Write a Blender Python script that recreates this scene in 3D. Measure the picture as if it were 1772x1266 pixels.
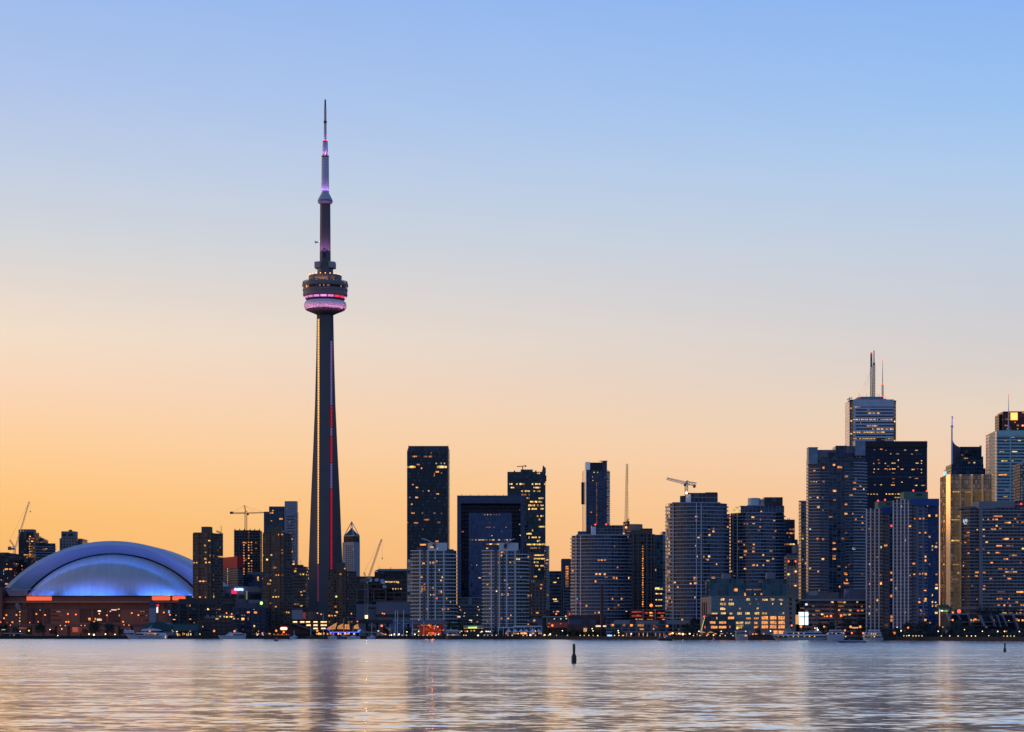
import bpy, bmesh, math, random
from mathutils import Vector, Matrix
R = math.radians
F = 3866.0; CX = 886.0; HY = 1094.0; CAMZ = 5.0; LAND = 2.0
scene = bpy.context.scene
for _o in list(bpy.data.objects): bpy.data.objects.remove(_o)

# ------------------------------------------------------------------ camera
cam_d = bpy.data.cameras.new('camera'); cam = bpy.data.objects.new('camera', cam_d)
scene.collection.objects.link(cam); scene.camera = cam
cam.location = (0, 0, CAMZ); cam.rotation_euler = (R(90), 0, 0)
cam_d.sensor_width = 36; cam_d.lens = 36*F/1772; cam_d.shift_y = (HY-633)/1772
cam_d.clip_start = 1; cam_d.clip_end = 90000
scene.view_settings.view_transform = 'Standard'; scene.view_settings.look = 'None'
scene.view_settings.exposure = 0; scene.view_settings.gamma = 1
try: scene.view_settings.use_curve_mapping = False
except Exception: pass
scene.cycles.max_bounces = 6; scene.cycles.diffuse_bounces = 3; scene.cycles.glossy_bounces = 3
scene.cycles.caustics_reflective = False; scene.cycles.caustics_refractive = False
scene.cycles.sample_clamp_indirect = 3

# ------------------------------------------------------------------ sky: dusk, the sun just gone in the north west (left)
def s2l(c):
    return tuple(((v/255)/12.92 if v/255 <= .04045 else ((v/255+.055)/1.055)**2.4) for v in c)
SUN_AZ = -55.0
world = bpy.data.worlds.new('World'); scene.world = world; world.use_nodes = True
wn = world.node_tree.nodes; wl = world.node_tree.links; wn.clear()
wout = wn.new('ShaderNodeOutputWorld'); wbg = wn.new('ShaderNodeBackground')
tc = wn.new('ShaderNodeTexCoord'); sep = wn.new('ShaderNodeSeparateXYZ'); wl.new(tc.outputs['Generated'], sep.inputs[0])
def wmath(op, a, b=None, clamp=False):
    n = wn.new('ShaderNodeMath'); n.operation = op; n.use_clamp = clamp
    for i, v in enumerate((a, b)):
        if v is None: continue
        if isinstance(v, (int, float)): n.inputs[i].default_value = v
        else: wl.new(v, n.inputs[i])
    return n.outputs[0]
def wramp(fac, stops):
    n = wn.new('ShaderNodeValToRGB'); wl.new(fac, n.inputs[0]); e = n.color_ramp.elements
    while len(e) < len(stops): e.new(.5)
    for i, (p, c) in enumerate(stops): e[i].position = p; e[i].color = (*s2l(c), 1)
    return n.outputs[0]
def py2f(py): return (math.sin(math.atan((HY-py)/F))+.05)/.6      # ramp position of a photo row's elevation
fz = wmath('DIVIDE', wmath('ADD', sep.outputs[2], .05), .6, True)
GLOW = [(0,(214,138,84)),(py2f(1094),(232,152,86)),(py2f(1000),(248,182,108)),(py2f(920),(252,191,115)),(py2f(850),(254,198,130)),(py2f(770),(254,207,155)),(py2f(680),(250,213,181)),(py2f(590),(243,221,199)),(py2f(500),(227,216,208)),(py2f(420),(211,213,217)),(py2f(300),(194,206,227)),(py2f(160),(175,196,234)),(py2f(0),(157,187,236)),(.72,(126,166,222)),(1,(96,136,200))]
SIDE = [(0,(196,140,104)),(py2f(1094),(226,158,106)),(py2f(1000),(240,187,145)),(py2f(870),(245,201,163)),(py2f(790),(240,207,181)),(py2f(720),(231,211,192)),(py2f(640),(216,208,204)),(py2f(540),(203,206,214)),(py2f(430),(192,206,225)),(py2f(300),(174,202,236)),(py2f(200),(157,195,240)),(py2f(0),(138,180,241)),(.72,(100,142,206)),(1,(78,118,184))]
ANTI = [(0,(104,116,146)),(.083,(126,140,178)),(.2,(146,160,204)),(.35,(134,161,218)),(.6,(114,155,222)),(1,(94,140,212))]
rg, rs, ra = wramp(fz, GLOW), wramp(fz, SIDE), wramp(fz, ANTI)
hl = wmath('SQRT', wmath('ADD', wmath('MULTIPLY', sep.outputs[0], sep.outputs[0]), wmath('MULTIPLY', sep.outputs[1], sep.outputs[1])))
dt = wmath('DIVIDE', wmath('ADD', wmath('MULTIPLY', sep.outputs[0], math.sin(R(SUN_AZ))), wmath('MULTIPLY', sep.outputs[1], math.cos(R(SUN_AZ)))), wmath('MAXIMUM', hl, .001))
def wmix(f, a, b):
    n = wn.new('ShaderNodeMix'); n.data_type = 'RGBA'
    for i, v in ((0, f), (6, a), (7, b)):
        if isinstance(v, (int, float)): n.inputs[i].default_value = v
        else: wl.new(v, n.inputs[i])
    return n.outputs[2]
def mr(v, a, b):
    n = wn.new('ShaderNodeMapRange'); n.clamp = True; wl.new(v, n.inputs[0])
    n.inputs[1].default_value = a; n.inputs[2].default_value = b; return n.outputs[0]
c0, c1 = math.cos(R(55-13)), math.cos(R(55+13))
front = wmix(mr(dt, c0, c1), rg, rs)
full = wmix(mr(dt, c1, -.5), front, ra)
# the physical sky, sun below the horizon, tints the blend a little
sky = wn.new('ShaderNodeTexSky'); sky.sky_type = 'NISHITA'; sky.sun_disc = False
sky.sun_elevation = R(1.0); sky.sun_rotation = R(SUN_AZ); sky.air_density = 1; sky.dust_density = 1; sky.ozone_density = 2
skn = wn.new('ShaderNodeMix'); skn.data_type = 'RGBA'; skn.blend_type = 'ADD'; skn.inputs[0].default_value = .005
wl.new(full, skn.inputs[6]); wl.new(sky.outputs[0], skn.inputs[7])
wl.new(skn.outputs[2], wbg.inputs[0]); wbg.inputs[1].default_value = 1.0
wl.new(wbg.outputs[0], wout.inputs[0])

# ------------------------------------------------------------------ last warm light from the north west
sun_d = bpy.data.lights.new('sun', 'SUN'); sun_d.energy = .8; sun_d.angle = R(12); sun_d.color = (1, .55, .25)
sun = bpy.data.objects.new('sun', sun_d); scene.collection.objects.link(sun)
_sd = Vector((math.sin(R(SUN_AZ-17))*math.cos(R(3)), math.cos(R(SUN_AZ-17))*math.cos(R(3)), math.sin(R(3))))
sun.rotation_euler = (-_sd).to_track_quat('-Z', 'Y').to_euler()
sun.location = (-900, 1200, 300)

# ------------------------------------------------------------------ helpers
rnd = random.Random(7)
def X(px, Y): return (px-CX)*Y/F
def Z(py, Y): return CAMZ+(HY-py)*Y/F
def P(px, py, Y): return Vector((X(px, Y), Y, Z(py, Y)))
def M(px, Y): return px*Y/F            # pixels to metres at distance Y

MATS = {}
def _new(name):
    m = bpy.data.materials.new(name); m.use_nodes = True
    nt = m.node_tree; b = nt.nodes['Principled BSDF']; MATS[name] = m
    return m, nt, b
def nmath(nt, op, a, b=None, c=None, clamp=False):
    n = nt.nodes.new('ShaderNodeMath'); n.operation = op; n.use_clamp = clamp
    for i, v in enumerate((a, b, c)):
        if v is None: continue
        if isinstance(v, (int, float)): n.inputs[i].default_value = v
        else: nt.links.new(v, n.inputs[i])
    return n.outputs[0]
def nmix(nt, f, a, b, kind='RGBA'):
    n = nt.nodes.new('ShaderNodeMix'); n.data_type = kind
    ia, ib, io = (6, 7, 2) if kind == 'RGBA' else (2, 3, 0)
    for i, v in ((0, f), (ia, a), (ib, b)):
        if isinstance(v, (int, float)): n.inputs[i].default_value = v
        elif isinstance(v, tuple): n.inputs[i].default_value = (*v, 1)
        else: nt.links.new(v, n.inputs[i])
    return n.outputs[io]
def pmat(name, col, rough=.7, metal=0., var=.25, scale=.25, spec=.4):
    if name in MATS: return MATS[name]
    m, nt, b = _new(name)
    t = nt.nodes.new('ShaderNodeTexCoord'); n = nt.nodes.new('ShaderNodeTexNoise')
    n.inputs['Scale'].default_value = scale; n.inputs['Detail'].default_value = 4
    nt.links.new(t.outputs['Object'], n.inputs['Vector'])
    f = nmath(nt, 'MULTIPLY_ADD', n.outputs[0], 2*var, 1-var)
    mx = nt.nodes.new('ShaderNodeVectorMath'); mx.operation = 'SCALE'; mx.inputs[0].default_value = col
    nt.links.new(f, mx.inputs['Scale']); nt.links.new(mx.outputs[0], b.inputs['Base Color'])
    b.inputs['Roughness'].default_value = rough; b.inputs['Metallic'].default_value = metal
    b.inputs['Specular IOR Level'].default_value = spec
    return m
def emat(name, col, strength, rvar=0., nvar=0., nscale=.8):
    """something that gives off light; rvar: brightness differs from one to the next, nvar: inside one"""
    if name in MATS: return MATS[name]
    m, nt, b = _new(name)
    b.inputs['Base Color'].default_value = (.05, .05, .05, 1); b.inputs['Roughness'].default_value = .3
    b.inputs['Emission Color'].default_value = (*col, 1)
    s = strength
    if rvar or nvar:
        oi = nt.nodes.new('ShaderNodeObjectInfo')
        s = nmath(nt, 'MULTIPLY_ADD', oi.outputs['Random'], rvar*2*strength, (1-rvar)*strength)
        if nvar:
            g = nt.nodes.new('ShaderNodeNewGeometry'); n = nt.nodes.new('ShaderNodeTexNoise')
            n.inputs['Scale'].default_value = nscale; n.inputs['Detail'].default_value = 1
            nt.links.new(g.outputs['Position'], n.inputs['Vector'])
            q = nmath(nt, 'MULTIPLY_ADD', nmath(nt, 'SUBTRACT', n.outputs[0], .5), 5*nvar, 1)
            s = nmath(nt, 'MULTIPLY', s, nmath(nt, 'MAXIMUM', q, .12))
        nt.links.new(s, b.inputs['Emission Strength'])
    else: b.inputs['Emission Strength'].default_value = s
    return m
def fmat(name, frame, glass, mx=.1, sp=.25, spcol=None, metal=.25, rough=.1, var=.5, tilt=.05, mz=0., blind=.12, sub=1, fm=0.):
    """curtain wall / window grid; UV counts bays and floors: posts (mx), spandrels (sp), panes that each sit a little differently"""
    if name in MATS: return MATS[name]
    m, nt, b = _new(name)
    uv = nt.nodes.new('ShaderNodeUVMap'); s = nt.nodes.new('ShaderNodeSeparateXYZ'); nt.links.new(uv.outputs[0], s.inputs[0])
    u, v = s.outputs[0], s.outputs[1]
    fx, fz_ = nmath(nt, 'FRACT', u), nmath(nt, 'FRACT', v)
    post = nmath(nt, 'LESS_THAN', fx, mx)
    if mz: post = nmath(nt, 'MAXIMUM', post, nmath(nt, 'LESS_THAN', fz_, mz))
    spd = nmath(nt, 'LESS_THAN', fz_, sp)
    cv = nt.nodes.new('ShaderNodeCombineXYZ')
    nt.links.new(nmath(nt, 'FLOOR', nmath(nt, 'MULTIPLY', u, sub)), cv.inputs[0]); nt.links.new(nmath(nt, 'FLOOR', v), cv.inputs[1])
    wnz = nt.nodes.new('ShaderNodeTexWhiteNoise'); wnz.noise_dimensions = '3D'; nt.links.new(cv.outputs[0], wnz.inputs['Vector'])
    r1 = wnz.outputs['Value']
    gl = nt.nodes.new('ShaderNodeVectorMath'); gl.operation = 'SCALE'; gl.inputs[0].default_value = tuple(c*.7 for c in glass) if max(glass) < .2 else glass
    nt.links.new(nmath(nt, 'MULTIPLY_ADD', r1, 2*var, 1-var), gl.inputs['Scale'])
    bl = nmath(nt, 'GREATER_THAN', r1, 1-blind)
    gcol = nmix(nt, bl, gl.outputs[0], (.07, .072, .08))
    notglass = nmath(nt, 'MAXIMUM', post, spd)
    b.inputs['Specular IOR Level'].default_value = .3
    # weathering on the solid parts
    t = nt.nodes.new('ShaderNodeTexCoord'); nz = nt.nodes.new('ShaderNodeTexNoise'); nz.inputs['Scale'].default_value = .12; nz.inputs['Detail'].default_value = 5
    nt.links.new(t.outputs['Object'], nz.inputs['Vector'])
    c1_ = nmix(nt, spd, gcol, spcol or frame)
    c2_ = nmix(nt, post, c1_, frame)
    sc = nt.nodes.new('ShaderNodeVectorMath'); sc.operation = 'SCALE'; nt.links.new(c2_, sc.inputs[0])
    nt.links.new(nmath(nt, 'MULTIPLY_ADD', nz.outputs[0], .5, .75), sc.inputs['Scale'])
    nt.links.new(sc.outputs[0], b.inputs['Base Color'])
    g0 = nmath(nt, 'SUBTRACT', 1, notglass)
    g1 = nmath(nt, 'MULTIPLY', g0, nmath(nt, 'SUBTRACT', 1, bl))
    nt.links.new(nmath(nt, 'MULTIPLY_ADD', g1, metal-fm, fm), b.inputs['Metallic'])
    nt.links.new(nmath(nt, 'MULTIPLY_ADD', g0, rough-(.32 if fm else .65), .32 if fm else .65), b.inputs['Roughness'])
    # each pane tilted a hair
    geo = nt.nodes.new('ShaderNodeNewGeometry')
    d = nt.nodes.new('ShaderNodeVectorMath'); d.operation = 'SUBTRACT'; nt.links.new(wnz.outputs['Color'], d.inputs[0]); d.inputs[1].default_value = (.5, .5, .5)
    d2 = nt.nodes.new('ShaderNodeVectorMath'); d2.operation = 'SCALE'; nt.links.new(d.outputs[0], d2.inputs[0]); nt.links.new(nmath(nt, 'MULTIPLY', g0, tilt), d2.inputs['Scale'])
    ad = nt.nodes.new('ShaderNodeVectorMath'); ad.operation = 'ADD'; nt.links.new(geo.outputs['Normal'], ad.inputs[0]); nt.links.new(d2.outputs[0], ad.inputs[1])
    no = nt.nodes.new('ShaderNodeVectorMath'); no.operation = 'NORMALIZE'; nt.links.new(ad.outputs[0], no.inputs[0])
    nt.links.new(no.outputs[0], b.inputs['Normal'])
    return m

ORG = {}                                  # world position of the thing an object belongs to
def link(o): scene.collection.objects.link(o); return o
def tag(o, label=None, cat=None, group=None, kind=None):
    if label: o['label'] = label
    if cat: o['category'] = cat
    if group: o['group'] = group
    if kind: o['kind'] = kind
    return o
def thing(name, label, cat, loc, group=None):
    o = link(bpy.data.objects.new(name, None)); o.location = loc; o.empty_display_size = 2
    ORG[o.name] = Vector(loc); return tag(o, label, cat, group)
class MB:
    def __init__(s): s.v = []; s.f = []; s.uv = []; s.mi = []
    def face(s, pts, uv=None, mi=0):
        i = len(s.v); s.v += [tuple(p) for p in pts]; s.f.append(tuple(range(i, i+len(pts))))
        s.uv.append(uv or [(0, 0)]*len(pts)); s.mi.append(mi); return s
    def prism(s, poly, z0, z1, cw=3., fh=3., mi=0, rmi=None, cont=False, z0b=None, cap0=False, vend=False):
        """vertical extrusion of a ground polygon; wall UVs count bays and floors"""
        n = len(poly); u0 = 0.; nf = (z1-z0)/fh; nf = max(1, round(nf))
        for i in range(n):
            a, b = poly[i], poly[(i+1) % n]; L = math.hypot(b[0]-a[0], b[1]-a[1])
            nu = L/cw if cont else max(1, round(L/cw))
            s.face([(a[0], a[1], z0), (b[0], b[1], z0), (b[0], b[1], z1), (a[0], a[1], z1)],
                   [(u0, 0), (u0+nu, 0), (u0+nu, nf), (u0, nf)], mi)
            u0 += nu
            if not cont: u0 = math.ceil(u0)
        s.face([(p[0], p[1], z1) for p in poly], None, mi if rmi is None else rmi)
        if cap0: s.face([(p[0], p[1], z0) for p in reversed(poly)], None, mi if rmi is None else rmi)
        return s
    def box(s, c, d, rz=0., mi=0):
        cs, sn = math.cos(rz), math.sin(rz); x, y, z = c; a, b, h = d[0]/2, d[1]/2, d[2]/2
        q = [(x+cs*i*a-sn*j*b, y+sn*i*a+cs*j*b) for i, j in ((-1, -1), (1, -1), (1, 1), (-1, 1))]
        return s.prism(q, z-h, z+h, mi=mi, cap0=True)
    def tube(s, p, q, r0, r1=None, n=6, mi=0, caps=True):
        p, q = Vector(p), Vector(q); r1 = r0 if r1 is None else r1; d = (q-p)
        if d.length < 1e-6: return s
        d.normalize(); a = d.orthogonal().normalized(); b = d.cross(a)
        A = [p+(a*math.cos(2*math.pi*k/n)+b*math.sin(2*math.pi*k/n))*r0 for k in range(n)]
        B = [q+(a*math.cos(2*math.pi*k/n)+b*math.sin(2*math.pi*k/n))*r1 for k in range(n)]
        for k in range(n):
            j = (k+1) % n; s.face([A[k], A[j], B[j], B[k]], [(k, 0), (k+1, 0), (k+1, 1), (k, 1)], mi)
        if caps: s.face(list(reversed(A)), None, mi); s.face(B, None, mi)
        return s
    def lathe(s, prof, c, n=48, mi=0, a0=0., a1=360., ucell=None):
        """prof: (radius, z) bottom to top"""
        full = abs(a1-a0) >= 359.9
        for i in range(len(prof)-1):
            (r0, z0), (r1, z1) = prof[i], prof[i+1]
            for k in range(n):
                t0, t1 = R(a0+(a1-a0)*k/n), R(a0+(a1-a0)*(k+1)/n)
                q = [(c[0]+r*math.cos(t), c[1]+r*math.sin(t), z) for r, z, t in ((r0, z0, t0), (r0, z0, t1), (r1, z1, t1), (r1, z1, t0))]
                u = ucell/n if ucell else 1
                uv = [(k*u, i), ((k+1)*u, i), ((k+1)*u, i+1), (k*u, i+1)]
                if r0 < 1e-6: q, uv = q[1:], uv[1:]
                elif r1 < 1e-6: q, uv = q[:3], uv[:3]
                s.face(q, uv, mi)
        return s
    def ball(s, c, r, n=8, m=5, mi=0, sz=1.):
        return s.lathe([(r*math.cos(math.pi*(i/m-.5)) if 0 < i < m else 0, c[2]+sz*r*math.sin(math.pi*(i/m-.5))) for i in range(m+1)], c, n, mi)
    def ring(s, po, pi_, z0, z1, mi=0):
        n = len(po)
        for i in range(n):
            j = (i+1) % n
            for A, B, za, zb in ((po[i], po[j], z0, z1),):
                s.face([(A[0], A[1], za), (B[0], B[1], za), (B[0], B[1], zb), (A[0], A[1], zb)], None, mi)
            for z, fl in ((z1, 0), (z0, 1)):
                q = [(po[i][0], po[i][1], z), (po[j][0], po[j][1], z), (pi_[j][0], pi_[j][1], z), (pi_[i][0], pi_[i][1], z)]
                s.face(q[::-1] if fl else q, None, mi)
        return s
    def lattice(s, p, q, w, r, nseg, mi=0, tri=False, w1=None):
        """open truss between p and q"""
        p, q = Vector(p), Vector(q); d = (q-p).normalized()
        a = d.cross(Vector((0, 1, 0)));
        if a.length < .05: a = d.cross(Vector((1, 0, 0)))
        a.normalize(); b = d.cross(a); w1 = w if w1 is None else w1
        cs = [(-1, -1), (1, -1), (0, 1)] if tri else [(-1, -1), (1, -1), (1, 1), (-1, 1)]
        def pt(k, t):
            ww = (w+(w1-w)*t)/2; return p.lerp(q, t)+a*cs[k][0]*ww+b*cs[k][1]*ww
        nc = len(cs)
        for k in range(nc): s.tube(pt(k, 0), pt(k, 1), r, n=4, mi=mi, caps=False)
        for i in range(nseg):
            for k in range(nc):
                s.tube(pt(k, i/nseg), pt((k+1) % nc, (i+1)/nseg), r*.75, n=3, mi=mi, caps=False)
                s.tube(pt(k, i/nseg), pt((k+1) % nc, i/nseg), r*.6, n=3, mi=mi, caps=False)
        return s
    def mesh(s, name, mats, off=Vector((0, 0, 0)), smooth=False, merge=False):
        me = bpy.data.meshes.new(name)
        me.from_pydata([(x-off[0], y-off[1], z-off[2]) for x, y, z in s.v], [], s.f)
        for m in (mats if isinstance(mats, (list, tuple)) else [mats]): me.materials.append(m)
        lay = me.uv_layers.new(name='UVMap'); k = 0; flat = []
        for u in s.uv:
            for a in u: flat += [a[0], a[1]]
        lay.data.foreach_set('uv', flat)
        me.polygons.foreach_set('material_index', s.mi)
        if smooth or merge:
            bm = bmesh.new(); bm.from_mesh(me); bmesh.ops.remove_doubles(bm, verts=bm.verts, dist=.001); bm.to_mesh(me); bm.free()
            if smooth: me.polygons.foreach_set('use_smooth', [True]*len(me.polygons))
        me.update(); return me
    def build(s, name, mats, parent=None, smooth=False, loc=None, sharp=None):
        if parent is not None: off = ORG[parent.name]
        else: off = Vector(loc) if loc is not None else Vector((0, 0, 0))
        o = link(bpy.data.objects.new(name, s.mesh(name, mats, off, smooth)))
        if parent is not None: o.parent = parent
        else: o.location = off
        if smooth and sharp:
            try: o.data.set_sharp_from_angle(angle=R(sharp))
            except Exception: pass
        ORG[o.name] = off; return o
def plight(name, loc, col, e, r=.5, parent=None, spot=None, aim=None):
    d = bpy.data.lights.new(name, 'SPOT' if spot else 'POINT'); d.energy = e; d.color = col; d.shadow_soft_size = r
    o = link(bpy.data.objects.new(name, d))
    if spot: d.spot_size = R(spot); d.spot_blend = .6; o.rotation_euler = (Vector(aim)-Vector(loc)).to_track_quat('-Z', 'Y').to_euler()
    if parent is not None: o.parent = parent; o.location = Vector(loc)-ORG[parent.name]
    else: o.location = loc
    return o
def offs(poly, d):
    """grow a CCW ground polygon outwards by d"""
    n = len(poly); out = []
    for i in range(n):
        p0, p1, p2 = Vector(poly[i-1][:2]), Vector(poly[i][:2]), Vector(poly[(i+1) % n][:2])
        e0, e1 = (p1-p0).normalized(), (p2-p1).normalized()
        n0, n1 = Vector((e0.y, -e0.x)), Vector((e1.y, -e1.x)); b = n0+n1
        b = b/max(.3, b.dot(n0)) if b.length > 1e-4 else n0
        out.append((p1.x+b.x*d, p1.y+b.y*d))
    return out
def corner(L, C, Rr, Y, a=0., dep=30.):
    """ground rectangle whose nearest corner shows at column C, left wall reaching L, right wall reaching Rr"""
    a = R(a); c = Vector((X(C, Y), Y)); f = Vector((math.cos(a), math.sin(a))); g = Vector((-math.sin(a), math.cos(a)))
    def solve(px, d):
        k = (px-CX)/F; den = d.x-k*d.y
        if abs(den) < 1e-6: return -1
        return (k*c.y-c.x)/den
    t = solve(Rr, f) if Rr != C else dep; t2 = solve(L, g) if L != C else dep
    if not (.5 < t < 400): t = dep
    if not (.5 < t2 < 400): t2 = dep
    return [tuple(c), tuple(c+f*t), tuple(c+f*t+g*t2), tuple(c+g*t2)]
def bow(L, Rr, Y, bulge, dep, n=12, pw=2., skew=0.):
    """ground plan with a bowed front between columns L and Rr"""
    pts = []
    for i in range(n+1):
        t = 2*i/n-1; y = Y+bulge*abs(t)**pw+skew*t; pts.append((X(L+(Rr-L)*i/n, y), y))
    return pts+[(pts[-1][0]*(1+dep/Y*.6), pts[-1][1]+dep), (pts[0][0]*(1+dep/Y*.6), pts[0][1]+dep)]
def copy_tree(o, parent=None):
    c = link(o.copy()); c.parent = parent
    if o.name in ORG: ORG[c.name] = ORG[o.name]
    for ch in o.children: copy_tree(ch, c)
    return c

# ------------------------------------------------------------------ water, land
SHORE = [(-700, 1711), (0, 1711), (560, 1700), (900, 1624), (1140, 1498), (1330, 1440), (1550, 1391), (1772, 1263), (2300, 1180)]
def shoreY(px):
    for (a, ya), (b, yb) in zip(SHORE, SHORE[1:]):
        if a <= px <= b: return ya+(yb-ya)*(px-a)/(b-a)
    return SHORE[0][1] if px < 0 else SHORE[-1][1]
def water_mat():
    m, nt, b = _new('lake_water')
    b.inputs['Base Color'].default_value = (.84, .81, .775, 1)
    b.inputs['Roughness'].default_value = .06; b.inputs['Metallic'].default_value = 1.
    g = nt.nodes.new('ShaderNodeNewGeometry')
    def noise(sx, sy, det, rot=0.):
        mp = nt.nodes.new('ShaderNodeMapping'); mp.inputs['Scale'].default_value = (sx, sy, 1); mp.inputs['Rotation'].default_value = (0, 0, rot)
        nt.links.new(g.outputs['Position'], mp.inputs[0])
        n = nt.nodes.new('ShaderNodeTexNoise'); n.inputs['Scale'].default_value = 1; n.inputs['Detail'].default_value = det; n.inputs['Roughness'].default_value = .5
        nt.links.new(mp.outputs[0], n.inputs['Vector']); return n.outputs[0]
    yy = nt.nodes.new('ShaderNodeSeparateXYZ'); nt.links.new(g.outputs['Position'], yy.inputs[0])
    wind = nt.nodes.new('ShaderNodeMapRange'); wind.inputs[1].default_value = 80; wind.inputs[2].default_value = 700; wind.inputs[3].default_value = .115; wind.inputs[4].default_value = .20
    nt.links.new(yy.outputs[1], wind.inputs[0]); nt.links.new(wind.outputs[0], b.inputs['Roughness'])      # calm in the lee, ruffled further out
    def vnoise(sx, sy, det, amp, rot=0.):
        mp = nt.nodes.new('ShaderNodeMapping'); mp.inputs['Scale'].default_value = (sx, sy, 1); mp.inputs['Rotation'].default_value = (0, 0, rot)
        nt.links.new(g.outputs['Position'], mp.inputs[0])
        n = nt.nodes.new('ShaderNodeTexNoise'); n.inputs['Scale'].default_value = 1; n.inputs['Detail'].default_value = det
        nt.links.new(mp.outputs[0], n.inputs['Vector'])
        d = nt.nodes.new('ShaderNodeVectorMath'); d.operation = 'SUBTRACT'; nt.links.new(n.outputs['Color'], d.inputs[0]); d.inputs[1].default_value = (.5, .5, .5)
        d2 = nt.nodes.new('ShaderNodeVectorMath'); d2.operation = 'MULTIPLY'; nt.links.new(d.outputs[0], d2.inputs[0]); d2.inputs[1].default_value = (amp*.5, amp, 0)
        return d2.outputs[0]
    def vadd(a, b_):
        n = nt.nodes.new('ShaderNodeVectorMath'); n.operation = 'ADD'; nt.links.new(a, n.inputs[0])
        if isinstance(b_, tuple): n.inputs[1].default_value = b_
        else: nt.links.new(b_, n.inputs[1])
        return n.outputs[0]
    t = vadd(vadd(vnoise(.10, .16, 1, .16*WAVE, .2), vnoise(.3, .45, 2, .22*WAVE, -.15)), vnoise(.02, .03, 1, .06*WAVE))
    t = vadd(t, vnoise(.9, 1.4, 2, .3*WAVE, .3))
    sc = nt.nodes.new('ShaderNodeVectorMath'); sc.operation = 'SCALE'; nt.links.new(t, sc.inputs[0])
    nt.links.new(nmath(nt, 'MULTIPLY', nmath(nt, 'MULTIPLY_ADD', noise(.006, .011, 2), 1.3, .3), nmath(nt, 'MULTIPLY', wind.outputs[0], 4.2)), sc.inputs['Scale'])
    no = nt.nodes.new('ShaderNodeVectorMath'); no.operation = 'NORMALIZE'; nt.links.new(vadd(sc.outputs[0], (0, 0, 1)), no.inputs[0])
    nt.links.new(no.outputs[0], b.inputs['Normal'])
    return m
WAVE = 2.1
mb = MB(); mb.face([(-9000, -400, 0), (9000, -400, 0), (9000, 4000, 0), (-9000, 4000, 0)])
tag(mb.build('lake_water', water_mat()), kind='structure')
ground_m = pmat('land_ground', (.03, .03, .03), .9, var=.4, scale=.02)
sh = [(X(p, y), y) for p, y in SHORE]
mb = MB()
lp = [(-30000, sh[0][1])]+sh+[(30000, sh[-1][1]), (30000, 60000), (-30000, 60000)]
mb.face([(x, y, LAND) for x, y in lp])
tag(mb.build('land', ground_m), kind='structure')
mb = MB(); q = [(-4000, sh[0][1])]+sh+[(4000, sh[-1][1])]
for a, b in zip(q, q[1:]):
    L = math.hypot(b[0]-a[0], b[1]-a[1])
    mb.face([(a[0], a[1]-.05, -2), (b[0], b[1]-.05, -2), (b[0], b[1]-.05, LAND+.35), (a[0], a[1]-.05, LAND+.35)])
    mb.face([(a[0], a[1]-.05, LAND+.35), (b[0], b[1]-.05, LAND+.35), (b[0], b[1]+1.2, LAND+.35), (a[0], a[1]+1.2, LAND+.35)])
    mb.face([(b[0], b[1]+1.2, LAND), (a[0], a[1]+1.2, LAND), (a[0], a[1]+1.2, LAND+.35), (b[0], b[1]+1.2, LAND+.35)])
tag(mb.build('quay', pmat('quay_concrete', (.022, .022, .022), .85, var=.4, scale=.1)), kind='structure')
# ------------------------------------------------------------------ the tall concrete tower
TY = 2280.; tk = TY/F
tcx = X(562.8, TY)
def tz(py): return Z(py, TY)
tw = thing('observation_tower', 'very tall slender concrete tower with pink lit ring pod and needle antenna', 'tower', (tcx, TY, LAND))
conc_dark = pmat('tower_concrete', (.115, .10, .095), .8, var=.15, scale=.08)
pod_grey = pmat('pod_grey', (.16, .135, .13), .6, var=.1)
HALF = [(1100, 36), (1055, 32.5), (960, 28.8), (860, 25), (780, 21.2), (700, 17.8), (620, 15.6), (540, 14.2)]
W = 10.6
for ang, nm in ((270, 'leg'), (30, 'leg'), (150, 'leg')):
    mb = MB(); d = Vector((math.cos(R(ang)), math.sin(R(ang)), 0)); n = Vector((-d.y, d.x, 0)); prev = None
    for py, hp in HALF:
        r = max(6.2, (hp*tk-W/4)/.866); z = max(tz(py), LAND); c = Vector((tcx, TY, z))
        q = [c+n*W/2+d*2, c+n*W/2+d*r, c-n*W/2+d*r, c-n*W/2+d*2]
        if prev:
            for i in range(3): mb.face([prev[i], q[i], q[i+1], prev[i+1]][::-1], [(0, 0)]*4)
        prev = q
    mb.face(prev)
    mb.build(nm, conc_dark, tw)
mb = MB(); mb.prism([(tcx+7.6*math.cos(R(a)), TY+7.6*math.sin(R(a))) for a in range(0, 360, 60)], LAND, tz(545)); mb.build('core', pmat('tower_core', (.07, .07, .075), .6), tw)
def seg_e(name, col, st, cells=1.0):
    m, nt, b = _new(name); uv = nt.nodes.new('ShaderNodeUVMap'); s = nt.nodes.new('ShaderNodeSeparateXYZ'); nt.links.new(uv.outputs[0], s.inputs[0])
    f = nmath(nt, 'LESS_THAN', nmath(nt, 'FRACT', s.outputs[1]), .82)
    b.inputs['Base Color'].default_value = (.03, .03, .03, 1); b.inputs['Emission Color'].default_value = (*col, 1)
    nt.links.new(nmath(nt, 'MULTIPLY_ADD', f, st, st*.12), b.inputs['Emission Strength']); return m
E_gold, E_red, E_pur, E_dred = seg_e('lift_light_gold', (1, .5, .14), 1.1), seg_e('lift_light_red', (.6, .012, .035), .55), seg_e('lift_light_purple', (.22, .14, .42), .55), seg_e('lift_light_dim', (.4, .05, .12), .4)
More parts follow.
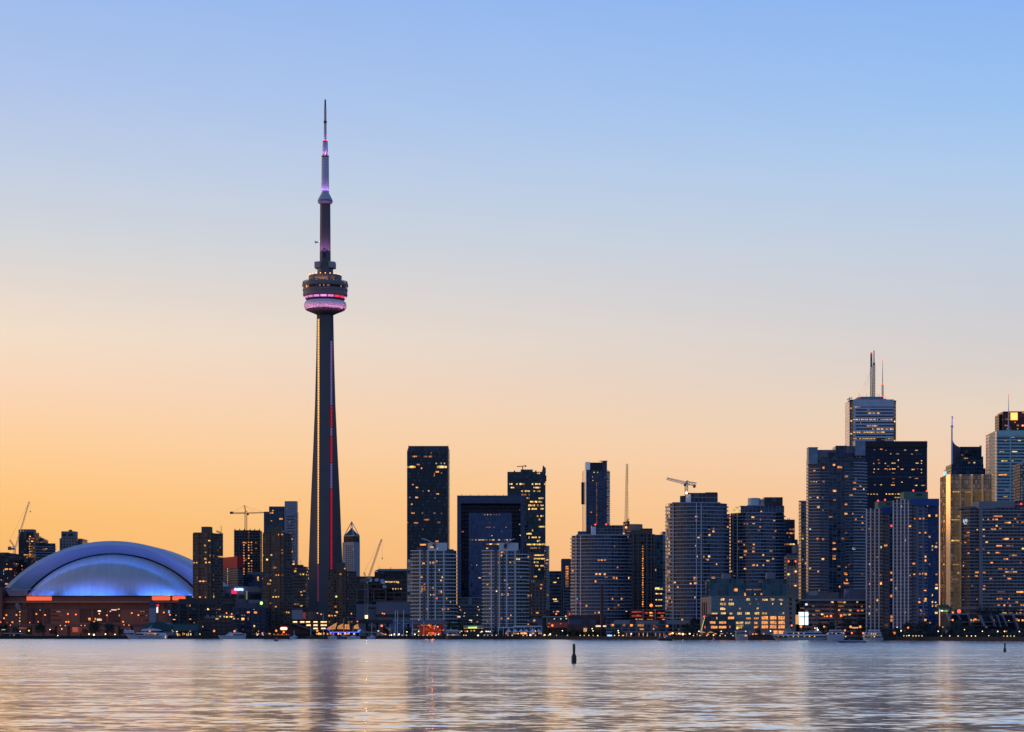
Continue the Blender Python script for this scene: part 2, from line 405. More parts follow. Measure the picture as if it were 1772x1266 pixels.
def strip(side, y0, y1, m, w=1.6):
    xx = tcx+side*(W/2+1.25); yy = TY-4.6; mb = MB(); z0, z1 = tz(y0), tz(y1)
    a, b = (xx-w/2, xx+w/2)
    mb.prism([(a, yy), (b, yy), (b, yy+2), (a, yy+2)], z0, z1, cw=w, fh=2.6)
    mb.build('lift_window_strip', m, tw)
strip(-1, 975, 552, E_gold); strip(-1, 1040, 976, E_dred)
for y0, y1, m in ((701, 590, E_pur), (739, 702, E_red), (754, 740, E_pur), (800, 755, E_red), (845, 801, E_pur), (985, 846, E_red)): strip(1, y0, y1, m)
# pod: photo pixel profile (half width, row)
def prof(l): return [(r*tk, tz(y)) for r, y in l]
def lat(name, l, m, n=64, smooth=True, ucell=None, parent=None):
    return MB().lathe(prof(l), (tcx, TY), n, ucell=ucell).build(name, m, parent or tw, smooth, sharp=30)
lat('pod_underside', [(14, 545), (20, 542), (31, 537.5), (34, 536)], pmat('pod_under', (.10, .09, .10), .7))
def radome_mat():
    m, nt, b = _new('radome_fabric'); uv = nt.nodes.new('ShaderNodeUVMap'); s = nt.nodes.new('ShaderNodeSeparateXYZ'); nt.links.new(uv.outputs[0], s.inputs[0])
    n = nmath(nt, 'SINE', nmath(nt, 'MULTIPLY', s.outputs[0], 6.283)); b.inputs['Base Color'].default_value = (.6, .55, .58, 1)
    bp = nt.nodes.new('ShaderNodeBump'); bp.inputs['Distance'].default_value = .5; bp.inputs['Strength'].default_value = .2
    nt.links.new(n, bp.inputs['Height']); nt.links.new(bp.outputs[0], b.inputs['Normal']); b.inputs['Roughness'].default_value = .5
    return m
lat('radome_ring', [(33, 536)]+[(31+5.7*math.cos(t), 528.6-8*math.sin(t)) for t in [R(a) for a in range(-68, 82, 10)]]+[(30, 520.5)], radome_mat(), ucell=48)
lat('soffit', [(29.5, 521), (30.5, 520), (33, 518.5)], pmat('pod_under', (.1, .09, .1)))
# lit slanting window gallery, each window a part
for k in range(9):
    a0, a1 = 180+k*20+1.6, 180+(k+1)*20-1.6
    col = E_wr if False else None
    m = emat('gallery_red', (1, .03, .05), 1.1) if k in (6, 7) else emat('gallery_pink', (.95, .32, .85), 1.0, .35)
    MB().lathe([(34.9*tk, tz(517.5)), (36.9*tk, tz(514.3))], (tcx, TY), 6, a0=a0, a1=a1).build('gallery_window', m, tw)
lat('gallery_wall', [(33, 518.8), (37.8, 512.6)], pmat('gallery_dark', (.08, .05, .07)))
lat('pod_band', [(37.8, 512.6), (38.4, 511), (38.5, 509), (38.2, 507.5), (38.2, 504.2), (38.8, 503.6), (39, 502), (38.9, 500.8)], pod_grey)
lat('window_band', [(38.3, 500.8), (38.8, 496.4)], fmat('pod_glass', (.03, .03, .03), (.02, .025, .035), .08, .0, metal=.4), ucell=90)
for k, a in enumerate((222, 226, 260, 270, 279, 283, 318)):
    MB().lathe([(38.6*tk, tz(499.8)), (38.9*tk, tz(497.6))], (tcx, TY), 2, a0=a, a1=a+2.4).build('lit_window', emat('pod_lit', (1, .5, .2), .5, .5), tw)
lat('pod_roof_band', [(39.3, 496.4), (39.9, 494.5), (39.9, 492.6), (39.2, 491.8), (33, 491)], pod_grey)
lat('walkway_roof', [(33, 491), (33, 488), (29, 486.2), (27.2, 485.6)], pmat('roof_panels', (.35, .25, .18), .6))
lat('upper_drum', [(27.2, 485.6), (28.4, 484.8), (28.6, 477.4), (28, 477), (27.4, 478), (14, 478)], pod_grey)
mb = MB()
for k in range(40):                                 # edge-walk hoop frames round the rim
    t0, t1 = 2*math.pi*k/40, 2*math.pi*(k+1)/40
    def pp(t, r, y): return (tcx+r*tk*math.cos(t), TY+r*tk*math.sin(t), tz(y))
    mb.tube(pp(t0, 39, 491.8), pp((t0+t1)/2, 38.2, 487.8), .3, n=4); mb.tube(pp((t0+t1)/2, 38.2, 487.8), pp(t1, 39, 491.8), .3, n=4)
    mb.tube(pp(t0, 35, 489.5), pp(t1, 38.2, 488), .25, n=4); mb.tube(pp(t0, 38.2, 487.8), pp(t1, 38.2, 487.8), .25, n=4)
mb.build('rim_frame', pmat('rim_steel', (.2, .2, .22), .5), tw)
amb = emat('amber_lamp', (1, .42, .09), 2.6)
for a in range(190, 360, 17):
    r = 28.2*tk; c = (tcx+r*math.cos(R(a)), TY+r*math.sin(R(a)), tz(476.2))
    MB().ball(c, .55, 6, 4).build('rim_lamp', amb, tw)
for a in (243, 253, 262, 270, 278, 302):
    r = 28.7*tk; c = (tcx+r*math.cos(R(a)), TY+r*math.sin(R(a)), tz(486.9))
    MB().ball(c, .7, 6, 4).build('soffit_lamp', amb, tw)
    plight('soffit_light', (c[0]+1.5*math.cos(R(a)), c[1]+1.5*math.sin(R(a)), c[2]+.6), (1, .45, .12), 160, .5, tw)
lat('collar', [(13.7, 478), (13.7, 462), (9.6, 462)], pmat('collar', (.11, .09, .11), .6), n=6, smooth=False)
for s in (-1, 1):
    for a in (-62, 62):
        r = 12.3*tk; c = (tcx+s*r*math.sin(R(62))*1., TY-r*math.cos(R(62))*(1 if a > 0 else -1), tz(459))
        MB().box((c[0]+0, c[1], tz(459)), (6.4, 6.2, 10.6*tk), s*R(28)*(1 if a > 0 else -1)).build('equipment_box', pmat('equip', (.3, .27, .28), .6), tw)
lat('upper_shaft', [(10, 462), (9.5, 454), (8.9, 353)], conc_dark, n=6, smooth=False)
MB().box((tcx-.5, TY-5.5, tz(439)), (2.2, 1, 7.5)).build('louvre', pmat('louvre', (.03, .03, .09)), tw)
lat('sky_pod', [(8.9, 353), (11.6, 351.6), (12.9, 349.6), (12.9, 346), (11.8, 344), (8.6, 337.6), (7, 335)], pmat('sky_pod', (.4, .36, .4), .5, var=.1), n=32)
lat('sky_pod_glazing', [(13.05, 348.4), (13.05, 346.8)], fmat('skypod_glass', (.3, .28, .3), (.03, .03, .04), .45, 0), n=32, ucell=32)
ant = fmat('antenna_cladding', (.26, .25, .3), (.5, .48, .56), .0, .12, var=.06, metal=0, rough=.5, tilt=0, blind=0)
def lat2(name, r0, y0, r1, y1, m, n=20):
    mb = MB(); k = max(1, int((y0-y1)/4.3)); mb.lathe(prof([(r0+(r1-r0)*i/k, y0+(y1-y0)*i/k) for i in range(k+1)]), (tcx, TY), n); return mb.build(name, m, tw, True, sharp=30)
lat2('antenna_mast', 6.7, 335, 6.3, 272, ant); lat2('antenna_mast', 4.7, 270.5, 4.5, 245.5, ant); lat2('antenna_mast', 2.4, 244, 2.1, 185, ant); lat2('antenna_tip', 1.6, 185, 1.3, 172, pmat('antenna_dark', (.05, .03, .03)))
for r, y0, y1 in ((6.4, 272, 269), (4.3, 246.6, 244)): lat('antenna_cap', [(r, y0), (r, y1), (2, y1)], pmat('antenna_dark', (.05, .03, .03)), n=20)
lat('antenna_collar', [(2.7, 213), (2.7, 209)], pmat('antenna_dark', (.05, .03, .03)), n=16)
red_l = emat('beacon_red', (1, .03, .08), 1.6)
lat('beacon_ring', [(4.9, 270.6), (4.9, 268)], red_l, n=20); lat('beacon_ring', [(2.6, 244), (2.6, 241.5)], red_l, n=16)
for a in range(195, 360, 15):                       # floodlights washing the ring
    t = R(a); plight('ring_floodlight', (tcx+46*tk*math.cos(t), TY+46*tk*math.sin(t), tz(543)), (1, .36, .72), 1300, .6, tw, 110, (tcx+33*tk*math.cos(t), TY+33*tk*math.sin(t), tz(526)))
for a in (215, 270, 325):
    t = R(a)
    plight('mast_floodlight', (tcx+11.5*tk*math.cos(t), TY+11.5*tk*math.sin(t), tz(336)), (.62, .3, 1), 5200, .4, tw, 70, (tcx+3*math.cos(t), TY+3*math.sin(t), tz(312)))
    plight('mast_floodlight', (tcx+9*tk*math.cos(t), TY+9*tk*math.sin(t), tz(272)), (.62, .3, 1), 2500, .4, tw, 70, (tcx, TY, tz(258)))
    plight('mast_floodlight', (tcx+6*tk*math.cos(t), TY+6*tk*math.sin(t), tz(246)), (.62, .35, 1), 1200, .4, tw, 60, (tcx, TY, tz(228)))
    plight('mast_floodlight', (tcx+19*tk*math.cos(t), TY+19*tk*math.sin(t), tz(446)), (.6, .22, .7), 22000, .4, tw, 60, (tcx, TY, tz(385)))
# ------------------------------------------------------------------ building kit
LITM = {}
def litm(k):
    if k not in LITM:
        LITM[k] = {'o': lambda: emat('lit_orange', (1, .31, .05), .9, .55, .85, .55), 'a': lambda: emat('lit_amber', (1, .44, .10), .95, .55, .85, .55),
                   'y': lambda: emat('lit_yellow', (1, .6, .16), .95, .55, .85, .55), 'p': lambda: emat('lit_pale', (1, .8, .5), 1.0, .45, .4),
                   'd': lambda: emat('lit_dim', (.9, .36, .1), .3, .5, .5), 'g': lambda: emat('lit_green_white', (.65, 1, .8), .8, .3, .3),
                   'r': lambda: emat('lit_red', (1, .12, .05), .9, .4, .4), 'b': lambda: emat('lit_blue', (.1, .45, 1), .9, .3), 'w': lambda: emat('lit_white', (1, .95, .85), 1.5, .2),
                   'k': lambda: pmat('dark_glass', (.010, .013, .018), .12, var=.3, spec=.25), 't': lambda: pmat('teal_glass', (.03, .06, .075), .12, .3, var=.4, scale=.3), 'n': lambda: pmat('navy_glass', (.018, .03, .06), .1, .3, var=.4, scale=.3),
                   'c': lambda: pmat('curtained_glass', (.10, .105, .12), .3, var=.3)}[k]()
    return LITM[k]
UNIT = {}
def unit(k):
    if k not in UNIT:
        mb = MB(); mb.box((0, 0, 0), (1, 1, 1)); UNIT[k] = mb.mesh('window_pane', litm(k))
    return UNIT[k]
def put_windows(root, items, name, cap=100):
    """items: (x, y, z, angle, width, height, material key); the first cap as parts, the rest as one"""
    for x, y, z, an, w, h, k in items[:cap]:
        o = link(bpy.data.objects.new(name, unit(k))); o.parent = root; o.location = Vector((x, y, z))-ORG[root.name]
        o.rotation_euler = (0, 0, an); o.scale = (w, .14, h)
    rest = items[cap:]
    if rest:
        ks = sorted(set(i[6] for i in rest)); mb = MB()
        for x, y, z, an, w, h, k in rest: mb.box((x, y, z), (w, .14, h), an, ks.index(k))
        tag(mb.build(name, [litm(k) for k in ks], root), kind='stuff')
class Wall:
    def __init__(s, a, b, z0, z1, nc, nf): s.a, s.b, s.z0, s.z1, s.nc, s.nf = Vector(a[:2]), Vector(b[:2]), z0, z1, nc, nf
    def frame(s):
        d = s.b-s.a; L = d.length; d.normalize(); return d, Vector((d.y, -d.x)), L, math.atan2(d.y, d.x)
    def cell(s, c, r, w=.72, h=.56, k='a', up=.56, proud=.05):
        d, n, L, an = s.frame(); cw, fh = L/s.nc, (s.z1-s.z0)/s.nf
        p = s.a+d*(c+.5)*cw+n*proud
        return (p.x, p.y, s.z0+(r+up)*fh, an, cw*w, fh*h, k)
PAL = {'res': 'oooaaaaaydddddp', 'off': 'yyyayyppdda', 'hot': 'ooooooaadddd', 'teal': 'yyyaaydd'}
class B:
    def __init__(s, name, label, cat, px, Y, group=None):
        s.root = thing(name, label, cat, (X(px, Y), Y, LAND), group); s.Y = Y; s.walls = []; s.items = []
    def body(s, fp, top, mat, bot=None, cw=3., fh=3., name='wall', roof=None, cont=False, keep=True):
        z0 = LAND if bot is None else Z(bot, s.Y); z1 = Z(top, s.Y)
        nf = max(1, round((z1-z0)/fh)); ws = []
        mb = MB().prism(fp, z0, z1, cw, fh, cont=cont, rmi=1)
        o = mb.build(name, [mat, roof or pmat('flat_roof', (.07, .07, .07), .9)], s.root)
        for i in range(len(fp)):
            a, b = fp[i], fp[(i+1) % len(fp)]; L = math.hypot(b[0]-a[0], b[1]-a[1]); n = (b[1]-a[1], a[0]-b[0])
            if n[0]*(a[0]+b[0])/2+n[1]*(a[1]+b[1])/2 < 0: ws.append(Wall(a, b, z0, z1, max(1, round(L/cw)), nf))
        if keep: s.walls = ws
        s.fp, s.z0, s.z1, s.nf = fp, z0, z1, nf
        return ws
    def bx(s, name, L, Rr, top, bot, mat, dy=0., dep=10., cw=3., fh=3., a=0.):
        Y = s.Y+dy; x0, x1 = X(L, Y), X(Rr, Y)
        q = [(x0, Y), (x1, Y), (x1, Y+dep), (x0, Y+dep)]
        return MB().prism(q, Z(bot, Y), Z(top, Y), cw, fh, cap0=True).build(name, mat, s.root)
    def lit(s, p, pal='res', walls=None, rmin=0, rmax=999, run=.35, w=.72, h=.56, up=.56, seed=None, proud=.05, cmin=0, cmax=999, vis=None):
        q = random.Random(seed if seed is not None else len(s.root['label'])*31+int(s.Y))
        for wl in (walls or s.walls):
            for r in range(max(rmin, 0), min(rmax, wl.nf)):
                if vis and wl.z0+(r+.5)*(wl.z1-wl.z0)/wl.nf < Z(vis, s.Y): continue
                c = 0
                while c < wl.nc:
                    if cmin <= c <= cmax and q.random() < p*(1-run):
                        n = 1
                        while q.random() < run and n < 5: n += 1
                        k = q.choice(PAL.get(pal, pal))
                        for j in range(min(n, wl.nc-c)):
                            s.items.append(wl.cell(c+j, r, w*(.5+.85*q.random() if n == 1 else 1.25), h*(.6+.55*q.random()), k if q.random() < .7 else q.choice(PAL.get(pal, pal)), up, proud))
                        c += n
                    c += 1
        return s
    def row(s, wl, r, c0, c1, k='y', p=1., w=.9, h=.5, up=.56, seed=1):
        q = random.Random(seed+r)
        for c in range(c0, min(c1, wl.nc)):
            if q.random() < p: s.items.append(wl.cell(c, r, w, h*(.8+.3*q.random()), q.choice(k), up))
        return s
    def px_lit(s, l, k=None):
        """single lit windows read off the photo: (column, row, width, height, key) on the front plane of the last body"""
        for px, py, w, h, kk in l:
            best = None
            for wl in s.walls:
                m0, m1 = CX+wl.a.x/wl.a.y*F, CX+wl.b.x/wl.b.y*F
                if m0-1 <= px <= m1+1: best = (wl, (px-m0)/(m1-m0))
            if not best: continue
            wl, t = best; d, n, L, an = wl.frame(); pt = wl.a+d*L*t+n*.08
            s.items.insert(0, (pt.x, pt.y, Z(py, pt.y), an, w*pt.y/F, h*pt.y/F, kk))
        return s
    def dark(s, key='k', walls=None, w=.5, h=.5, name='window', rmin=0, vis=None, curt=.12, up=.55, seed=3, cap=100):
        """separate window openings on a solid wall, top floors first"""
        it = []; q = random.Random(seed)
        for wl in (walls or s.walls):
            for r in range(wl.nf-1, rmin-1, -1):
                if vis and wl.z0+(r+.5)*(wl.z1-wl.z0)/wl.nf < Z(vis, s.Y): continue
                for c in range(wl.nc): it.append(wl.cell(c, r, w, h, 'c' if q.random() < curt else key, up, .02))
        it.sort(key=lambda i: -i[2]); put_windows(s.root, it, name, cap); return s
    def balc(s, fp, e0, e1, out, n, z0, fh, h, mat, name='balcony', up=0., cut=None):
        """one balcony band per floor along edges e0..e1 of the plan"""
        po = offs(fp, out)
        for r in range(n):
            mb = MB(); za, zb = z0+(r+up)*fh, z0+(r+up)*fh+h
            for i in range(e0, e1):
                j = (i+1) % len(fp); A, Bq, C, D = po[i], po[j], fp[j], fp[i]
                mb.face([(A[0], A[1], za), (Bq[0], Bq[1], za), (Bq[0], Bq[1], zb), (A[0], A[1], zb)])
                mb.face([(A[0], A[1], zb), (Bq[0], Bq[1], zb), (C[0], C[1], zb), (D[0], D[1], zb)])
                mb.face([(D[0], D[1], za), (C[0], C[1], za), (Bq[0], Bq[1], za), (A[0], A[1], za)])
                if i == e0: mb.face([(D[0], D[1], za), (A[0], A[1], za), (A[0], A[1], zb), (D[0], D[1], zb)])
                if i == e1-1: mb.face([(Bq[0], Bq[1], za), (C[0], C[1], za), (C[0], C[1], zb), (Bq[0], Bq[1], zb)])
            mb.build(name, mat, s.root)
        return s
    def fins(s, pxs, top, bot, w, mat, name='pier', out=.5, dep=1., wall=None):
        for px in pxs:
            for wl in ([wall] if wall else s.walls):
                m0, m1 = CX+wl.a.x/wl.a.y*F, CX+wl.b.x/wl.b.y*F
                if m0-.01 <= px <= m1+.01:
                    d, n, L, an = wl.frame(); k = (px-CX)/F; t = (k*wl.a.y-wl.a.x)/(d.x-k*d.y); pt = wl.a+d*t+n*(out-dep/2)
                    za, zb = max(LAND, Z(bot, s.Y)), Z(top, s.Y)
                    MB().box((pt.x, pt.y, (za+zb)/2), (w, dep, zb-za), an).build(name, mat, s.root); break
        return s
    def done(s): put_windows(s.root, [(x, y, z, a, w*.82, h*.84, k) for x, y, z, a, w, h, k in s.items], 'lit_window'); return s
CONC = pmat('pale_concrete', (.34, .32, .31), .75, var=.15); GREYC = pmat('grey_concrete', (.17, .165, .17), .8, var=.2)
DARKC = pmat('dark_concrete', (.055, .052, .05), .8, var=.25); BROWN = pmat('brown_brick', (.13, .088, .062), .85, var=.2)
STEEL = pmat('steel', (.3, .3, .32), .45, .5); DSTEEL = pmat('dark_steel', (.06, .06, .065), .5, .3); WHITEP = pmat('white_paint', (.72, .72, .72), .5, var=.06)
PAR = pmat('balcony_parapet', (.30, .32, .36), .4, var=.15); PARW = pmat('white_balcony', (.62, .60, .58), .5, var=.1); PARD = pmat('glass_balcony', (.16, .2, .26), .3, var=.2)
RED_B = lambda: emat('beacon_lamp', (1, .05, .03), 3)
def beacon(b, px, py, dy=0, r=.6):
    MB().ball(P(px, py, b.Y+dy), r, 6, 4).build('beacon', RED_B(), b.root)
G_NAVY = fmat('glass_navy', (.10, .12, .15), (.03, .055, .11), .12, .22, (.05, .07, .11))
G_TEAL = fmat('glass_teal', (.10, .12, .13), (.03, .075, .095), .1, .2, (.05, .08, .09))
G_CONDO = fmat('glass_condo', (.2, .21, .23), (.035, .06, .11), .1, .12, (.12, .13, .15), blind=.16)
G_DARK = fmat('glass_dark', (.03, .032, .038), (.015, .022, .035), .1, .25, (.025, .028, .035), rough=.15)
G_BLACK = fmat('glass_black', (.010, .015, .034), (.010, .018, .045), .14, .3, (.011, .017, .038), rough=.2, blind=.02)
G_STONE = fmat('punched_stone', (.27, .23, .19), (.03, .035, .05), .45, .45, metal=.1)
G_GRID = fmat('concrete_grid', (.14, .12, .11), (.012, .014, .02), .2, .22, metal=0, rough=.5, blind=.05)
G_GREY = fmat('grey_office', (.16, .16, .17), (.025, .035, .055), .12, .45, (.17, .17, .18), metal=.2)
# ------------------------------------------------------------------ left: behind the stadium
b = B('apartment_block', 'dark block at the far left edge with a cyan light strip', 'building', 5, 2350)
b.body(corner(-14, -14, 22, 2350), 957, G_DARK, cw=4, fh=3.1); b.bx('roof_plant', -8, 14, 955.6, 957, DSTEEL, 6)
b.lit(.09, vis=1015).px_lit([(6.3, 987, 1.4, 5, 'b'), (6.3, 992.5, 1.4, 2.5, 'b'), (12, 976, 2, 2, 'a'), (2, 1003, 2, 1.6, 'y'), (13, 1000, 1.6, 1.6, 'o')]).done()
b = B('apartment_block', 'low dark block beneath the slewing crane with orange windows', 'building', 38, 2380)
b.body(corner(22, 22, 54, 2380), 968.5, G_DARK, cw=4, fh=3.1); b.lit(.1, vis=1015).px_lit([(38, 979, 2.5, 2, 'o'), (38.5, 985, 2.5, 2, 'r'), (38, 991, 2.5, 2, 'o')]).done()
b = B('apartment_tower', 'dark tower with a stepped right side, tallest left of the stadium dome', 'building', 46, 2480)
b.body(corner(32, 32, 58, 2480), 920, G_DARK, cw=3, fh=3); b.lit(.1, vis=975)
b.body(corner(58, 58, 62.6, 2500), 925, G_DARK, name='side_wing', keep=False)
b.bx('mechanical_penthouse', 38.5, 58, 915.5, 920, GREYC, 3, 14); b.bx('parapet', 32, 38.5, 916, 920, DARKC, 0, 12)
for i in range(9): b.px_lit([(51 + (i % 3 == 0), 928+i*4.3, 2.6, 2.4, 'yoa'[i % 3])])
b.px_lit([(35.5, 918.3, 1.5, 1.4, 'y'), (40, 918.6, 1.4, 1.2, 'a')]).done()
b = B('apartment_tower', 'slim dark tower between the stepped tower and the sunset reflecting block', 'building', 67, 2520)
b.body(corner(58, 58, 74, 2520), 932, G_GREY, cw=3, fh=3); b.bx('mechanical_penthouse', 63, 73.5, 930.5, 932, GREYC, 2, 10); b.lit(.04, vis=940).done()
b = B('apartment_tower', 'glass tower behind the dome whose west edge mirrors the orange sunset', 'building', 74, 2430)
b.body(corner(52, 62, 96, 2430, 18), 939.5, G_DARK, cw=3, fh=3); b.lit(.05, vis=980)
b.balc(b.fp, 0, 1, .9, 9, Z(984, 2430), 2.95, .9, PARD)
b.bx('roof_plant', 68, 80, 938, 939.5, DSTEEL, 8)
b.px_lit([(76, 950.5, 8, 2.6, 'a'), (80, 950, 3, 3, 'y')]).done()
b = B('apartment_tower', 'pale blocky tower top with round roof tank peeking above the dome', 'building', 120, 2560)
b.body(corner(103, 103, 132, 2560), 931, G_STONE, cw=3.4, fh=3); b.lit(.03, vis=950)
b.bx('upper_block', 106, 130, 919, 931, GREYC, 3, 16); MB().lathe([(2.2, Z(919, 2570)), (2.2, Z(917, 2570)), (0, Z(915.8, 2570))], (X(122, 2570), 2570), 12).build('roof_tank', GREYC, b.root)
b.body(corner(130, 130, 142, 2570), 931, G_DARK, name='side_wing', keep=False); b.fp = corner(130, 130, 142, 2570)
b.balc(b.fp, 0, 2, 1.3, 7, Z(953, 2570), 2.1, .8, PARD); b.bx('upper_windows', 108, 114, 923, 927, litm('k'), 2.8, 1); b.bx('upper_windows', 118, 126, 923, 927, litm('k'), 2.8, 1); b.done()

# ------------------------------------------------------------------ stadium
SY = 2110.
st = thing('stadium', 'huge white domed stadium roof washed with blue light over brown concrete walls', 'stadium', (X(195, SY), SY, LAND))
def sx(px, Y=SY): return X(px, Y)
roofw = pmat('roof_membrane', (.4, .4, .4), .55, var=.06, scale=.1)
def seam_mat():
    m, nt, bb = _new('dome_membrane'); uv = nt.nodes.new('ShaderNodeUVMap'); s = nt.nodes.new('ShaderNodeSeparateXYZ'); nt.links.new(uv.outputs[0], s.inputs[0])
    f = nmath(nt, 'LESS_THAN', nmath(nt, 'FRACT', s.outputs[0]), .10)
    n = nt.nodes.new('ShaderNodeTexNoise'); n.inputs['Scale'].default_value = 1.; cb = nt.nodes.new('ShaderNodeCombineXYZ'); nt.links.new(s.outputs[0], cb.inputs[0]); nt.links.new(nmath(nt, 'MULTIPLY', s.outputs[1], .2), cb.inputs[1]); nt.links.new(cb.outputs[0], n.inputs['Vector'])
    c = nmix(nt, f, (.4, .4, .41), (.31, .31, .34)); sc = nt.nodes.new('ShaderNodeVectorMath'); sc.operation = 'SCALE'; nt.links.new(c, sc.inputs[0]); nt.links.new(nmath(nt, 'MULTIPLY_ADD', n.outputs[0], .5, .75), sc.inputs['Scale'])
    nt.links.new(sc.outputs[0], bb.inputs['Base Color']); bb.inputs['Roughness'].default_value = .55; return m
MEM = seam_mat()
cxs, zb = sx(195), Z(1032, SY-40)
def arcz(x, xh, zbase, h):                       # a circular arc of half span xh and rise h
    rr = (xh*xh+h*h)/(2*h); return zbase+max(0, math.sqrt(max(0, rr*rr-x*x))-(rr-h))
XO, HO = M(187.5, SY), Z(936, SY)-Z(1019, SY); ZO = Z(1019, SY)
XI, HI = M(150, SY), Z(959, SY)-zb
# moving roof: a deep barrel vault, its front edge a sloping fascia
mb = MB(); n = 56
xs = [XO*math.sin(math.pi*(i/n-.5)) for i in range(n+1)]
d0, d1 = SY-4., SY+86.
for i in range(n):
    a, c = xs[i], xs[i+1]; za, zc = arcz(a, XO, ZO, HO), arcz(c, XO, ZO, HO)
    mb.face([(cxs+a, d0, za), (cxs+c, d0, zc), (cxs+c, d1, zc), (cxs+a, d1, za)], [(i, 0), (i+1, 0), (i+1, 9), (i, 9)])
mb.build('moving_roof', MEM, st, True)
def band(name, x0, h0, z0, y0, x1, h1, z1, y1, m, k=56, sub=1):
    mb = MB(); pv = None
    for i in range(k+1):
        t = math.pi*(i/k-.5); q = []
        for j in range(sub+1):
            f = j/sub; xx, hh, zz, yy = x0+(x1-x0)*f, h0+(h1-h0)*f, z0+(z1-z0)*f, y0+(y1-y0)*f
            x = xx*math.sin(t); q.append((cxs+x, yy, arcz(x, xx, zz, hh)))
        if pv:
            for j in range(sub): mb.face([pv[j], pv[j+1], q[j+1], q[j]], [(i-1, j), (i-1, j+1), (i, j+1), (i, j)])
        pv = q
    return mb.build(name, m, st, True)
x2, h2, z2 = M(180, SY), Z(943.5, SY)-Z(1021, SY), Z(1021, SY)
band('roof_edge', XO, HO, ZO, d0-.3, x2, h2, z2, d0-3, roofw)
x3, h3, z3 = M(152, SY), Z(957, SY)-Z(1027, SY), Z(1027, SY)
band('fascia', x2, h2, z2, d0-3, x3, h3, z3, d0+6, roofw)
band('shadow_gap', x3, h3, z3, d0+6, XI, HI, zb, d0+8, pmat('gap_dark', (.02, .02, .025), .9))
# fixed front shell: quarter of a dome falling towards the lake
mb = MB(); nu, nv = 60, 14
def shell(u, v):                                 # u -1..1 across, v 0 rim .. 1 foot
    x = XI*math.sin(u*math.pi/2); zr = arcz(x, XI, zb, HI); ex = math.sqrt(max(0, 1-(x/XI)**2))
    yf = d0+6-44*ex; t = v*math.pi/2
    return (cxs+x, d0+7+(yf-(d0+7))*math.sin(t), zb+(zr-zb)*math.cos(t)**1.0)
for i in range(nu):
    for j in range(nv):
        u0, u1 = 2*i/nu-1, 2*(i+1)/nu-1
        mb.face([shell(u0, (j+1)/nv), shell(u1, (j+1)/nv), shell(u1, j/nv), shell(u0, j/nv)], [(i*2, j+1), (i*2+2, j+1), (i*2+2, j), (i*2, j)])
mb.build('dome_shell', MEM, st, True)
# bowl: faceted concrete wall
brick = pmat('stadium_concrete', (.13, .082, .064), .85, var=.15, scale=.05); brick2 = pmat('stadium_concrete_dark', (.09, .064, .058), .85, var=.15, scale=.05)
def ring_plan(k, ext=0.):
    return [(sx(-60), SY+70), (sx(-22), SY-12-k), (sx(20), SY-44-k), (sx(90), SY-58-k), (sx(300), SY-58-k), (sx(372), SY-40-k), (sx(420), SY+70)]
mb = MB(); pl = ring_plan(0); Yw = SY-58
zA, zB_, zC, zD = LAND, Z(1054, Yw), Z(1041.5, Yw), Z(1031, Yw)
mb.prism(ring_plan(0), zA, zB_); mb.build('lower_wall', brick, st)
MB().prism(ring_plan(-3), zB_, zC).build('middle_wall', brick2, st)
MB().prism(ring_plan(-1), zC, zD).build('upper_wall', brick, st)
MB().prism(ring_plan(.8), zC-.6, zC+.9, cap0=True).build('ledge', pmat('ledge_conc', (.2, .14, .115), .8), st)
MB().prism(ring_plan(.3), zD-.9, zD+.3, cap0=True).build('roof_rail', pmat('gap_dark', (.02, .02, .025), .9), st)
mb = MB(); Yp = SY-30
mb.prism([(sx(-30, Yp), Yp+10), (sx(-14, Yp), Yp-20), (sx(12, Yp), Yp-20), (sx(17, Yp), Yp+10)], LAND, Z(1017, Yp)); mb.build('corner_pylon', brick, st)
mb = MB(); Yq = SY-52                              # slanted dark base of the roof track at the left
mb.face([(sx(10, Yq), Yq, Z(1019, Yq)), (sx(16, Yq), Yq, Z(1031, Yq)), (sx(47, Yq), Yq, Z(1031, Yq)), (sx(49, Yq), Yq, Z(1021, Yq))]); 
mb.face([(sx(10, Yq), Yq, Z(1019, Yq)), (sx(49, Yq), Yq, Z(1021, Yq)), (sx(47, Yq), SY, Z(1019, SY)), (sx(10, Yq), SY, Z(1018, SY))]); mb.build('roof_track', pmat('track_grey', (.16, .17, .22), .6), st)
def sbox(name, L, Rr, t, bt, m, out=.3, dep=2., Y=None):
    Y = Y or Yw; q = MB(); q.box(((X(L, Y)+X(Rr, Y))/2, Y-out+dep/2, (Z(t, Y)+Z(bt, Y))/2), (X(Rr, Y)-X(L, Y), dep, Z(t, Y)-Z(bt, Y))); return q.build(name, m, st)
def bays(L, Rr, t, bt):
    sbox('window_bay', L, Rr, t, bt, fmat('stadium_glass', (.05, .04, .045), (.012, .016, .032), .1, .08, metal=0, rough=.45, blind=0), .25)
mb_gl = None
for L, Rr in ((47, 57.5), (59.5, 73.5), (76, 88)): bays(L, Rr, 1053.5, 1079)
for L, Rr in ((137.5, 158), (161, 184.5), (187.5, 208.5)): bays(L, Rr, 1053.5, 1077)
for y in (1058, 1065, 1072.5):
    sbox('slit_window', 89.5, 105, y-.9, y+.9, litm('k')); sbox('slit_window', 242, 258, y-.9, y+.9, litm('k'))
sbox('slit_window', 98, 104.5, 1057.3, 1058.8, emat('slit_lit', (.8, .55, .12), .3), .4); 
for i, x in enumerate((242.5, 247, 252)): sbox('slit_window', x, x+3, 1057.2 if i < 2 else 1064.4, 1058.6 if i < 2 else 1065.6, emat('slit_lit', (.8, .55, .12), .3), .4)
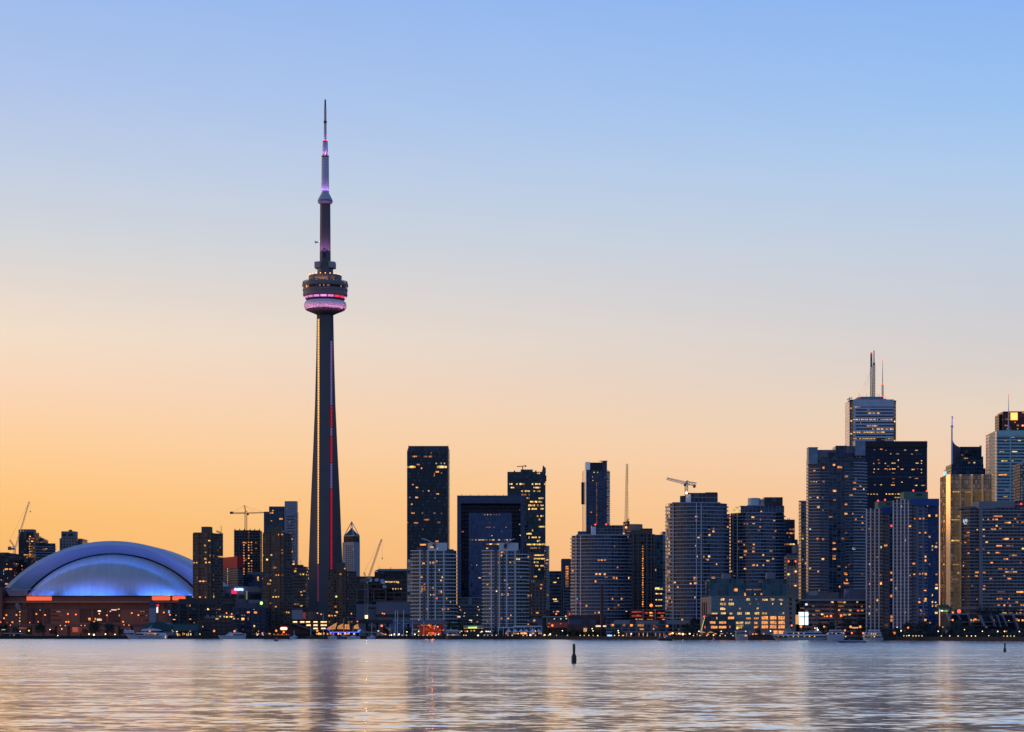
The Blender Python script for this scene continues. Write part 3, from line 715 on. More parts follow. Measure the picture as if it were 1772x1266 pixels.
for i in range(5):
    y = 1058.2+i*5.4
    for x in (29.3, 32.3, 36.2): sbox('small_window', x-.9, x+.9, y-1, y+1, litm('k'), .3)
    sbox('small_window', 33.5, 35, y-.6, y+.9, litm('y'), .45)
for L, Rr, y0, y1 in ((117, 131, 1042.5, 1046.5), (215, 231, 1042, 1046.5), (68, 73, 1044, 1048), (37, 44, 1043.5, 1047.5), (197, 204.5, 1043.5, 1046), (289, 296, 1044, 1048)): sbox('vent_panel', L, Rr, y0, y1, pmat('vent_dark', (.06, .05, .055), .7), -2.6)
for x in (58, 74, 93, 112, 135, 160, 184, 209, 235, 285): sbox('joint', x-.25, x+.25, 1041.5, 1054, pmat('vent_dark', (.06, .05, .055), .7), -2.7, .5)
def rrect(name, L, Rr, t, bt, m, rad):
    Y = Yw-.8; mb = MB(); pts = []
    for cx_, cy_, a0 in ((Rr-rad, t+rad, 0), (L+rad, t+rad, 90), (L+rad, bt-rad, 180), (Rr-rad, bt-rad, 270)):
        for k in range(5):
            a = R(a0+k*22.5); pts.append((X(cx_+rad*math.cos(a), Y), Y, Z(cy_-rad*math.sin(a), Y)))
    fr = pts[::-1]; bk = [(x, y+.7, z) for x, y, z in fr]; mb.face(pts if False else fr[::-1])
    k = len(fr)
    for i in range(k): mb.face([fr[i], fr[(i+1) % k], bk[(i+1) % k], bk[i]])
    return mb.build(name, m, st)
SIGN = emat('sign_orange', (1, .13, .035), 1.0)
rrect('lit_sign', 46, 89.3, 1031.8, 1038.8, SIGN, .3); rrect('lit_sign', 263, 294.3, 1031.2, 1038.4, SIGN, 1.5); rrect('lit_sign', 298, 321, 1031.2, 1038.4, SIGN, 2.2)
sbox('lit_sign', 192.5, 202, 1054, 1056, emat('sign_pinkwhite', (1, .5, .4), 1.1), .5)
for px, py, w, h, k in ((69.6, 1055.5, 1.6, 1.6, 'g'), (172, 1057, 5, 2.2, 'p'), (172.3, 1057.6, 1.5, 1.2, 'b'), (206.5, 1064.5, 1.6, 3.4, 'p'), (155, 1071, 4, 4, 'o'), (172, 1072, 8, 3.4, 'p'), (165, 1071, 2, 4, 'a'), (191, 1057.5, 1.6, 1.6, 'p'), (205.5, 1053.8, 3, 1.2, 'y')):
    sbox('lit_window', px-w/2, px+w/2, py-h/2, py+h/2, litm(k), .5)
mb = MB(); c = P(30.5, 1049.5, Yw-3); ax = Vector((.93, -.3, .35)).normalized()
mb.tube(c, c+ax*.8, 3.4, 3.6, 14); mb.tube(P(29, 1054, Yw-3), c, .5); mb.build('satellite_dish', GREYC, st)
# blue floodlights at the foot of the shell and under the vault edge
for i, px in enumerate((58, 73, 92, 128, 146, 160, 176, 192, 205, 226, 262, 276, 292, 308, 325, 338)):
    u = (sx(px)-cxs)/XI; ex = math.sqrt(max(.04, 1-u*u)); yf = d0+6-44*ex
    e = (26, 30, 26, 20, 24, 30, 30, 26, 20, 12, 26, 34, 34, 38, 40, 30)[i]*1000
    plight('dome_floodlight', (sx(px), yf-7.5, zb+.8), (.07, .2, 1), e*(.12 if i < 2 or i > 13 else .3), .6, st, 150, (sx(px)*.97+cxs*.03, yf+6, zb+13))
    MB().box((sx(px), yf-5.5, zb+.2), (.7, .7, .9)).build('lamp_housing', DSTEEL, st)
for i in range(15):
    x = (x3-2)*((i+.5)/7.5-1); z = arcz(x, x3+1, z3, h3)
    plight('fascia_floodlight', (cxs+x, d0-31, z-6.5), (.05, .16, 1), 7500, 1.2, st, 100, (cxs+x*1.03, d0+1, z+5))
# ------------------------------------------------------------------ between the stadium and the blue-lit centre
def brown_tower(label, L, C, Rr, top, pl, pr, ptop, Y, seed, lit, band):
    b = B('apartment_tower', label, 'building', C, Y, 'brown slab apartment towers near the shore')
    w = b.body(corner(L, C, Rr, Y, 62), top, BROWN, cw=3.1, fh=2.62)
    # the tall recessed stair strip with pale lights down the right-hand face
    front = [x for x in w if x.frame()[3] > 2 or x.frame()[3] < -.2] or w
    b.dark('k', w, .5, .48, vis=1082, curt=.22, seed=seed, cap=100)
    b.bx('penthouse', pl, pr, ptop, top+2, BROWN, 7, 12); b.bx('roof_parapet', L+1, C+2, top-1, top+1, DARKC, 10, 6)
    b.lit(.055, 'res', w, seed=seed+5, run=.45, w=.6, h=.5, proud=.1, vis=1080)
    # ribs that divide the faces
    for px in (L+(C-L)*.32, C-(C-L)*.18): b.fins([px], top-.5, 1097, 1.2, pmat('brown_rib', (.12, .075, .055), .85), 'rib', .7)
    b.fins([C+(Rr-C)*.12], top, 1097, 1.6, DARKC, 'rib', .4)
    xs = C+(Rr-C)*.22
    for i in range(int((1075-top)/8.2)):
        q = random.Random(seed+i)
        b.px_lit([(xs-.6, top+7+i*8.2, 2.0, 4.6, 'c' if q.random() < .55 else 'd')])
    b.px_lit(lit); b.done(); return b
bt = brown_tower('brown brick apartment tower just right of the stadium dome', 333.5, 365, 386, 922, 348.5, 364.5, 911, 1900, 11,
    [(342, 999.5, 3.5, 3, 'o'), (345, 1032.8, 8, 3, 'o'), (356, 1033, 3, 3, 'o'), (369.5, 1032, 4, 3.5, 'a'), (355, 943.5, 4, 3, 'y'), (356, 955.5, 4, 2.6, 'y'), (355.5, 966.5, 4, 3, 'y'), (363.5, 961, 2.5, 3, 'o'), (359, 988, 4, 4, 'o')], 0)
mb = MB(); mb.lattice(P(375, 918.5, 1905), P(385.5, 924, 1905), 1.2, .16, 6); mb.tube(P(382.7, 922, 1906), P(382.7, 909.5, 1906), .25); mb.build('roof_derrick', DSTEEL, bt.root)
brown_tower('tall brown brick apartment tower beside the concrete observation tower', 454.5, 491, 505, 922, 467.5, 485.5, 911.5, 1880, 23,
    [(490, 919, 1.6, 1.6, 'r'), (502.8, 921.5, 1.6, 1.6, 'r'), (455.5, 960.5, 2, 3, 'y'), (470, 960, 4, 3, 'y'), (476, 982, 8, 3.2, 'o'), (484, 983, 3, 3, 'o'), (467, 1004, 7, 3, 'a'), (465.5, 1010, 6, 3.2, 'a'), (476.5, 1021.5, 3, 3, 'd'), (477.5, 1049.5, 4, 2.4, 'o'), (468, 1043.5, 3, 2.6, 'd')], 0)
brown_tower('shorter brown brick apartment tower at the right foot of the observation tower', 567.5, 598, 616.5, 987.5, 582, 596, 973, 1900, 37,
    [(596.5, 983.5, 2, 2, 'y'), (590, 993.2, 7, 3, 'o'), (581, 1049.5, 5, 3, 'o'), (582.5, 1059, 5, 3, 'o'), (577.5, 1049, 2, 3.5, 'o'), (583.8, 1059.2, 3, 3, 'a'), (582, 1032, 4, 3, 'y'), (576, 1066, 3, 2, 'r')], 0)

b = B('building', 'building shell with a bright red parapet wrapped round its top', 'building', 400, 2260)
b.body(corner(386, 411, 420.5, 2260, 28), 981, G_GRID, cw=4, fh=3.2); b.fp2 = b.fp
MB().prism(offs(b.fp, .6), Z(982, 2260), Z(962.5, 2260), cap0=True).build('red_parapet', pmat('red_hoarding', (.42, .02, .015), .7, var=.15), b.root)
b.balc(b.fp, 0, 4, .5, 9, Z(1015, 2260), 2.4, .45, pmat('slab_edge', (.3, .24, .22), .7), 'floor_slab')
for i in range(10): b.px_lit([(394, 980+i*4, 2.2, 2.2, 'y')])
b.done()
b = B('tower_under_construction', 'dark concrete tower frame under construction below the level tower crane', 'building', 427, 2360)
w = b.body(corner(405, 405, 449.8, 2360, 2), 917, G_GRID, cw=2.6, fh=3.0)
b.balc(b.fp, 0, 2, .5, 22, Z(1010, 2360), 2.6, .3, DARKC, 'floor_slab')
for x in (406, 414, 422, 432, 440, 448): b.bx('column_stub', x, x+1.2, 914.6, 917, DARKC, 1, 1.5)
for i in range(15):
    y = 938+i*4.6
    for px, k in ((422, 'o'), (430.4, 'a'), (435.2, 'o')):
        if rnd.random() < .8 and not (px == 435.2 and i > 12): b.px_lit([(px, y, 2.4, 2.2, k)])
for i in range(5): b.px_lit([(430.4, 921+i*4, 1.8, 1.6, 'd')])
b.lit(.03, 'd'); b.done()
b = B('apartment_block', 'low dark blue block between the two tall brown towers', 'building', 440, 2300)
b.body(corner(420, 420, 458, 2300), 994, G_NAVY, cw=3, fh=2.8); b.lit(.07, vis=1060).px_lit([(446.5, 1001, 3, 8, 'a'), (445, 1030, 8, 1, 'd'), (434, 1030.5, 2.6, 2.6, 'y'), (447, 1030.5, 2.4, 2.4, 'y'), (420, 1006, 2, 2, 'o')])
b.bx('upper_block', 428, 457, 989, 994, GREYC, 6, 10); b.done()
b = B('office_tower', 'blue glass tower with a taller pale slab on its right edge behind a brown tower', 'building', 485, 2320)
b.body(corner(456.5, 456.5, 493, 2320), 885, G_TEAL, cw=3.2, fh=3.6); b.lit(.02, 'off', vis=925)
b.px_lit([(470, 887, 7, 3, 'o'), (486, 897.5, 7, 2.6, 'o'), (469.5, 901, 3, 2, 'o')])
b.body(corner(465.5, 465.5, 493, 2325), 875.5, G_NAVY, bot=885, name='upper_block', cw=3.2, fh=3.6); b.px_lit([(472.5, 883.2, 2.4, 2, 'y')])
w = b.body(corner(492.5, 513, 515.3, 2312, 86), 867.5, fmat('pale_panel', (.32, .34, .38), (.24, .26, .3), .06, .12, metal=0, rough=.5, tilt=.02, blind=0, var=.15), name='slab_tower', cw=3, fh=3.2)
for i in range(22): b.px_lit([(502.5, 893+i*5.3, 17, 1.5, 'k')]); 
b.px_lit([(501, 903, 2, 2, 'a')])
for i in range(32):
    y = 887+i*3.1; MB().box((X(514.6, 2312), 2316, Z(y, 2312)), (1.1, 7, .9)).build('balcony', PARW, b.root)
b.px_lit([(505, 932.5, 2.4, 3, 'a'), (505.5, 954, 2.4, 4, 'a'), (508.5, 971.5, 3, 3, 'o'), (508, 976, 4, 3, 'a')])
b.done()
b = B('office_block', 'dark banded block with yellow windows against the left foot of the observation tower', 'building', 515, 2130)
w = b.body(corner(503, 503, 529, 2130), 980, fmat('brown_band', (.12, .085, .06), (.012, .015, .022), .1, .5, (.12, .085, .06), metal=.1), cw=3, fh=3.1)
b.bx('roof_plant', 505, 524, 977, 980, DARKC, 4, 8); b.lit(.11, 'yyad', run=.4, vis=1057); MB().tube(P(520.5, 978, 2134), P(520.5, 969, 2134), .15).build('mast', STEEL, b.root)
b.px_lit([(512, 983.5, 2, 2, 'r'), (520, 993.5, 3, 2.6, 'y'), (525, 993.5, 3, 2.6, 'y'), (521.5, 1048, 5, 2.4, 'y'), (521, 1024, 3, 2.4, 'a'), (522, 1029.5, 3, 2.4, 'a')]).done()
b = B('office_tower', 'slim stone tower capped by a glass pyramid with an open pointed frame', 'building', 608, 2520)
b.body(corner(592.5, 612, 622.8, 2520, 50), 937.5, pmat('pyr_stone', (.34, .33, .34), .7), cw=3, fh=3.6)
b.body(corner(594.5, 612, 622.5, 2524, 50), 927, G_DARK, bot=937.5, name='upper_block', keep=False)
for r in range(14):
    for c in range(4):
        q = r*4+c; b.px_lit([(599.2+c*3.4, 944.5+r*3.62, 2.5, 2.3, 'n')])
ap = P(608.5, 902.3, 2540); fpb = [Vector((p[0], p[1], Z(926.5, 2524))) for p in corner(595.5, 612, 622, 2526, 50)]
mb = MB()
for i in range(4): mb.tube(fpb[i], ap, .55, n=4); mb.tube(fpb[i], fpb[(i+1) % 4], .5, n=4)
mb.build('pyramid_frame', pmat('pale_frame', (.45, .42, .4), .5), b.root)
mb = MB(); a2 = Vector((ap.x, ap.y, Z(912, 2524)))
for i in range(4): mb.face([fpb[i]+Vector((0, 0, .3)), fpb[(i+1) % 4]+Vector((0, 0, .3)), a2], [(0, 0), (7, 0), (3.5, 5)])
mb.build('glass_roof', fmat('pyr_glass', (.05, .09, .08), (.02, .075, .06), .12, .12, var=.4), b.root)
b.px_lit([(611, 950, 1.6, 1.8, 'y'), (607.5, 930, 12, 5, 'k')]).done()
b = B('office_block', 'dark broadcasting block with a green roof and satellite dishes', 'building', 660, 2180)
w = b.body(corner(616, 616, 708, 2180), 997, fmat('brown_bay', (.11, .075, .06), (.012, .014, .022), .1, .3, metal=.1, blind=.02), cw=7, fh=4.2)
b.body([(X(648, 2200), 2200), (X(708, 2200), 2200), (X(708, 2240), 2240), (X(652, 2240), 2240)], 988, G_DARK, bot=998, name='upper_block', keep=False)
mb = MB(); q = [(X(647, 2200), 2199), (X(709, 2200), 2199), (X(706, 2230), 2230), (X(658, 2230), 2230)]
z0, z1 = Z(988, 2200), Z(983.8, 2200); mid = [P(656, 984, 2212), P(704, 984, 2212)]
mb.face([(q[0][0], q[0][1], z0), (q[1][0], q[1][1], z0), mid[1], mid[0]]); mb.face([(q[1][0], q[1][1], z0), (q[2][0], q[2][1], z0), mid[1]]); mb.face([(q[2][0], q[2][1], z0), (q[3][0], q[3][1], z0), mid[0], mid[1]]); mb.face([(q[3][0], q[3][1], z0), (q[0][0], q[0][1], z0), mid[0]])
mb.build('green_roof', pmat('copper_roof', (.03, .07, .065), .6), b.root)
for px in (656, 676): MB().tube(P(px, 988, 2201), P(px, 981, 2201), .25).build('roof_mast', DSTEEL, b.root)
b.lit(.16, 'yyaad', run=.5, w=.35, h=.35, vis=1042)
for x0, x1, y0, y1 in ((617, 638, 1019, 1042), (646, 668, 1019, 1042)):
    for (a, c_, t, u) in ((x0, x0+1.5, y0, y1), (x1-1.5, x1, y0, y1), (x0+1.5, x1-1.5, y0, y0+1.6), (x0+1.5, x1-1.5, y1-4.8, y1-3.2)): b.bx('window_surround', a, c_, t, u, pmat('pink_stone', (.24, .17, .15), .8), -2.5, 2.4)
for i in range(12): b.px_lit([(668+i*3 if i < 8 else 680+(i-8)*4.6, 1006.5 if i < 8 else 1018.5, 2.2, 2.4, 'y')])
b.done()
for i, (px, py, r, tx, lb) in enumerate(((639, 1003, 5.0, .55, 'large white satellite dish tipped up, leftmost on the broadcasting block'), (652, 1003.5, 3.3, -.1, 'small white round satellite dish between two bigger dishes on the broadcasting block'), (661.5, 1006.5, 5.0, .6, 'broad white satellite dish above the pink stone window frame'), (665.2, 1015, 3.4, .1, 'small white satellite dish lowest on the broadcasting block'))):
    Yd = 2172; c = P(px, py, Yd); t = thing('satellite_dish', lb, 'dish', (c.x, c.y, Z(1019, Yd)), 'satellite dishes on the broadcasting block'); rr = M(r, Yd); ax = Vector((tx, -.75, .45)).normalized(); e1 = ax.orthogonal().normalized(); e2 = ax.cross(e1); mb = MB()
    for k in range(16):
        for j in range(4):
            def dp(k_, j_):
                a = 2*math.pi*k_/16; f = j_/4*rr; return c+(e1*math.cos(a)+e2*math.sin(a))*f+ax*(f*f/rr*.32)
            mb.face([dp(k, j), dp(k, j+1), dp(k+1, j+1), dp(k+1, j)] if j else [dp(k, 0), dp(k, 1), dp(k+1, 1)])
    mb.build('dish', pmat('dish_white', (.5, .5, .52), .5, var=.08), t, True)
    mb = MB(); mb.tube(c-ax*.3, (c.x, c.y+1, Z(1019, Yd)), .45); mb.tube(c-ax*.3, (c.x+2, c.y+2, Z(1019, Yd)), .3); mb.build('stand', DSTEEL, t)
    mb = MB(); mb.tube(c+e1*rr*.6+ax*.2, c+ax*rr*.9, .12, n=4); mb.tube(c-e1*rr*.6+ax*.2, c+ax*rr*.9, .12, n=4); mb.ball(c+ax*rr*.9, .4, 6, 4); mb.build('feed', DSTEEL, t)
b = B('warehouse', 'long windowless pale grey box building below the broadcasting block', 'building', 665, 2030)
G2 = pmat('grey_cladding', (.17, .17, .2), .7, var=.06, scale=.03)
b.body(corner(616, 616, 650.5, 2040), 1045, G2, name='wall'); b.body(corner(650.5, 650.5, 716, 2030), 1041, G2, name='wall', keep=False)
b.bx('recess_band', 637, 650, 1050.5, 1053.5, DARKC, 9.8, .4); b.bx('roof_trim', 650.5, 716, 1040.4, 1041.2, GREYC, -.4, 1); b.bx('base_band', 650.5, 716, 1062.5, 1067, DARKC, -.6, .5); b.done()
b = B('concert_hall', 'small grey box with a brown drum at the foot of the observation tower', 'building', 525, 2060)
b.body(corner(504.5, 504.5, 523, 2060), 1055, pmat('grey_white', (.3, .31, .34), .7, var=.08), name='wall')
MB().lathe([(M(8, 2060), LAND), (M(8, 2060), Z(1058, 2060)), (0, Z(1058, 2060))], (X(540, 2064), 2064), 24).build('drum', pmat('brown_drum', (.2, .12, .09), .7), b.root)
b.bx('upper_block', 523, 546, 1051.5, 1059, DARKC, 6, 12); b.bx('lit_wall', 523.7, 528.5, 1059.3, 1070, emat('red_glow_wall', (.5, .06, .03), .35), 1, 1); b.done()
# hotel and sign block behind the brown towers
b = B('hotel', 'grey stone block with a red sign and blue rooftop lights', 'building', 415, 2130)
b.body(corner(386, 386, 447, 2130), 1016, pmat('hotel_stone', (.19, .15, .13), .8), cw=6, fh=4.6)
for x0, x1, y0, y1 in ((388.5, 398, 1026, 1033), (400, 409.5, 1028, 1034), (413, 423, 1029, 1035.5), (388.5, 398, 1035.5, 1041.5), (400, 407.5, 1036.5, 1041), (389, 398, 1043.5, 1049), (400, 407, 1044, 1049)): b.bx('window', x0, x1, y0, y1, litm('k'), -.15, .3)
b.bx('lit_sign', 400.3, 410, 1020, 1027.2, emat('sign_crimson', (1, .02, .09), .9), -1, .8)
for i, px in enumerate((407.5, 412, 415, 419)): MB().ball(P(px, 1019.4+.4*(i % 2), 2128), 1.3, 8, 5).build('blue_lamp', emat('blue_lamp', (.3, .4, 1), 3.2), b.root)
b.bx('parapet', 386, 447, 1014.6, 1016, GREYC, -.3, 1.5); b.bx('light_column', 426, 428, 1022.5, 1037, emat('green_tube', (.5, .55, .25), .35), -1, 1)
b.bx('side_wing', 428, 455, 1024, 1070, pmat('navy_wall', (.05, .05, .08), .8), -6, 5)
b.bx('window', 431, 452, 1027, 1038, litm('k'), -6.2, .3)
MB().ball(P(452.2, 1043.3, 2122), 1.5, 8, 5).build('green_lamp', emat('green_lamp', (.6, 1, .3), 2), b.root); b.done()
b = B('apartment_block', 'dark blue balcony block in front of the stadium beside the first brown tower', 'building', 320, 1890)
w = b.body(corner(297, 297, 373, 1890), 1045, G_DARK, cw=4, fh=3); b.balc(b.fp, 0, 1, 1.2, 8, LAND+2, 2.75, .7, DARKC)
b.bx('upper_storey', 309, 373, 1036, 1045, DARKC, 2, 20); b.bx('roof_plant', 325, 335, 1033.5, 1036, DARKC, 6, 8)
for x in (297.5, 311, 326, 345): b.fins([x], 1045, 1095, 1.6, DARKC, 'pier', 1.6, 2)
b.px_lit([(328.5, 1071, 6, 1.8, 'o'), (336, 1077, 2, 1.8, 'o'), (304.5, 1064.5, 2, 1.6, 'a'), (355, 1055, 1.6, 1.6, 'o'), (333, 1032.8, 3, 2.4, 'o')]).lit(.02).done()
b = B('apartment_block', 'low brown block with small roof gables and balcony rows by the water', 'building', 375, 1800)
w = b.body(corner(342, 342, 407, 1800), 1071.5, pmat('lowrise_brick', (.085, .06, .055), .85), cw=3.6, fh=3)
b.dark('n', w, .6, .5); b.balc(b.fp, 0, 1, 1.1, 5, LAND+2.6, 2.9, .35, pmat('rail_brown', (.15, .09, .08), .7))
for x, wd, hh in ((357.5, 4.5, 6), (367, 4.5, 5), (376, 3.6, 5)):
    mb = MB(); y = 1803; a, c_ = X(x-wd, y), X(x+wd, y); zt, zm = Z(1069.5, y), Z(1069.5-hh, y)
    for yy in (y,): mb.face([(a, yy, zt), (c_, yy, zt), ((a+c_)/2, yy, zm)])
    mb.face([(a, y, zt), ((a+c_)/2, y, zm), ((a+c_)/2, y+9, zm), (a, y+9, zt)]); mb.face([((a+c_)/2, y, zm), (c_, y, zt), (c_, y+9, zt), ((a+c_)/2, y+9, zm)]); mb.face([(a, y+9, zt), ((a+c_)/2, y+9, zm), (c_, y+9, zt)]); mb.build('gable', GREYC, b.root)
b.bx('teal_roof', 380, 405, 1062.2, 1067, pmat('teal_roof', (.03, .10, .10), .6), 4, 12); b.bx('roof_terrace', 379, 406, 1067, 1071.5, DARKC, 4.5, 10)
for px, py, w_, k in ((392.5, 1067.3, 3, 'y'), (397, 1067.2, 2.4, 'y'), (401.5, 1067, 5, 'y'), (404.8, 1070, 2.5, 'p'), (388, 1066.7, 2, 'y'), (381, 1066.5, 2, 'a'), (375.5, 1070.3, 4.5, 'y')): b.bx('lit_window', px-w_/2, px+w_/2, py-1.1, py+1.1, litm(k), 2.2, .3)
b.px_lit([(351, 1084, 2, 2.4, 'a'), (346, 1090, 2, 2, 'o')]).done()
b = B('apartment_block', 'dark navy mid-rise block with two bright orange top windows', 'building', 435, 1850)
w = b.body(corner(406.5, 406.5, 460, 1850), 1051, pmat('navy_brick', (.04, .038, .055), .8), cw=4.2, fh=3)
b.dark('n', w, .62, .55, curt=.05); b.bx('upper_storey', 409, 444, 1043, 1051, pmat('slate', (.07, .08, .1), .7), 5, 16); b.bx('roof_plant', 430, 448, 1037.5, 1043, GREYC, 9, 10); b.bx('roof_trim', 406.3, 442, 1050, 1052.5, pmat('navy_trim', (.04, .06, .16), .6), -.5, 1)
b.px_lit([(429.7, 1059.2, 5.5, 3.2, 'o'), (442.3, 1059.5, 6.5, 4, 'o'), (411, 1071, 5, 4, 'o'), (420.2, 1071, 6, 4.6, 'a'), (418.7, 1064.5, 2.6, 2, 'd'), (423, 1064.5, 2.2, 2, 'd'), (439.5, 1054.3, 1.8, 1.2, 'y'), (440, 1083, 3, 3.6, 'y'), (420.5, 1089, 2.4, 2, 'd'), (429.5, 1070.5, 2, 5, 'd')]).done()
# ------------------------------------------------------------------ centre
b = B('office_tower', 'tall dark glass slab tower standing alone left of the blue framed block', 'building', 740, 2250)
w = b.body(corner(704.3, 704.3, 773.6, 2250, 0, 45), 781, fmat('slab_tower_glass', (.05, .055, .06), (.018, .035, .045), .12, .3, (.02, .03, .036), sub=1), cw=1.7, fh=3.5, name='glass_curtain_wall')
mb = MB(); q0 = [(p[0], p[1]) for p in b.fp]; x0, x1 = X(706.5, 2250), X(775.5, 2250)
MB().prism([(x0, 2252), (x1, 2252), (x1, 2292), (x0, 2292)], Z(781, 2250), Z(771, 2250), 3, 9).build('crown', fmat('crown_glass', (.06, .07, .09), (.06, .075, .1), .06, .1, metal=.1, rough=.4), b.root)
mb = MB(); mb.face([(X(704.3, 2250), 2250, Z(781, 2250)), (x0, 2251.5, Z(781, 2250)), (x0, 2251.5, Z(773, 2250))]); mb.build('corner_blade', G_DARK, b.root)
b.bx('edge_fin', 773.6, 776.3, 774, 1095, fmat('fin_mosaic', (.13, .13, .14), (.05, .04, .04), .4, .4, metal=0), -.5, 40, 1.2, 1.8)
b.row(w[0], w[0].nf-5, 0, 5, 'yya', 1, 1.2, .7); b.row(w[0], w[0].nf-5, 18, 24, 'yyp', .95, 1.2, .8); b.row(w[0], w[0].nf-4, 17, 24, 'yd', .6, .8, .5); b.row(w[0], w[0].nf-2, 9, 15, 'ad', .9, 1.2, .5)
for px, py, ww in ((723.5, 803.5, 7), (729.5, 810, 2.5), (756.5, 816, 7), (714.5, 838, 4), (721.5, 843, 4.5), (742, 849, 3.5), (757, 854.5, 6), (752.5, 861.5, 2), (721, 860.5, 6), (709.5, 860.5, 3), (764, 818, 2.4), (751.5, 822.5, 1.6), (714.5, 887.5, 7), (731, 887.5, 3), (752, 887.5, 4), (738, 899, 11), (720, 904.5, 9), (712.5, 872, 3), (705.5, 904, 1.8), (764, 888, 2), (756, 936.6, 6)): b.px_lit([(px, py, ww, 2.6, 'oad'[int(px) % 3])])
b.lit(.012, 'ddoa', seed=4, vis=960)
beacon(b, 706.8, 770.3); beacon(b, 775.3, 770.3); b.done()
b = B('office_block', 'stone clad low block glowing with sunset reflection behind the left twin condo', 'building', 711, 2120)
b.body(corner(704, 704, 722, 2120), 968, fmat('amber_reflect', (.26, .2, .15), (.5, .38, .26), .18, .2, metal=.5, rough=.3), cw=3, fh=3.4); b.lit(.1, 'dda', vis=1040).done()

def twin(label, dx, dy, Y, wing, lit):
    b = B('apartment_tower', label, 'building', 750+dx, Y, 'curved pale balcony condominium twins')
    S = lambda v: v+dx
    fp = bow(S(713), S(789.5), Y, 5.5, 22, 16, 2)
    top, fh = 952+dy, 2.76; Wt = Z(top, Y); n = int((Wt-LAND)/fh)
    w = b.body(fp, top, fmat('twin_glass', (.30, .30, .31), (.035, .065, .085), .12, .12, (.2, .2, .2), blind=.2, sub=2, metal=.08), cw=3.1, fh=fh, name='glass_curtain_wall')
    z0 = Wt-n*fh
    b.balc(fp, 0, 4, 1.3, n+1, z0-fh*.0-.5, fh, .62, PARW); b.balc(fp, 11, 16, 1.3, n, z0-.5, fh, .62, PARW); b.balc(fp, 5, 8, .45, n+1, z0-.5, fh, .5, PARW, 'floor_band'); b.balc(fp, 8, 11, .45, n+1, z0-.5, fh, .5, PARW, 'floor_band')
    b.fins([S(727.5), S(741), S(753.3), S(767.5)], top-.8, 1097, .95, PARW, 'pier', 1.1, 1.2)
    b.fins([S(747)], top+3, 1097, .9, pmat('rust_strip', (.12, .06, .05), .7), 'lift_strip', .5, .6)
    b.body(bow(S(740), S(773.5), Y+4, 1, 12, 4), 938.5+dy, PARW, bot=top, name='mechanical_penthouse', keep=False)
    b.bx('penthouse_glazing', S(748.5), S(753.5), 939.5+dy, 948+dy, litm('n'), 3, 1); 
    b.body(bow(S(722), S(741), Y+5, 1, 10, 3), 946+dy, G_CONDO, bot=top, name='penthouse_wing', keep=False)
    b.body(bow(S(771), S(785), Y+6, 1, 10, 3), 949.5+dy, G_CONDO, bot=top, name='penthouse_wing', keep=False)
    x0, x1, y0, y1 = wing; mb = MB()              # upswept roof blade
    ya, yb = Y+2, Y+9; s = 8
    for i in range(s):
        t, u = i/s, (i+1)/s
        def bl(t): return (x0+(x1-x0)*t, y0+(y1-y0)*(1-(1-t)**1.6))
        for yy, rev in ((ya, 0), (yb, 1)):
            a, c_ = bl(t), bl(u); th = M(1.4, Y)
            q = [P(*a, yy)-Vector((0, 0, th)), P(*c_, yy)-Vector((0, 0, th)), P(*c_, yy), P(*a, yy)]; mb.face(q[::-1] if rev else q)
        a, c_ = bl(t), bl(u); mb.face([P(*a, ya), P(*c_, ya), P(*c_, yb), P(*a, yb)]); mb.face([P(*c_, ya)-Vector((0, 0, th)), P(*a, ya)-Vector((0, 0, th)), P(*a, yb)-Vector((0, 0, th)), P(*c_, yb)-Vector((0, 0, th))])
    mb.build('roof_blade', PARW, b.root)
    b.px_lit([(S(px), py+dy, ww, hh, k) for px, py, ww, hh, k in lit])
    b.lit(.022, 'oad', seed=int(Y)+dx, w=.6, h=.55, up=.6, vis=1085); b.done()
twin('curved pale balcony condominium with its roof blade sweeping up to the left', 0, 0, 1715, (752, 729.5, 941, 931),
     [(732, 942.3, 13, 3.4, 'o'), (747.5, 946.5, 8, 3, 'y'), (756.5, 936, 6, 2.4, 'o'), (757, 949, 1.6, 1.6, 'g'), (733, 974.5, 5, 3, 'a'), (747.5, 973.5, 10, 4, 'a'), (756, 971, 2, 3, 'o'), (760, 986, 2.4, 3, 'a'), (765, 998.5, 2, 3, 'y'), (731, 1018, 3.5, 11, 'a'), (735, 1018, 2, 10, 'o'), (729, 1023, 2, 4, 'o'), (748, 1017, 7, 3.6, 'd'), (760, 1023, 2, 4, 'o'), (763.5, 1023.5, 2.2, 4, 'o'), (746, 1029, 3, 2.4, 'y'), (750.5, 1029, 3, 2.4, 'o'), (756, 1035, 3, 3, 'r'), (766, 1054, 2.6, 3.6, 'o'), (769.5, 1053.5, 2, 3.4, 'o'), (775.5, 1053, 3.5, 3.6, 'o'), (727, 1054.5, 2.4, 2.6, 'o'), (779.4, 1041, 1.6, 3, 'y')])
twin('curved pale balcony condominium with its roof blade sweeping up to the right', 123.5, 0, 1690, (872, 891, 941, 931.5),
     [(746.5, 955.5, 8, 3, 'o'), (773, 967, 8, 3.4, 'y'), (759, 973, 3, 2.6, 'a'), (766, 974, 2, 2, 'y'), (724.5, 992, 4.5, 4, 'd'), (750, 1003.5, 4, 3, 'a'), (736, 1022.5, 3, 2.6, 'p'), (746.5, 1028.5, 6.5, 3.6, 'a'), (755.5, 1028.5, 3, 4, 'o'), (724, 1053, 2.4, 3, 'a'), (760.5, 1064.5, 2, 3, 'a'), (745, 1070, 4.5, 3, 'o'), (756, 1070, 3.4, 2.6, 'o'), (720.5, 1075.5, 3, 3, 'd'), (780, 1055, 2, 3, 'd')])
b = B('apartment_block', 'low teal glass terrace block between the two curved twin condominiums', 'building', 812, 1745)
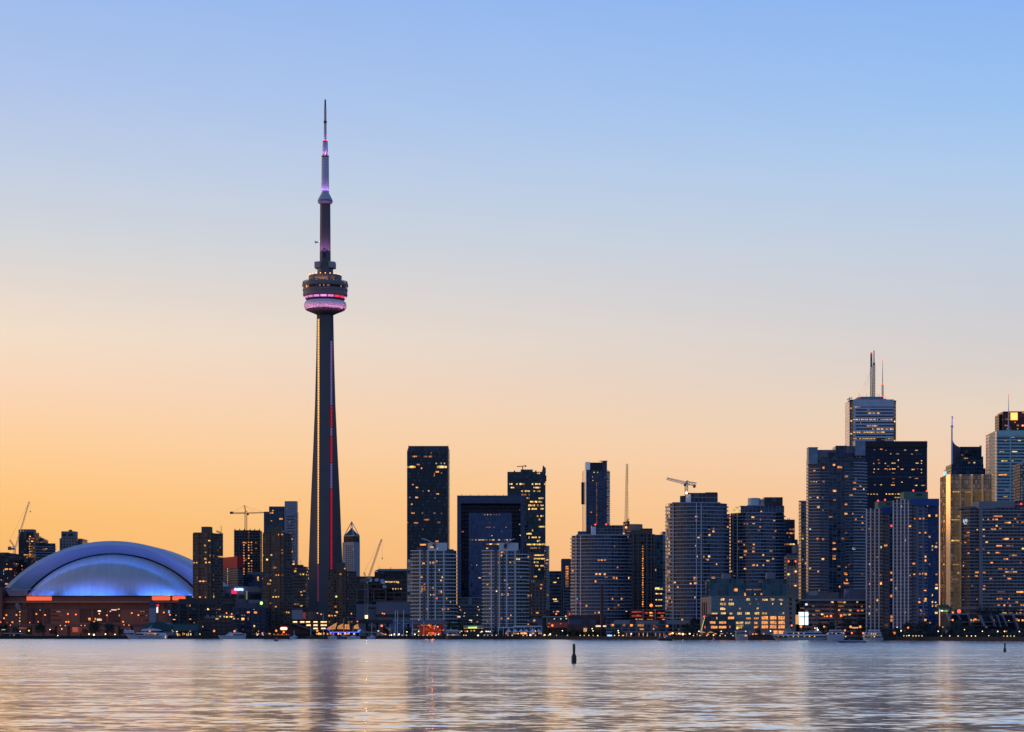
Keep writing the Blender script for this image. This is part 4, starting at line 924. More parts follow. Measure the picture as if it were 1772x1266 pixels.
w = b.body(corner(784, 784, 838, 1745), 1046, G_TEAL, cw=3, fh=2.8); b.body(corner(792, 792, 832, 1752), 1033, G_TEAL, bot=1046, name='upper_storeys', cw=3, fh=2.8, keep=False); b.balc(b.fp, 0, 1, .8, 3, Z(1046, 1752), 2.7, .3, PARW)
b.fp = corner(784, 784, 838, 1745); b.balc(b.fp, 0, 1, .8, 9, LAND+2.3, 2.7, .3, PARW)
b.bx('white_stair', 810, 817, 1033, 1056, pmat('white_wall', (.35, .35, .38), .6), 1, 6); b.lit(.05, 'poa', walls=w, seed=9).px_lit([(795, 1050, 2.2, 3, 'a'), (797, 1055, 2.4, 3, 'o'), (828, 1055, 5, 3, 'o'), (827, 1049.6, 2.4, 1.8, 'p'), (804, 1060, 2, 2.6, 'p'), (803, 1065.5, 2, 2, 'p'), (826, 1064.5, 2, 2, 'y'), (816, 1076, 2, 3, 'o'), (826, 1076, 3, 3, 'o')]).done()

# blue framed office block
b = B('office_block', 'broad navy office block with a dark recessed frame round a blue glass front', 'building', 850, 2000)
fr = fmat('navy_frame', (.09, .11, .16), (.06, .08, .13), .06, .1, metal=.1, rough=.35, var=.15, tilt=.02, blind=0)
Yb = 2000
b.body(corner(791.5, 791.5, 908, Yb+14, 0, 40), 857.5, G_BLACK, cw=3, fh=3.7, name='wall')
b.bx('frame', 791, 798, 857, 1095, fr, 0, 14, 3, 3.7); b.bx('frame', 901, 908.6, 857, 1095, fr, 0, 14, 3, 3.7); b.bx('frame', 798, 901, 857, 870.5, fr, 0, 14, 3, 3.7)
wl = Wall((X(797, Yb+14), Yb+13.9), (X(901, Yb+14), Yb+13.9), Z(1040, Yb), Z(870, Yb), 30, 24)
b.bx('glass_front', 811, 886, 887, 1095, fmat('framed_front_blue', (.05, .075, .14), (.045, .085, .17), .1, .16, (.045, .08, .16), metal=.35, tilt=.03, blind=.02, var=.3), 4, 10, 1.6, 3.7)
wf = Wall((X(811, Yb+4), Yb+3.95), (X(886, Yb+4), Yb+3.95), Z(1040, Yb+4), Z(887, Yb+4), 40, 21)
for y in range(874, 1035, 7): b.bx('slab_edge', 798, 811, y, y+.8, pmat('slab_blue', (.08, .09, .13), .6), 12.5, 1.4); b.bx('slab_edge', 886, 901, y, y+.8, pmat('slab_blue', (.08, .09, .13), .6), 12.5, 1.4)
b.bx('slab_edge', 798, 901, 878, 879, pmat('slab_blue', (.08, .09, .13), .6), 12.5, 1.4)
for x in (799, 814, 828, 842, 856, 871, 885, 898): b.bx('window_washer_post', x, x+.7, 854.8, 857.2, DSTEEL, 3, .5)
b.walls = [wf]; b.lit(.03, 'yd', seed=2, h=.3, w=.7); b.row(wf, 20, 14, 26, 'yd', .6, .8, .25); b.row(wf, 14, 0, 40, 'dy', .55, .8, .3); b.row(wf, 13, 16, 28, 'yyd', .8, .9, .3); b.row(wf, 17, 16, 24, 'd', .6, .7, .25)
b.walls = [wl]; b.lit(.012, 'ad', seed=3, h=.4, cmax=3); b.lit(.03, 'ad', seed=6, h=.4, cmin=26, cmax=29); b.px_lit([(799.5, 919.5, 7, 2, 'o'), (901, 926, 4, 1.6, 'p'), (899, 907, 2, 2, 'y')]); b.done()
b = B('office_tower', 'teal glass tower with rows of yellow lit floors and a fin spire', 'building', 910, 2260)
w = b.body(corner(878, 878, 944, 2260, 0, 40), 816, fmat('o_teal', (.05, .07, .075), (.018, .045, .055), .1, .3, (.03, .055, .06)), cw=1.75, fh=3.6, name='glass_curtain_wall'); b.walls = w
mb = MB(); Yt = 2261
mb.prism([(X(938, Yt), Yt), (X(944.6, Yt), Yt), (X(944.6, Yt), Yt+16), (X(938, Yt), Yt+16)], Z(818, Yt), Z(813, Yt))
mb.face([(X(938.4, Yt), Yt, Z(813, Yt)), (X(944.6, Yt), Yt, Z(813, Yt)), (X(944.6, Yt), Yt, Z(810, Yt)), (X(939.6, Yt), Yt, Z(804.6, Yt))]); mb.face([(X(938.4, Yt), Yt+2, Z(813, Yt)), (X(939.6, Yt), Yt+2, Z(804.6, Yt)), (X(944.6, Yt), Yt+2, Z(810, Yt)), (X(944.6, Yt), Yt+2, Z(813, Yt))]); mb.build('fin_spire', G_NAVY, b.root)
b.bx('mechanical_penthouse', 901, 922, 812, 816, DSTEEL, 8, 14); b.bx('side_fin', 944.2, 945.6, 822, 832, DARKC, 2, 8)
for x in (889, 926): b.bx('roof_stub', x, x+2.4, 813.8, 816, DSTEEL, 3, 3)
n = w[0].nf
for r, c0, c1, p, k in ((-4, 1, 3, 1, 'y'), (-4, 5, 11, .8, 'yyd'), (-4, 14, 20, .8, 'yyy'), (-5, 2, 4, 1, 'y'), (-5, 15, 19, .7, 'y'), (-6, 8, 13, .9, 'ya'), (-6, 15, 20, .6, 'yd'), (-7, 8, 14, .6, 'd'), (-8, 6, 13, .7, 'ad'), (-8, 18, 21, 1, 'y'), (-9, 2, 9, 1, 'y'), (-9, 13, 20, 1, 'y'), (-10, 12, 21, .6, 'y'), (-10, 3, 9, .6, 'd'), (-11, 12, 22, .7, 'y'), (-11, 4, 9, .8, 'y'), (-13, 12, 22, .4, 'ya'), (-14, 15, 20, .5, 'y'), (-16, 18, 22, 1, 'y'), (-18, 11, 14, 1, 'y'), (-19, 14, 20, .3, 'y'), (-21, 12, 22, 1, 'ya'), (-22, 13, 20, .5, 'd'), (-24, 11, 21, 1, 'y'), (-25, 12, 22, 1, 'yy'), (-26, 11, 18, .9, 'y'), (-27, 15, 21, .8, 'y'), (-28, 11, 20, .7, 'y'), (-30, 12, 18, .4, 'y'), (-33, 14, 20, .5, 'ya'), (-36, 13, 20, .5, 'y'), (-38, 16, 20, .6, 'a')):
    b.row(w[0], n+r, c0, c1, k, p, 1.1, .5)
b.lit(.06, 'yyad', seed=8, vis=985, cmin=11); b.done()
b = B('apartment_tower', 'slender tower edge with dotted white balconies right of the yellow lit tower', 'building', 947, 2080)
b.body(corner(943.5, 943.5, 950, 2080), 944, G_DARK, cw=3, fh=3); 
for i in range(38): MB().box((X(948, 2078.5), 2079, Z(946+i*3, 2080)), (3.2, 2.2, .8)).build('balcony', PARW, b.root)
b.lit(.2, 'oad', seed=3, vis=1060).done()
b = B('apartment_block', 'brown brick block with orange windows tucked behind the right twin condo', 'building', 926, 1960)
w = b.body(corner(905, 905, 924, 1972), 954, pmat('brick_dull', (.16, .115, .09), .85), cw=3.2, fh=3.1); b.dark('k', w, .5, .5, vis=1062, cap=60); b.lit(.16, 'ooad', w, seed=13, vis=1062, w=.6)
w = b.body(corner(920, 920, 946, 1958), 1003, pmat('brick_dull', (.16, .115, .09), .85), cw=3.2, fh=3.1, name='front_wing'); b.dark('k', w, .5, .5, vis=1062, cap=60); b.lit(.16, 'oad', w, seed=15, vis=1062, w=.6); b.done()
b = B('office_block', 'mid-height grey blue office block left of the dark slab with orange windows', 'building', 961, 2300)
b.body(corner(949, 949, 973, 2300), 988.5, G_GREY, cw=3.2, fh=3.6); b.bx('roof_trim', 949, 973, 987.8, 989, GREYC, -.5, 1); b.lit(.05, 'yya', vis=1060).px_lit([(960, 1007.5, 7, 2, 'y'), (960, 1036.5, 8, 2.2, 'y'), (962, 1040, 9, 1.8, 'y'), (966, 1000, 2, 2, 'y'), (965, 1057.8, 6, 2, 'o'), (958, 1058, 3, 2, 'y')]).done()
b = B('office_tower', 'narrow dark slab with a column of orange windows left of the curved condo', 'building', 981, 2190)
b.body(corner(972, 972, 993, 2190), 966.5, pmat('slab_dark', (.09, .075, .08), .8), cw=4, fh=3.7)
for i in range(13): b.px_lit([(981.2, 980+i*2.9, 6.4, 1.9, 'o' if i < 8 else 'd')])
b.body(corner(975, 975, 992, 2170), 1017, G_GREY, name='front_wing', keep=False); b.done()
# sunset edged tower
b = B('office_tower', 'slender dark blue tower with a golden sunlit west edge and stepped crown', 'building', 1032, 2320)
Yt = 2320
sunset_clad = pmat('sunset_lit_cladding', (.9, .82, .68), .3, .85, var=.05)  # pale metal tone builds the sunset light into the west side
b.body([(X(1008, Yt+24), Yt+24), (X(1014, Yt), Yt), (X(1050, Yt), Yt), (X(1055, Yt+18), Yt+18), (X(1052, Yt+44), Yt+44), (X(1009, Yt+44), Yt+44)], 812.5, fmat('t_blue', (.1, .12, .16), (.03, .05, .1), .2, .26, (.07, .09, .14)), cw=2.9, fh=3.2, name='glass_curtain_wall')
b.bx('crown_block', 1013, 1021, 799, 812.5, sunset_clad, 4, 24); b.bx('crown_block', 1021, 1043, 800, 812.5, fmat('crown_slots', (.03, .03, .035), (.015, .015, .02), .3, .1, metal=0), 8, 20, 2, 8); b.bx('crown_block', 1042.5, 1050.5, 797.5, 812.5, G_NAVY, 3, 24)
mb = MB(); mb.tube(P(1037, 797.6, Yt+10), P(1051.5, 797.2, Yt+10), .35); mb.tube(P(1041, 800, Yt+10), P(1041, 797.4, Yt+10), .3); mb.build('roof_derrick', DSTEEL, b.root)
MB().prism([(X(1007.6, Yt+26), Yt+26), (X(1013.8, Yt-.6), Yt-.6), (X(1014.6, Yt-.6), Yt-.6), (X(1008.4, Yt+26), Yt+26)], LAND, Z(813, Yt), 3, 3.2).build('west_wall', sunset_clad, b.root)
b.bx('dark_fin', 1006.2, 1009, 834, 872, DARKC, 16, 6)
for i in range(26): b.px_lit([(1032.5, 836+i*3.4, 1.3, 1.7, 'd' if i % 4 else 'o')])
for i in range(34): MB().box((X(1053, Yt+8), Yt+9, Z(816+i*3.2, Yt)), (3., 15, .7)).build('balcony', PARW, b.root)
b.px_lit([(1028, 817, 2, 1.6, 'y'), (1034, 817, 2, 1.4, 'y'), (1025.5, 825, 1.6, 1.6, 'a'), (1047.5, 826, 1.6, 1.4, 'o'), (1023, 886, 2, 1.8, 'o'), (1026, 831, 1.4, 1.4, 'a')]).done()

def condo(label, L, Rr, top, bot, Y, bulge, sidew, nfl, lit, seed, name='apartment_tower', pen=(), p=.035):
    b = B(name, label, 'building', (L+Rr)/2, Y, 'curved grey glass condominium towers')
    fp = bow(L, Rr, Y, bulge, 26, 18, 2.2); fh = (Z(top, Y)-Z(bot, Y))/nfl
    w = b.body(fp, top, G_CONDO, cw=2.15, fh=fh, name='glass_curtain_wall', cont=False)
    z0 = Z(top, Y)-nfl*fh; k = int((z0-LAND)/fh); z0 -= k*fh; n = nfl+k
    b.balc(fp, 2, 16, .75, n+1, z0-.35, fh, .62, PAR, 'balcony_band')
    b.balc(fp, 0, 2, 1.1, n, z0-.35, fh, 1.0, PAR, 'balcony'); b.balc(fp, 16, 18, 1.1, n, z0-.35, fh, .9, PARD, 'balcony')
    for t in sidew: b.fins([t], top+1, 1097, .5, PARW, 'pier', 1.0, .7)
    for args in pen: b.bx(*args)
    b.px_lit(lit); b.lit(p, 'res', seed=seed, w=.9, h=.52, up=.62, vis=bot-2); b.done(); return b
PB = lambda L, Rr, t, bt, m, dy=6, dep=14: ('mechanical_penthouse', L, Rr, t, bt, m, dy, dep)
G_PEN = fmat('penthouse_slots', (.12, .12, .14), (.03, .04, .06), .16, .2, (.2, .2, .22), metal=.1)
b = condo('curved grey condominium behind the brick chimney of the power house', 989.5, 1091, 925.5, 1068, 1655, 12, (998, 1006), 24,
    [(1036.5, 968.5, 5, 3.4, 'a'), (1041.5, 968.5, 3.5, 3.4, 'o'), (1047, 968.5, 4, 3.2, 'a'), (1032, 993, 4, 3.4, 'o'), (1038, 993, 4.5, 3.4, 'a'), (1046.5, 993, 4, 4, 'a'), (1062, 999, 4.5, 5, 'o'), (1067, 1000, 3, 4, 'o'), (1068.5, 981, 3.6, 4, 'o'), (1030.5, 1005.5, 3.6, 4, 'o'), (1063, 944.5, 2.6, 2.6, 'o'), (1088, 1000, 3, 4, 'a'), (1015, 1048.5, 3.4, 5, 'a'), (1070.5, 1047.5, 4, 4, 'a'), (1060, 1036, 2.5, 4, 'o'), (1075.5, 1036, 4, 4, 'a'), (1030, 1060, 3, 4, 'o'), (1036, 1060, 3.4, 4, 'a'), (1053, 1053.5, 3, 3.4, 'd'), (1004, 1043, 2, 3, 'r'), (998.5, 1042.5, 2, 3, 'r'), (999, 1036, 2.4, 3, 'b')], 5,
    pen=[PB(1024, 1078, 908.5, 926, G_PEN), PB(1024, 1031, 911, 925, WHITEP, 4, 6), ('balcony_crown', 998, 1090, 924, 926.2, PAR, 5, 12), PB(1000, 1015, 919, 925, G_CONDO, 9, 8)], p=.02)
beacon(b, 1030, 907.5, 6); beacon(b, 1049, 907, 6)
b = condo('tall curved grey condominium with a hammerhead crane on its roof', 1153.5, 1258, 869.5, 1082, 1630, 13, (1166, 1205, 1213), 33,
    [(1204, 944, 3, 3.4, 'a'), (1212.5, 926, 3, 3, 'o'), (1205, 893.5, 5, 2.6, 'o'), (1205, 900, 5, 2.6, 'd'), (1227, 915.5, 4, 3.4, 'd'), (1235, 915, 3, 4, 'o'), (1234.5, 919.5, 5, 4, 'a'), (1227.5, 925.5, 4.5, 4, 'a'), (1212.5, 925.5, 2, 3, 'a'), (1206, 962.5, 4, 3.4, 'a'), (1218, 963, 2.6, 2.6, 'o'), (1227, 962.5, 4.5, 3.4, 'a'), (1222, 967, 2, 3.4, 'o'), (1225.5, 968.5, 3.6, 3, 'o'), (1240, 976, 2.4, 3, 'o'), (1203, 999, 8, 3.6, 'a'), (1203.5, 1003.5, 7, 2.6, 'o'), (1203.5, 1009, 6.5, 4, 'a'), (1195, 1010, 3, 3.6, 'o'), (1234, 999, 9, 3.4, 'a'), (1173, 1015.5, 3, 3, 'o'), (1202.5, 1033.5, 2.6, 4, 'a'), (1160, 1034, 2, 3, 'r'), (1162.5, 1041, 2, 3, 'r'), (1180, 1072, 2.2, 3, 'a')], 8,
    pen=[PB(1188, 1242, 852.5, 870, G_PEN), PB(1187.5, 1195.5, 855, 868.5, WHITEP, 3, 6), PB(1178, 1190, 857.5, 868, DARKC, 8, 8), ('crown_rail', 1164, 1246, 868.6, 870.6, PAR, 3, 12), PB(1221, 1241, 851.5, 853, DSTEEL, 8, 8)], p=.02)
b = condo('shorter curved grey condominium with a round white roof tank', 1264.5, 1357, 886.5, 1003, 1655, 12, (1269.5, 1277), 20,
    [(1317.5, 885, 3, 3, 'a'), (1339.5, 900, 5, 3.4, 'a'), (1304.5, 905, 5, 4, 'y'), (1316, 898.5, 2.4, 3, 'a'), (1288, 906, 3, 3, 'o'), (1293, 906, 3, 3, 'd'), (1315.5, 911, 3.4, 3.4, 'o'), (1313, 917, 4, 3, 'd'), (1342, 918, 5, 4, 'a'), (1278.5, 936.5, 3, 3, 'o'), (1283, 936.5, 3, 3.4, 'd'), (1288, 942, 3.4, 3.4, 'a'), (1304.5, 941.5, 3.4, 3, 'a'), (1290, 953.5, 6.5, 4, 'o'), (1304, 948, 5, 3, 'd'), (1304, 954, 5, 3, 'o'), (1289, 960, 3.6, 3.6, 'o'), (1321, 960, 4, 3.4, 'a'), (1338, 967, 4.5, 4, 'a'), (1304, 978, 6, 4, 'a'), (1310.5, 978, 3, 3, 'o'), (1320.5, 978, 3.4, 3.4, 'a'), (1289.5, 984, 5, 3, 'o'), (1271.5, 997, 4, 3, 'a'), (1277.5, 949, 4, 3, 'd')], 12,
    pen=[PB(1269, 1281.5, 876.5, 887, emat('sunlit_glow_room', (1, .62, .25), .75, 0, .4), 3, 8), PB(1281, 1357, 874.8, 887, G_CONDO, 4, 18), PB(1323, 1354.5, 860, 876, fmat('slot_dark', (.05, .05, .055), (.02, .02, .025), .3, .1, metal=0), 8, 14), PB(1294, 1324, 873.5, 876, PAR, 5, 14)], p=.02)  # left roof box gets its sunlit look from emission
MB().lathe([(M(11, 1668), Z(876, 1668)), (M(11, 1668), Z(862, 1668)), (0, Z(861, 1668))], (X(1305, 1668), 1668), 24).build('roof_tank', fmat('tank_ribs', (.4, .4, .42), (.5, .5, .52), .0, .1, metal=0, rough=.5, tilt=0, blind=0, var=.05), b.root, True, sharp=40)
b.bx('mechanical_penthouse', 1316, 1323, 863.5, 876, fmat('louvre_pink', (.3, .26, .25), (.34, .3, .29), .0, .3, metal=0, tilt=0), 9, 10)
# unfinished tower and its lit podium
b = B('tower_under_construction', 'brown concrete tower frame with one bright vertical row of orange lights', 'building', 1110, 1760)
w = b.body(corner(1080, 1080, 1133.5, 1760), 924, G_GRID, cw=2.9, fh=2.9)
b.balc(b.fp, 0, 2, .6, 51, LAND, 2.86*.53, .22, pmat('raw_slab', (.17, .12, .10), .85), 'floor_slab') if False else b.balc(b.fp, 0, 2, .6, 24, LAND, 3.25, .4, pmat('raw_slab', (.2, .14, .12), .85), 'floor_slab')
b.fins([1083, 1089, 1096, 1104, 1119, 1127, 1132], 924, 1060, .8, pmat('raw_slab', (.2, .14, .12), .85), 'column', .5)
MB().lathe([(M(17, 1770), Z(921, 1770)), (M(17, 1770), Z(907, 1770)), (0, Z(906.5, 1770))], (X(1095, 1772), 1772), 24).build('core_drum', pmat('core_brown', (.27, .19, .15), .8), b.root)
b.bx('top_formwork', 1083, 1129, 917, 925, pmat('formwork', (.12, .09, .075), .8), 2, 14); b.bx('top_formwork', 1111, 1129, 914, 918, DARKC, 6, 8)
for i in range(26): b.px_lit([(1112.2+.2*(i % 2), 945.5+i*4.15, 2.5, 2.7, 'o' if i % 3 else 'a')])
for i in range(11): b.px_lit([(1121+(j*5.6), 983+i*6, 4.2, 2.6, 'c') for j in range(2)])
b.px_lit([(1083.5, 913, 3, 2.6, 'y'), (1088, 919, 8, 1.6, 'd'), (1092, 1061, 1.5, 1.5, 'g')]).done()
b = B('podium', 'open concrete podium floors glowing orange red below the unfinished tower', 'building', 1122, 1640)
b.body(corner(1090, 1090, 1156, 1648), 1055, pmat('podium_dark', (.05, .035, .03), .9), cw=8, fh=5)
for y in (1055, 1062.2, 1067.5, 1072.6): b.bx('floor_slab', 1090, 1156, y-.5, y+.5, pmat('raw_slab', (.2, .14, .12), .85), 3, 4)
for x in (1112, 1133, 1152): b.bx('column', x, x+2, 1054, 1077, pmat('raw_slab2', (.22, .2, .2), .85), 2, 3)
for x0, x1, y, k in ((1093, 1111, 1058.5, 'r'), (1116, 1122, 1060, 'r'), (1124, 1130, 1060, 'o'), (1138, 1150, 1060.2, 'r'), (1124, 1130, 1065, 'o'), (1137, 1151, 1068, 'r'), (1100, 1108, 1071.3, 'a'), (1109, 1111.5, 1071.8, 'o'), (1120, 1130, 1071.8, 'o'), (1144, 1148, 1065, 'o'), (1146, 1150, 1072, 'o'), (1093, 1110, 1065.5, 'r'), (1101, 1107, 1064.5, 'p'), (1142, 1144, 1067.8, 'a')):
    b.bx('lit_bay', x0, x1, y-1.1, y+1.1, {'r': emat('glow_red', (.8, .07, .03), .55, .2, .5, 1.), 'o': litm('o'), 'a': litm('a'), 'p': litm('d')}[k], 4.5, .5)
b.done()
b = B('office_tower', 'teal glass tower squeezed between the unfinished tower and tall curved condo', 'building', 1143, 2080)
b.body(corner(1131, 1131, 1147, 2080), 925, G_TEAL, cw=2.8, fh=3.5); b.body(corner(1146, 1146, 1156, 2090), 918.5, fmat('cream_grid', (.5, .42, .34), (.2, .2, .2), .3, .3, metal=0), cw=3, fh=3.5, name='cream_wing', keep=False)
b.row(b.walls[0], 12, 0, 9, 'ya', .9, 1.1, .7)
for y in (1027, 1037.5, 1048): b.px_lit([(1136+4*i, y, 3.8, 2, 'ya'[i % 2]) for i in range(4)])
b.lit(.05, 'yd', vis=1000).done()
b = B('office_tower', 'dark tower with a dim red crown behind the tall curved condo', 'building', 1258, 1980)
b.body(corner(1240, 1240, 1266.5, 1980), 889, G_DARK, cw=3, fh=3.4); b.bx('red_crown', 1250, 1266.6, 892.5, 897.5, emat('crown_red_dim', (.5, .06, .03), .3, 0, .4), -.5, .5)
b.px_lit([(1252.5, 932, 4.5, 2.6, 'y')]).lit(.03, 'oad', vis=1000).done()
# ------------------------------------------------------------------ right: the financial district and harbour hotels
b = B('office_tower', 'plain dark office tower between the tank topped condo and the stone landmark', 'building', 1368, 2200)
b.body(corner(1350, 1350, 1375.5, 2200), 900, G_BLACK, cw=3, fh=3.7); b.bx('roof_rail', 1358, 1375.5, 898.7, 900, DSTEEL, -.3, 1)
b.row(b.walls[0], 24, 0, 9, 'yd', .7, .9, .5); b.row(b.walls[0], 27, 2, 5, 'd', 1); b.px_lit([(1370, 922.5, 5, 2.4, 'o'), (1366, 929, 2, 2, 'd')])
for x in (1363, 1366): MB().tube(P(x, 899, 2206), P(x, 896.5, 2206), .4).build('roof_mast', DSTEEL, b.root)
b.lit(.02, 'd', vis=960); b.body(corner(1375.5, 1375.5, 1380.5, 2230), 931, G_NAVY, name='side_wing', keep=False); b.body(corner(1377, 1377, 1384, 2150), 945, GREYC, name='side_wing', keep=False); b.done()
b = B('hotel', 'old stone tower with arched top windows and red lights behind the brick terminal', 'building', 1371, 1950)
stone = pmat('beige_stone', (.28, .23, .19), .85, var=.12)
w = b.body(corner(1357, 1361, 1392, 1950), 961.5, stone, cw=3.1, fh=3.0); b.dark('k', w, .3, .42, vis=1055, curt=.05, cap=90)
b.bx('cornice', 1356.6, 1392, 960.8, 962.4, stone, -.5, 1); b.bx('roof_plant', 1364, 1380, 957, 961.5, DARKC, 5, 10)
for x in (1367, 1371, 1375):
    mb = MB(); y = 1949.7; pts = [(X(x-1.3, y), y, Z(979, y)), (X(x+1.3, y), y, Z(979, y))]+[(X(x+1.3*math.cos(R(a)), y), y, Z(969-1.6*math.sin(R(a)), y)) for a in range(0, 181, 30)]; mb.face(pts); mb.build('arched_window', litm('k'), b.root)
for px, py in ((1364.8, 971), (1376.6, 971), (1377, 988.5), (1364.5, 993.5), (1376.5, 1013.5)): MB().ball(P(px, py, 1949), .75, 8, 5).build('facade_lamp', emat('lamp_redorange', (1, .16, .04), 2.2) if py < 980 else emat('lamp_orange', (1, .42, .08), 3), b.root)
for x in (1376.5, 1376.6):
    for py in (1027, 1038): MB().ball(P(x, py, 1949), .7, 6, 4).build('facade_lamp', emat('lamp_orange', (1, .42, .08), 3), b.root)
b.bx('lower_wing', 1358, 1392, 1014, 1095, pmat('beige_stone2', (.22, .18, .15), .85), -3, 3); b.done()
b = B('apartment_tower', 'slim pale glass edge tower left of the rippled balcony condominium', 'building', 1389, 1880)
b.body(corner(1382, 1386, 1398, 1880), 868, fmat('pale_glass', (.2, .19, .18), (.12, .11, .11), .1, .3, metal=.3), cw=2.4, fh=3); b.bx('roof_trim', 1383, 1397, 866, 868, GREYC, 4, 4); b.lit(.03, vis=1020).px_lit([(1389, 968, 2, 2, 'o')]).done()
# tall condo with rippled balconies
Y = 1650; b = B('apartment_tower', 'tall navy glass condominium with rippled balcony edges and glass roof boxes', 'building', 1448, Y)
fp = bow(1398.5, 1497.5, Y, 6, 28, 14, 3); fh = M(5.32, Y)
w = b.body(fp, 790, fmat('ad_glass', (.10, .12, .15), (.03, .055, .085), .1, .16, (.08, .1, .13), blind=.14, sub=1), cw=2.3, fh=fh, name='glass_curtain_wall'); n = int((b.z1-LAND)/fh); z0 = b.z1-n*fh
b.balc(fp, 0, 3, 1.4, n-3, z0, fh, .75, PAR); b.balc(fp, 11, 14, 1.4, n-1, z0, fh, .75, PAR); b.balc(fp, 14, 15, 1.4, n-2, z0, fh, .75, PAR, 'side_balcony')
b.balc(fp, 3, 5, .5, n-4, z0, fh, .5, PARD, 'floor_band'); b.balc(fp, 9, 11, .5, n-3, z0, fh, .5, PARD, 'floor_band')
gb = fmat('roof_glass_box', (.16, .2, .24), (.16, .22, .28), .05, .06, metal=.2, rough=.3, var=.12, blind=0)
b.bx('roof_glass_box', 1399, 1415, 774, 803, gb, 1, 10, 2.5, 3.6); b.bx('roof_glass_box', 1480, 1497.5, 762, 788, gb, -.5, 12, 2.5, 3.6); b.bx('mechanical_penthouse', 1415, 1447, 778, 800, pmat('pent_grey', (.14, .14, .16), .6, var=.08), 3, 16); b.bx('louvre_panel', 1433, 1446, 782, 795, pmat('louvre_dark', (.03, .03, .035), .6), 2.8, .4)
b.bx('mechanical_penthouse', 1446, 1480, 771.5, 792, G_NAVY, 5, 16); b.bx('louvre_panel', 1464, 1479, 773, 784, pmat('pent_grey', (.14, .14, .16), .6, var=.08), 4.6, .8); b.bx('roof_rail', 1399, 1416, 773.4, 774.2, DSTEEL, .5, 11); b.bx('roof_rail', 1446, 1466, 770.8, 771.6, DSTEEL, 4.5, 1)
b.px_lit([(1443, 804, 5, 3.6, 'o'), (1425, 809, 4, 4.4, 'o'), (1452, 808, 6, 4, 'o'), (1456, 808.5, 2.4, 4, 'a'), (1464.5, 824, 7, 3.6, 'o'), (1404, 833, 3, 3, 'a'), (1408.5, 832.5, 5, 3, 'a'), (1413, 832.5, 2, 3.4, 'o'), (1425, 832.5, 5, 4, 'd'), (1478.5, 835, 7, 3.4, 'o'), (1481, 829, 2.4, 2.4, 'd'), (1444.5, 849, 8, 4, 'o'), (1478.5, 846, 7, 3.4, 'o'), (1494.5, 846, 2.4, 2.6, 'a'), (1413.5, 848, 2.4, 2.2, 'a'), (1402.5, 860, 5, 3, 'a'), (1415, 860.5, 3, 3, 'a'), (1423.5, 860.5, 3, 3, 'd'), (1416, 877, 5.5, 4.4, 'a'), (1424, 882.5, 3, 2.4, 'd'), (1464, 889, 6, 4.4, 'a'), (1475.5, 889, 2.4, 4, 'o'), (1444, 865, 5, 2.4, 'd'), (1464, 872.5, 5, 3, 'o'), (1480.5, 899, 4, 4, 'o'), (1492, 894.5, 3.4, 3.4, 'o'), (1492.5, 905, 4, 3, 'a'), (1492.5, 916.5, 5, 4, 'o'), (1402, 915.5, 4, 3, 'g'), (1464, 922, 5, 3, 'd'), (1415, 932.5, 4.6, 4, 'o'), (1424.5, 933, 4, 3, 'o'), (1443.5, 939, 6, 4, 'o'), (1443.5, 949.8, 8, 3.4, 'o'), (1477.5, 949, 7, 3.4, 'g'), (1443.5, 962, 7, 4.4, 'd'), (1424, 967, 5, 4, 'o'), (1443.5, 966.5, 6, 3, 'o'), (1402, 983, 5, 4, 'a'), (1470, 976.5, 5, 3, 'o'), (1464, 981, 3, 2.4, 'a'), (1463.5, 992.5, 7, 5, 'o'), (1416, 988.5, 3, 3, 'o'), (1492, 992.5, 4.4, 3.4, 'd'), (1465, 1003, 3.4, 4, 'a'), (1464.5, 1008.5, 11, 4, 'o'), (1453, 1015, 2.4, 4, 'a'), (1492, 965, 3, 2.4, 'o'), (1417.5, 1021, 3, 2.4, 'd')])
b.lit(.018, 'oadd', seed=21, w=.85, h=.5, up=.6, vis=1024); b.done()
# white marble tower
Y = 2300; b = B('office_tower', 'white banded office tower with tall twin roof antennas and notched dark corners', 'building', 1508, Y)
fp = [(X(1462.5, Y+40), Y+40), (X(1469.8, Y+5), Y+5), (X(1470, Y+5), Y+4.8), (X(1476.5, Y), Y), (X(1546.3, Y), Y), (X(1550.8, Y+5), Y+5), (X(1550.8, Y+40), Y+40)]
MARB = fmat('marble_bands', (.5, .52, .55), (.018, .02, .03), .055, .55, (.5, .52, .55), metal=.1, blind=.02)
x0 = lambda p, d=0: X(p, Y+d)
b.body([(x0(1477), Y+.4), (x0(1546), Y+.4), (x0(1550.5, 9), Y+9), (x0(1550.5, 40), Y+40), (x0(1463, 40), Y+40), (x0(1470.5, 9), Y+9)], 692, G_BLACK, cw=3, fh=3.8, name='core')
wf = b.body([(x0(1476.8), Y), (x0(1546.3), Y), (x0(1546.3, 2), Y+2), (x0(1476.8, 2), Y+2)], 691.2, MARB, cw=41.3, fh=3.28, name='marble_front')
MB().prism([(X(1462.3, Y+42), Y+42), (X(1469.8, Y+8), Y+8), (X(1470.8, Y+8), Y+8), (X(1463.3, Y+42), Y+42)], LAND, Z(690.5, Y), 1.6, 3.28).build('marble_side_sunlit', fmat('marble_side_sunlit', (1, .9, .84), (.62, .52, .47), .35, .45, metal=.5, rough=.35, blind=0, fm=.5), b.root)  # brighter, warmer copy of the marble paints in sunset light on this side
mb = MB(); mb.prism([(X(1476.6, Y-.3), Y-.3), (X(1546.6, Y-.3), Y-.3), (X(1546.6, Y+2), Y+2.2), (X(1476.6, Y+2), Y+2.2)], Z(703.5, Y), Z(690.8, Y), 2.3, 4).build('marble_crown', fmat('marble_panels', (.36, .38, .42), (.48, .5, .54), .08, .08, metal=0, rough=.5, tilt=0, blind=0, var=.05), b.root)
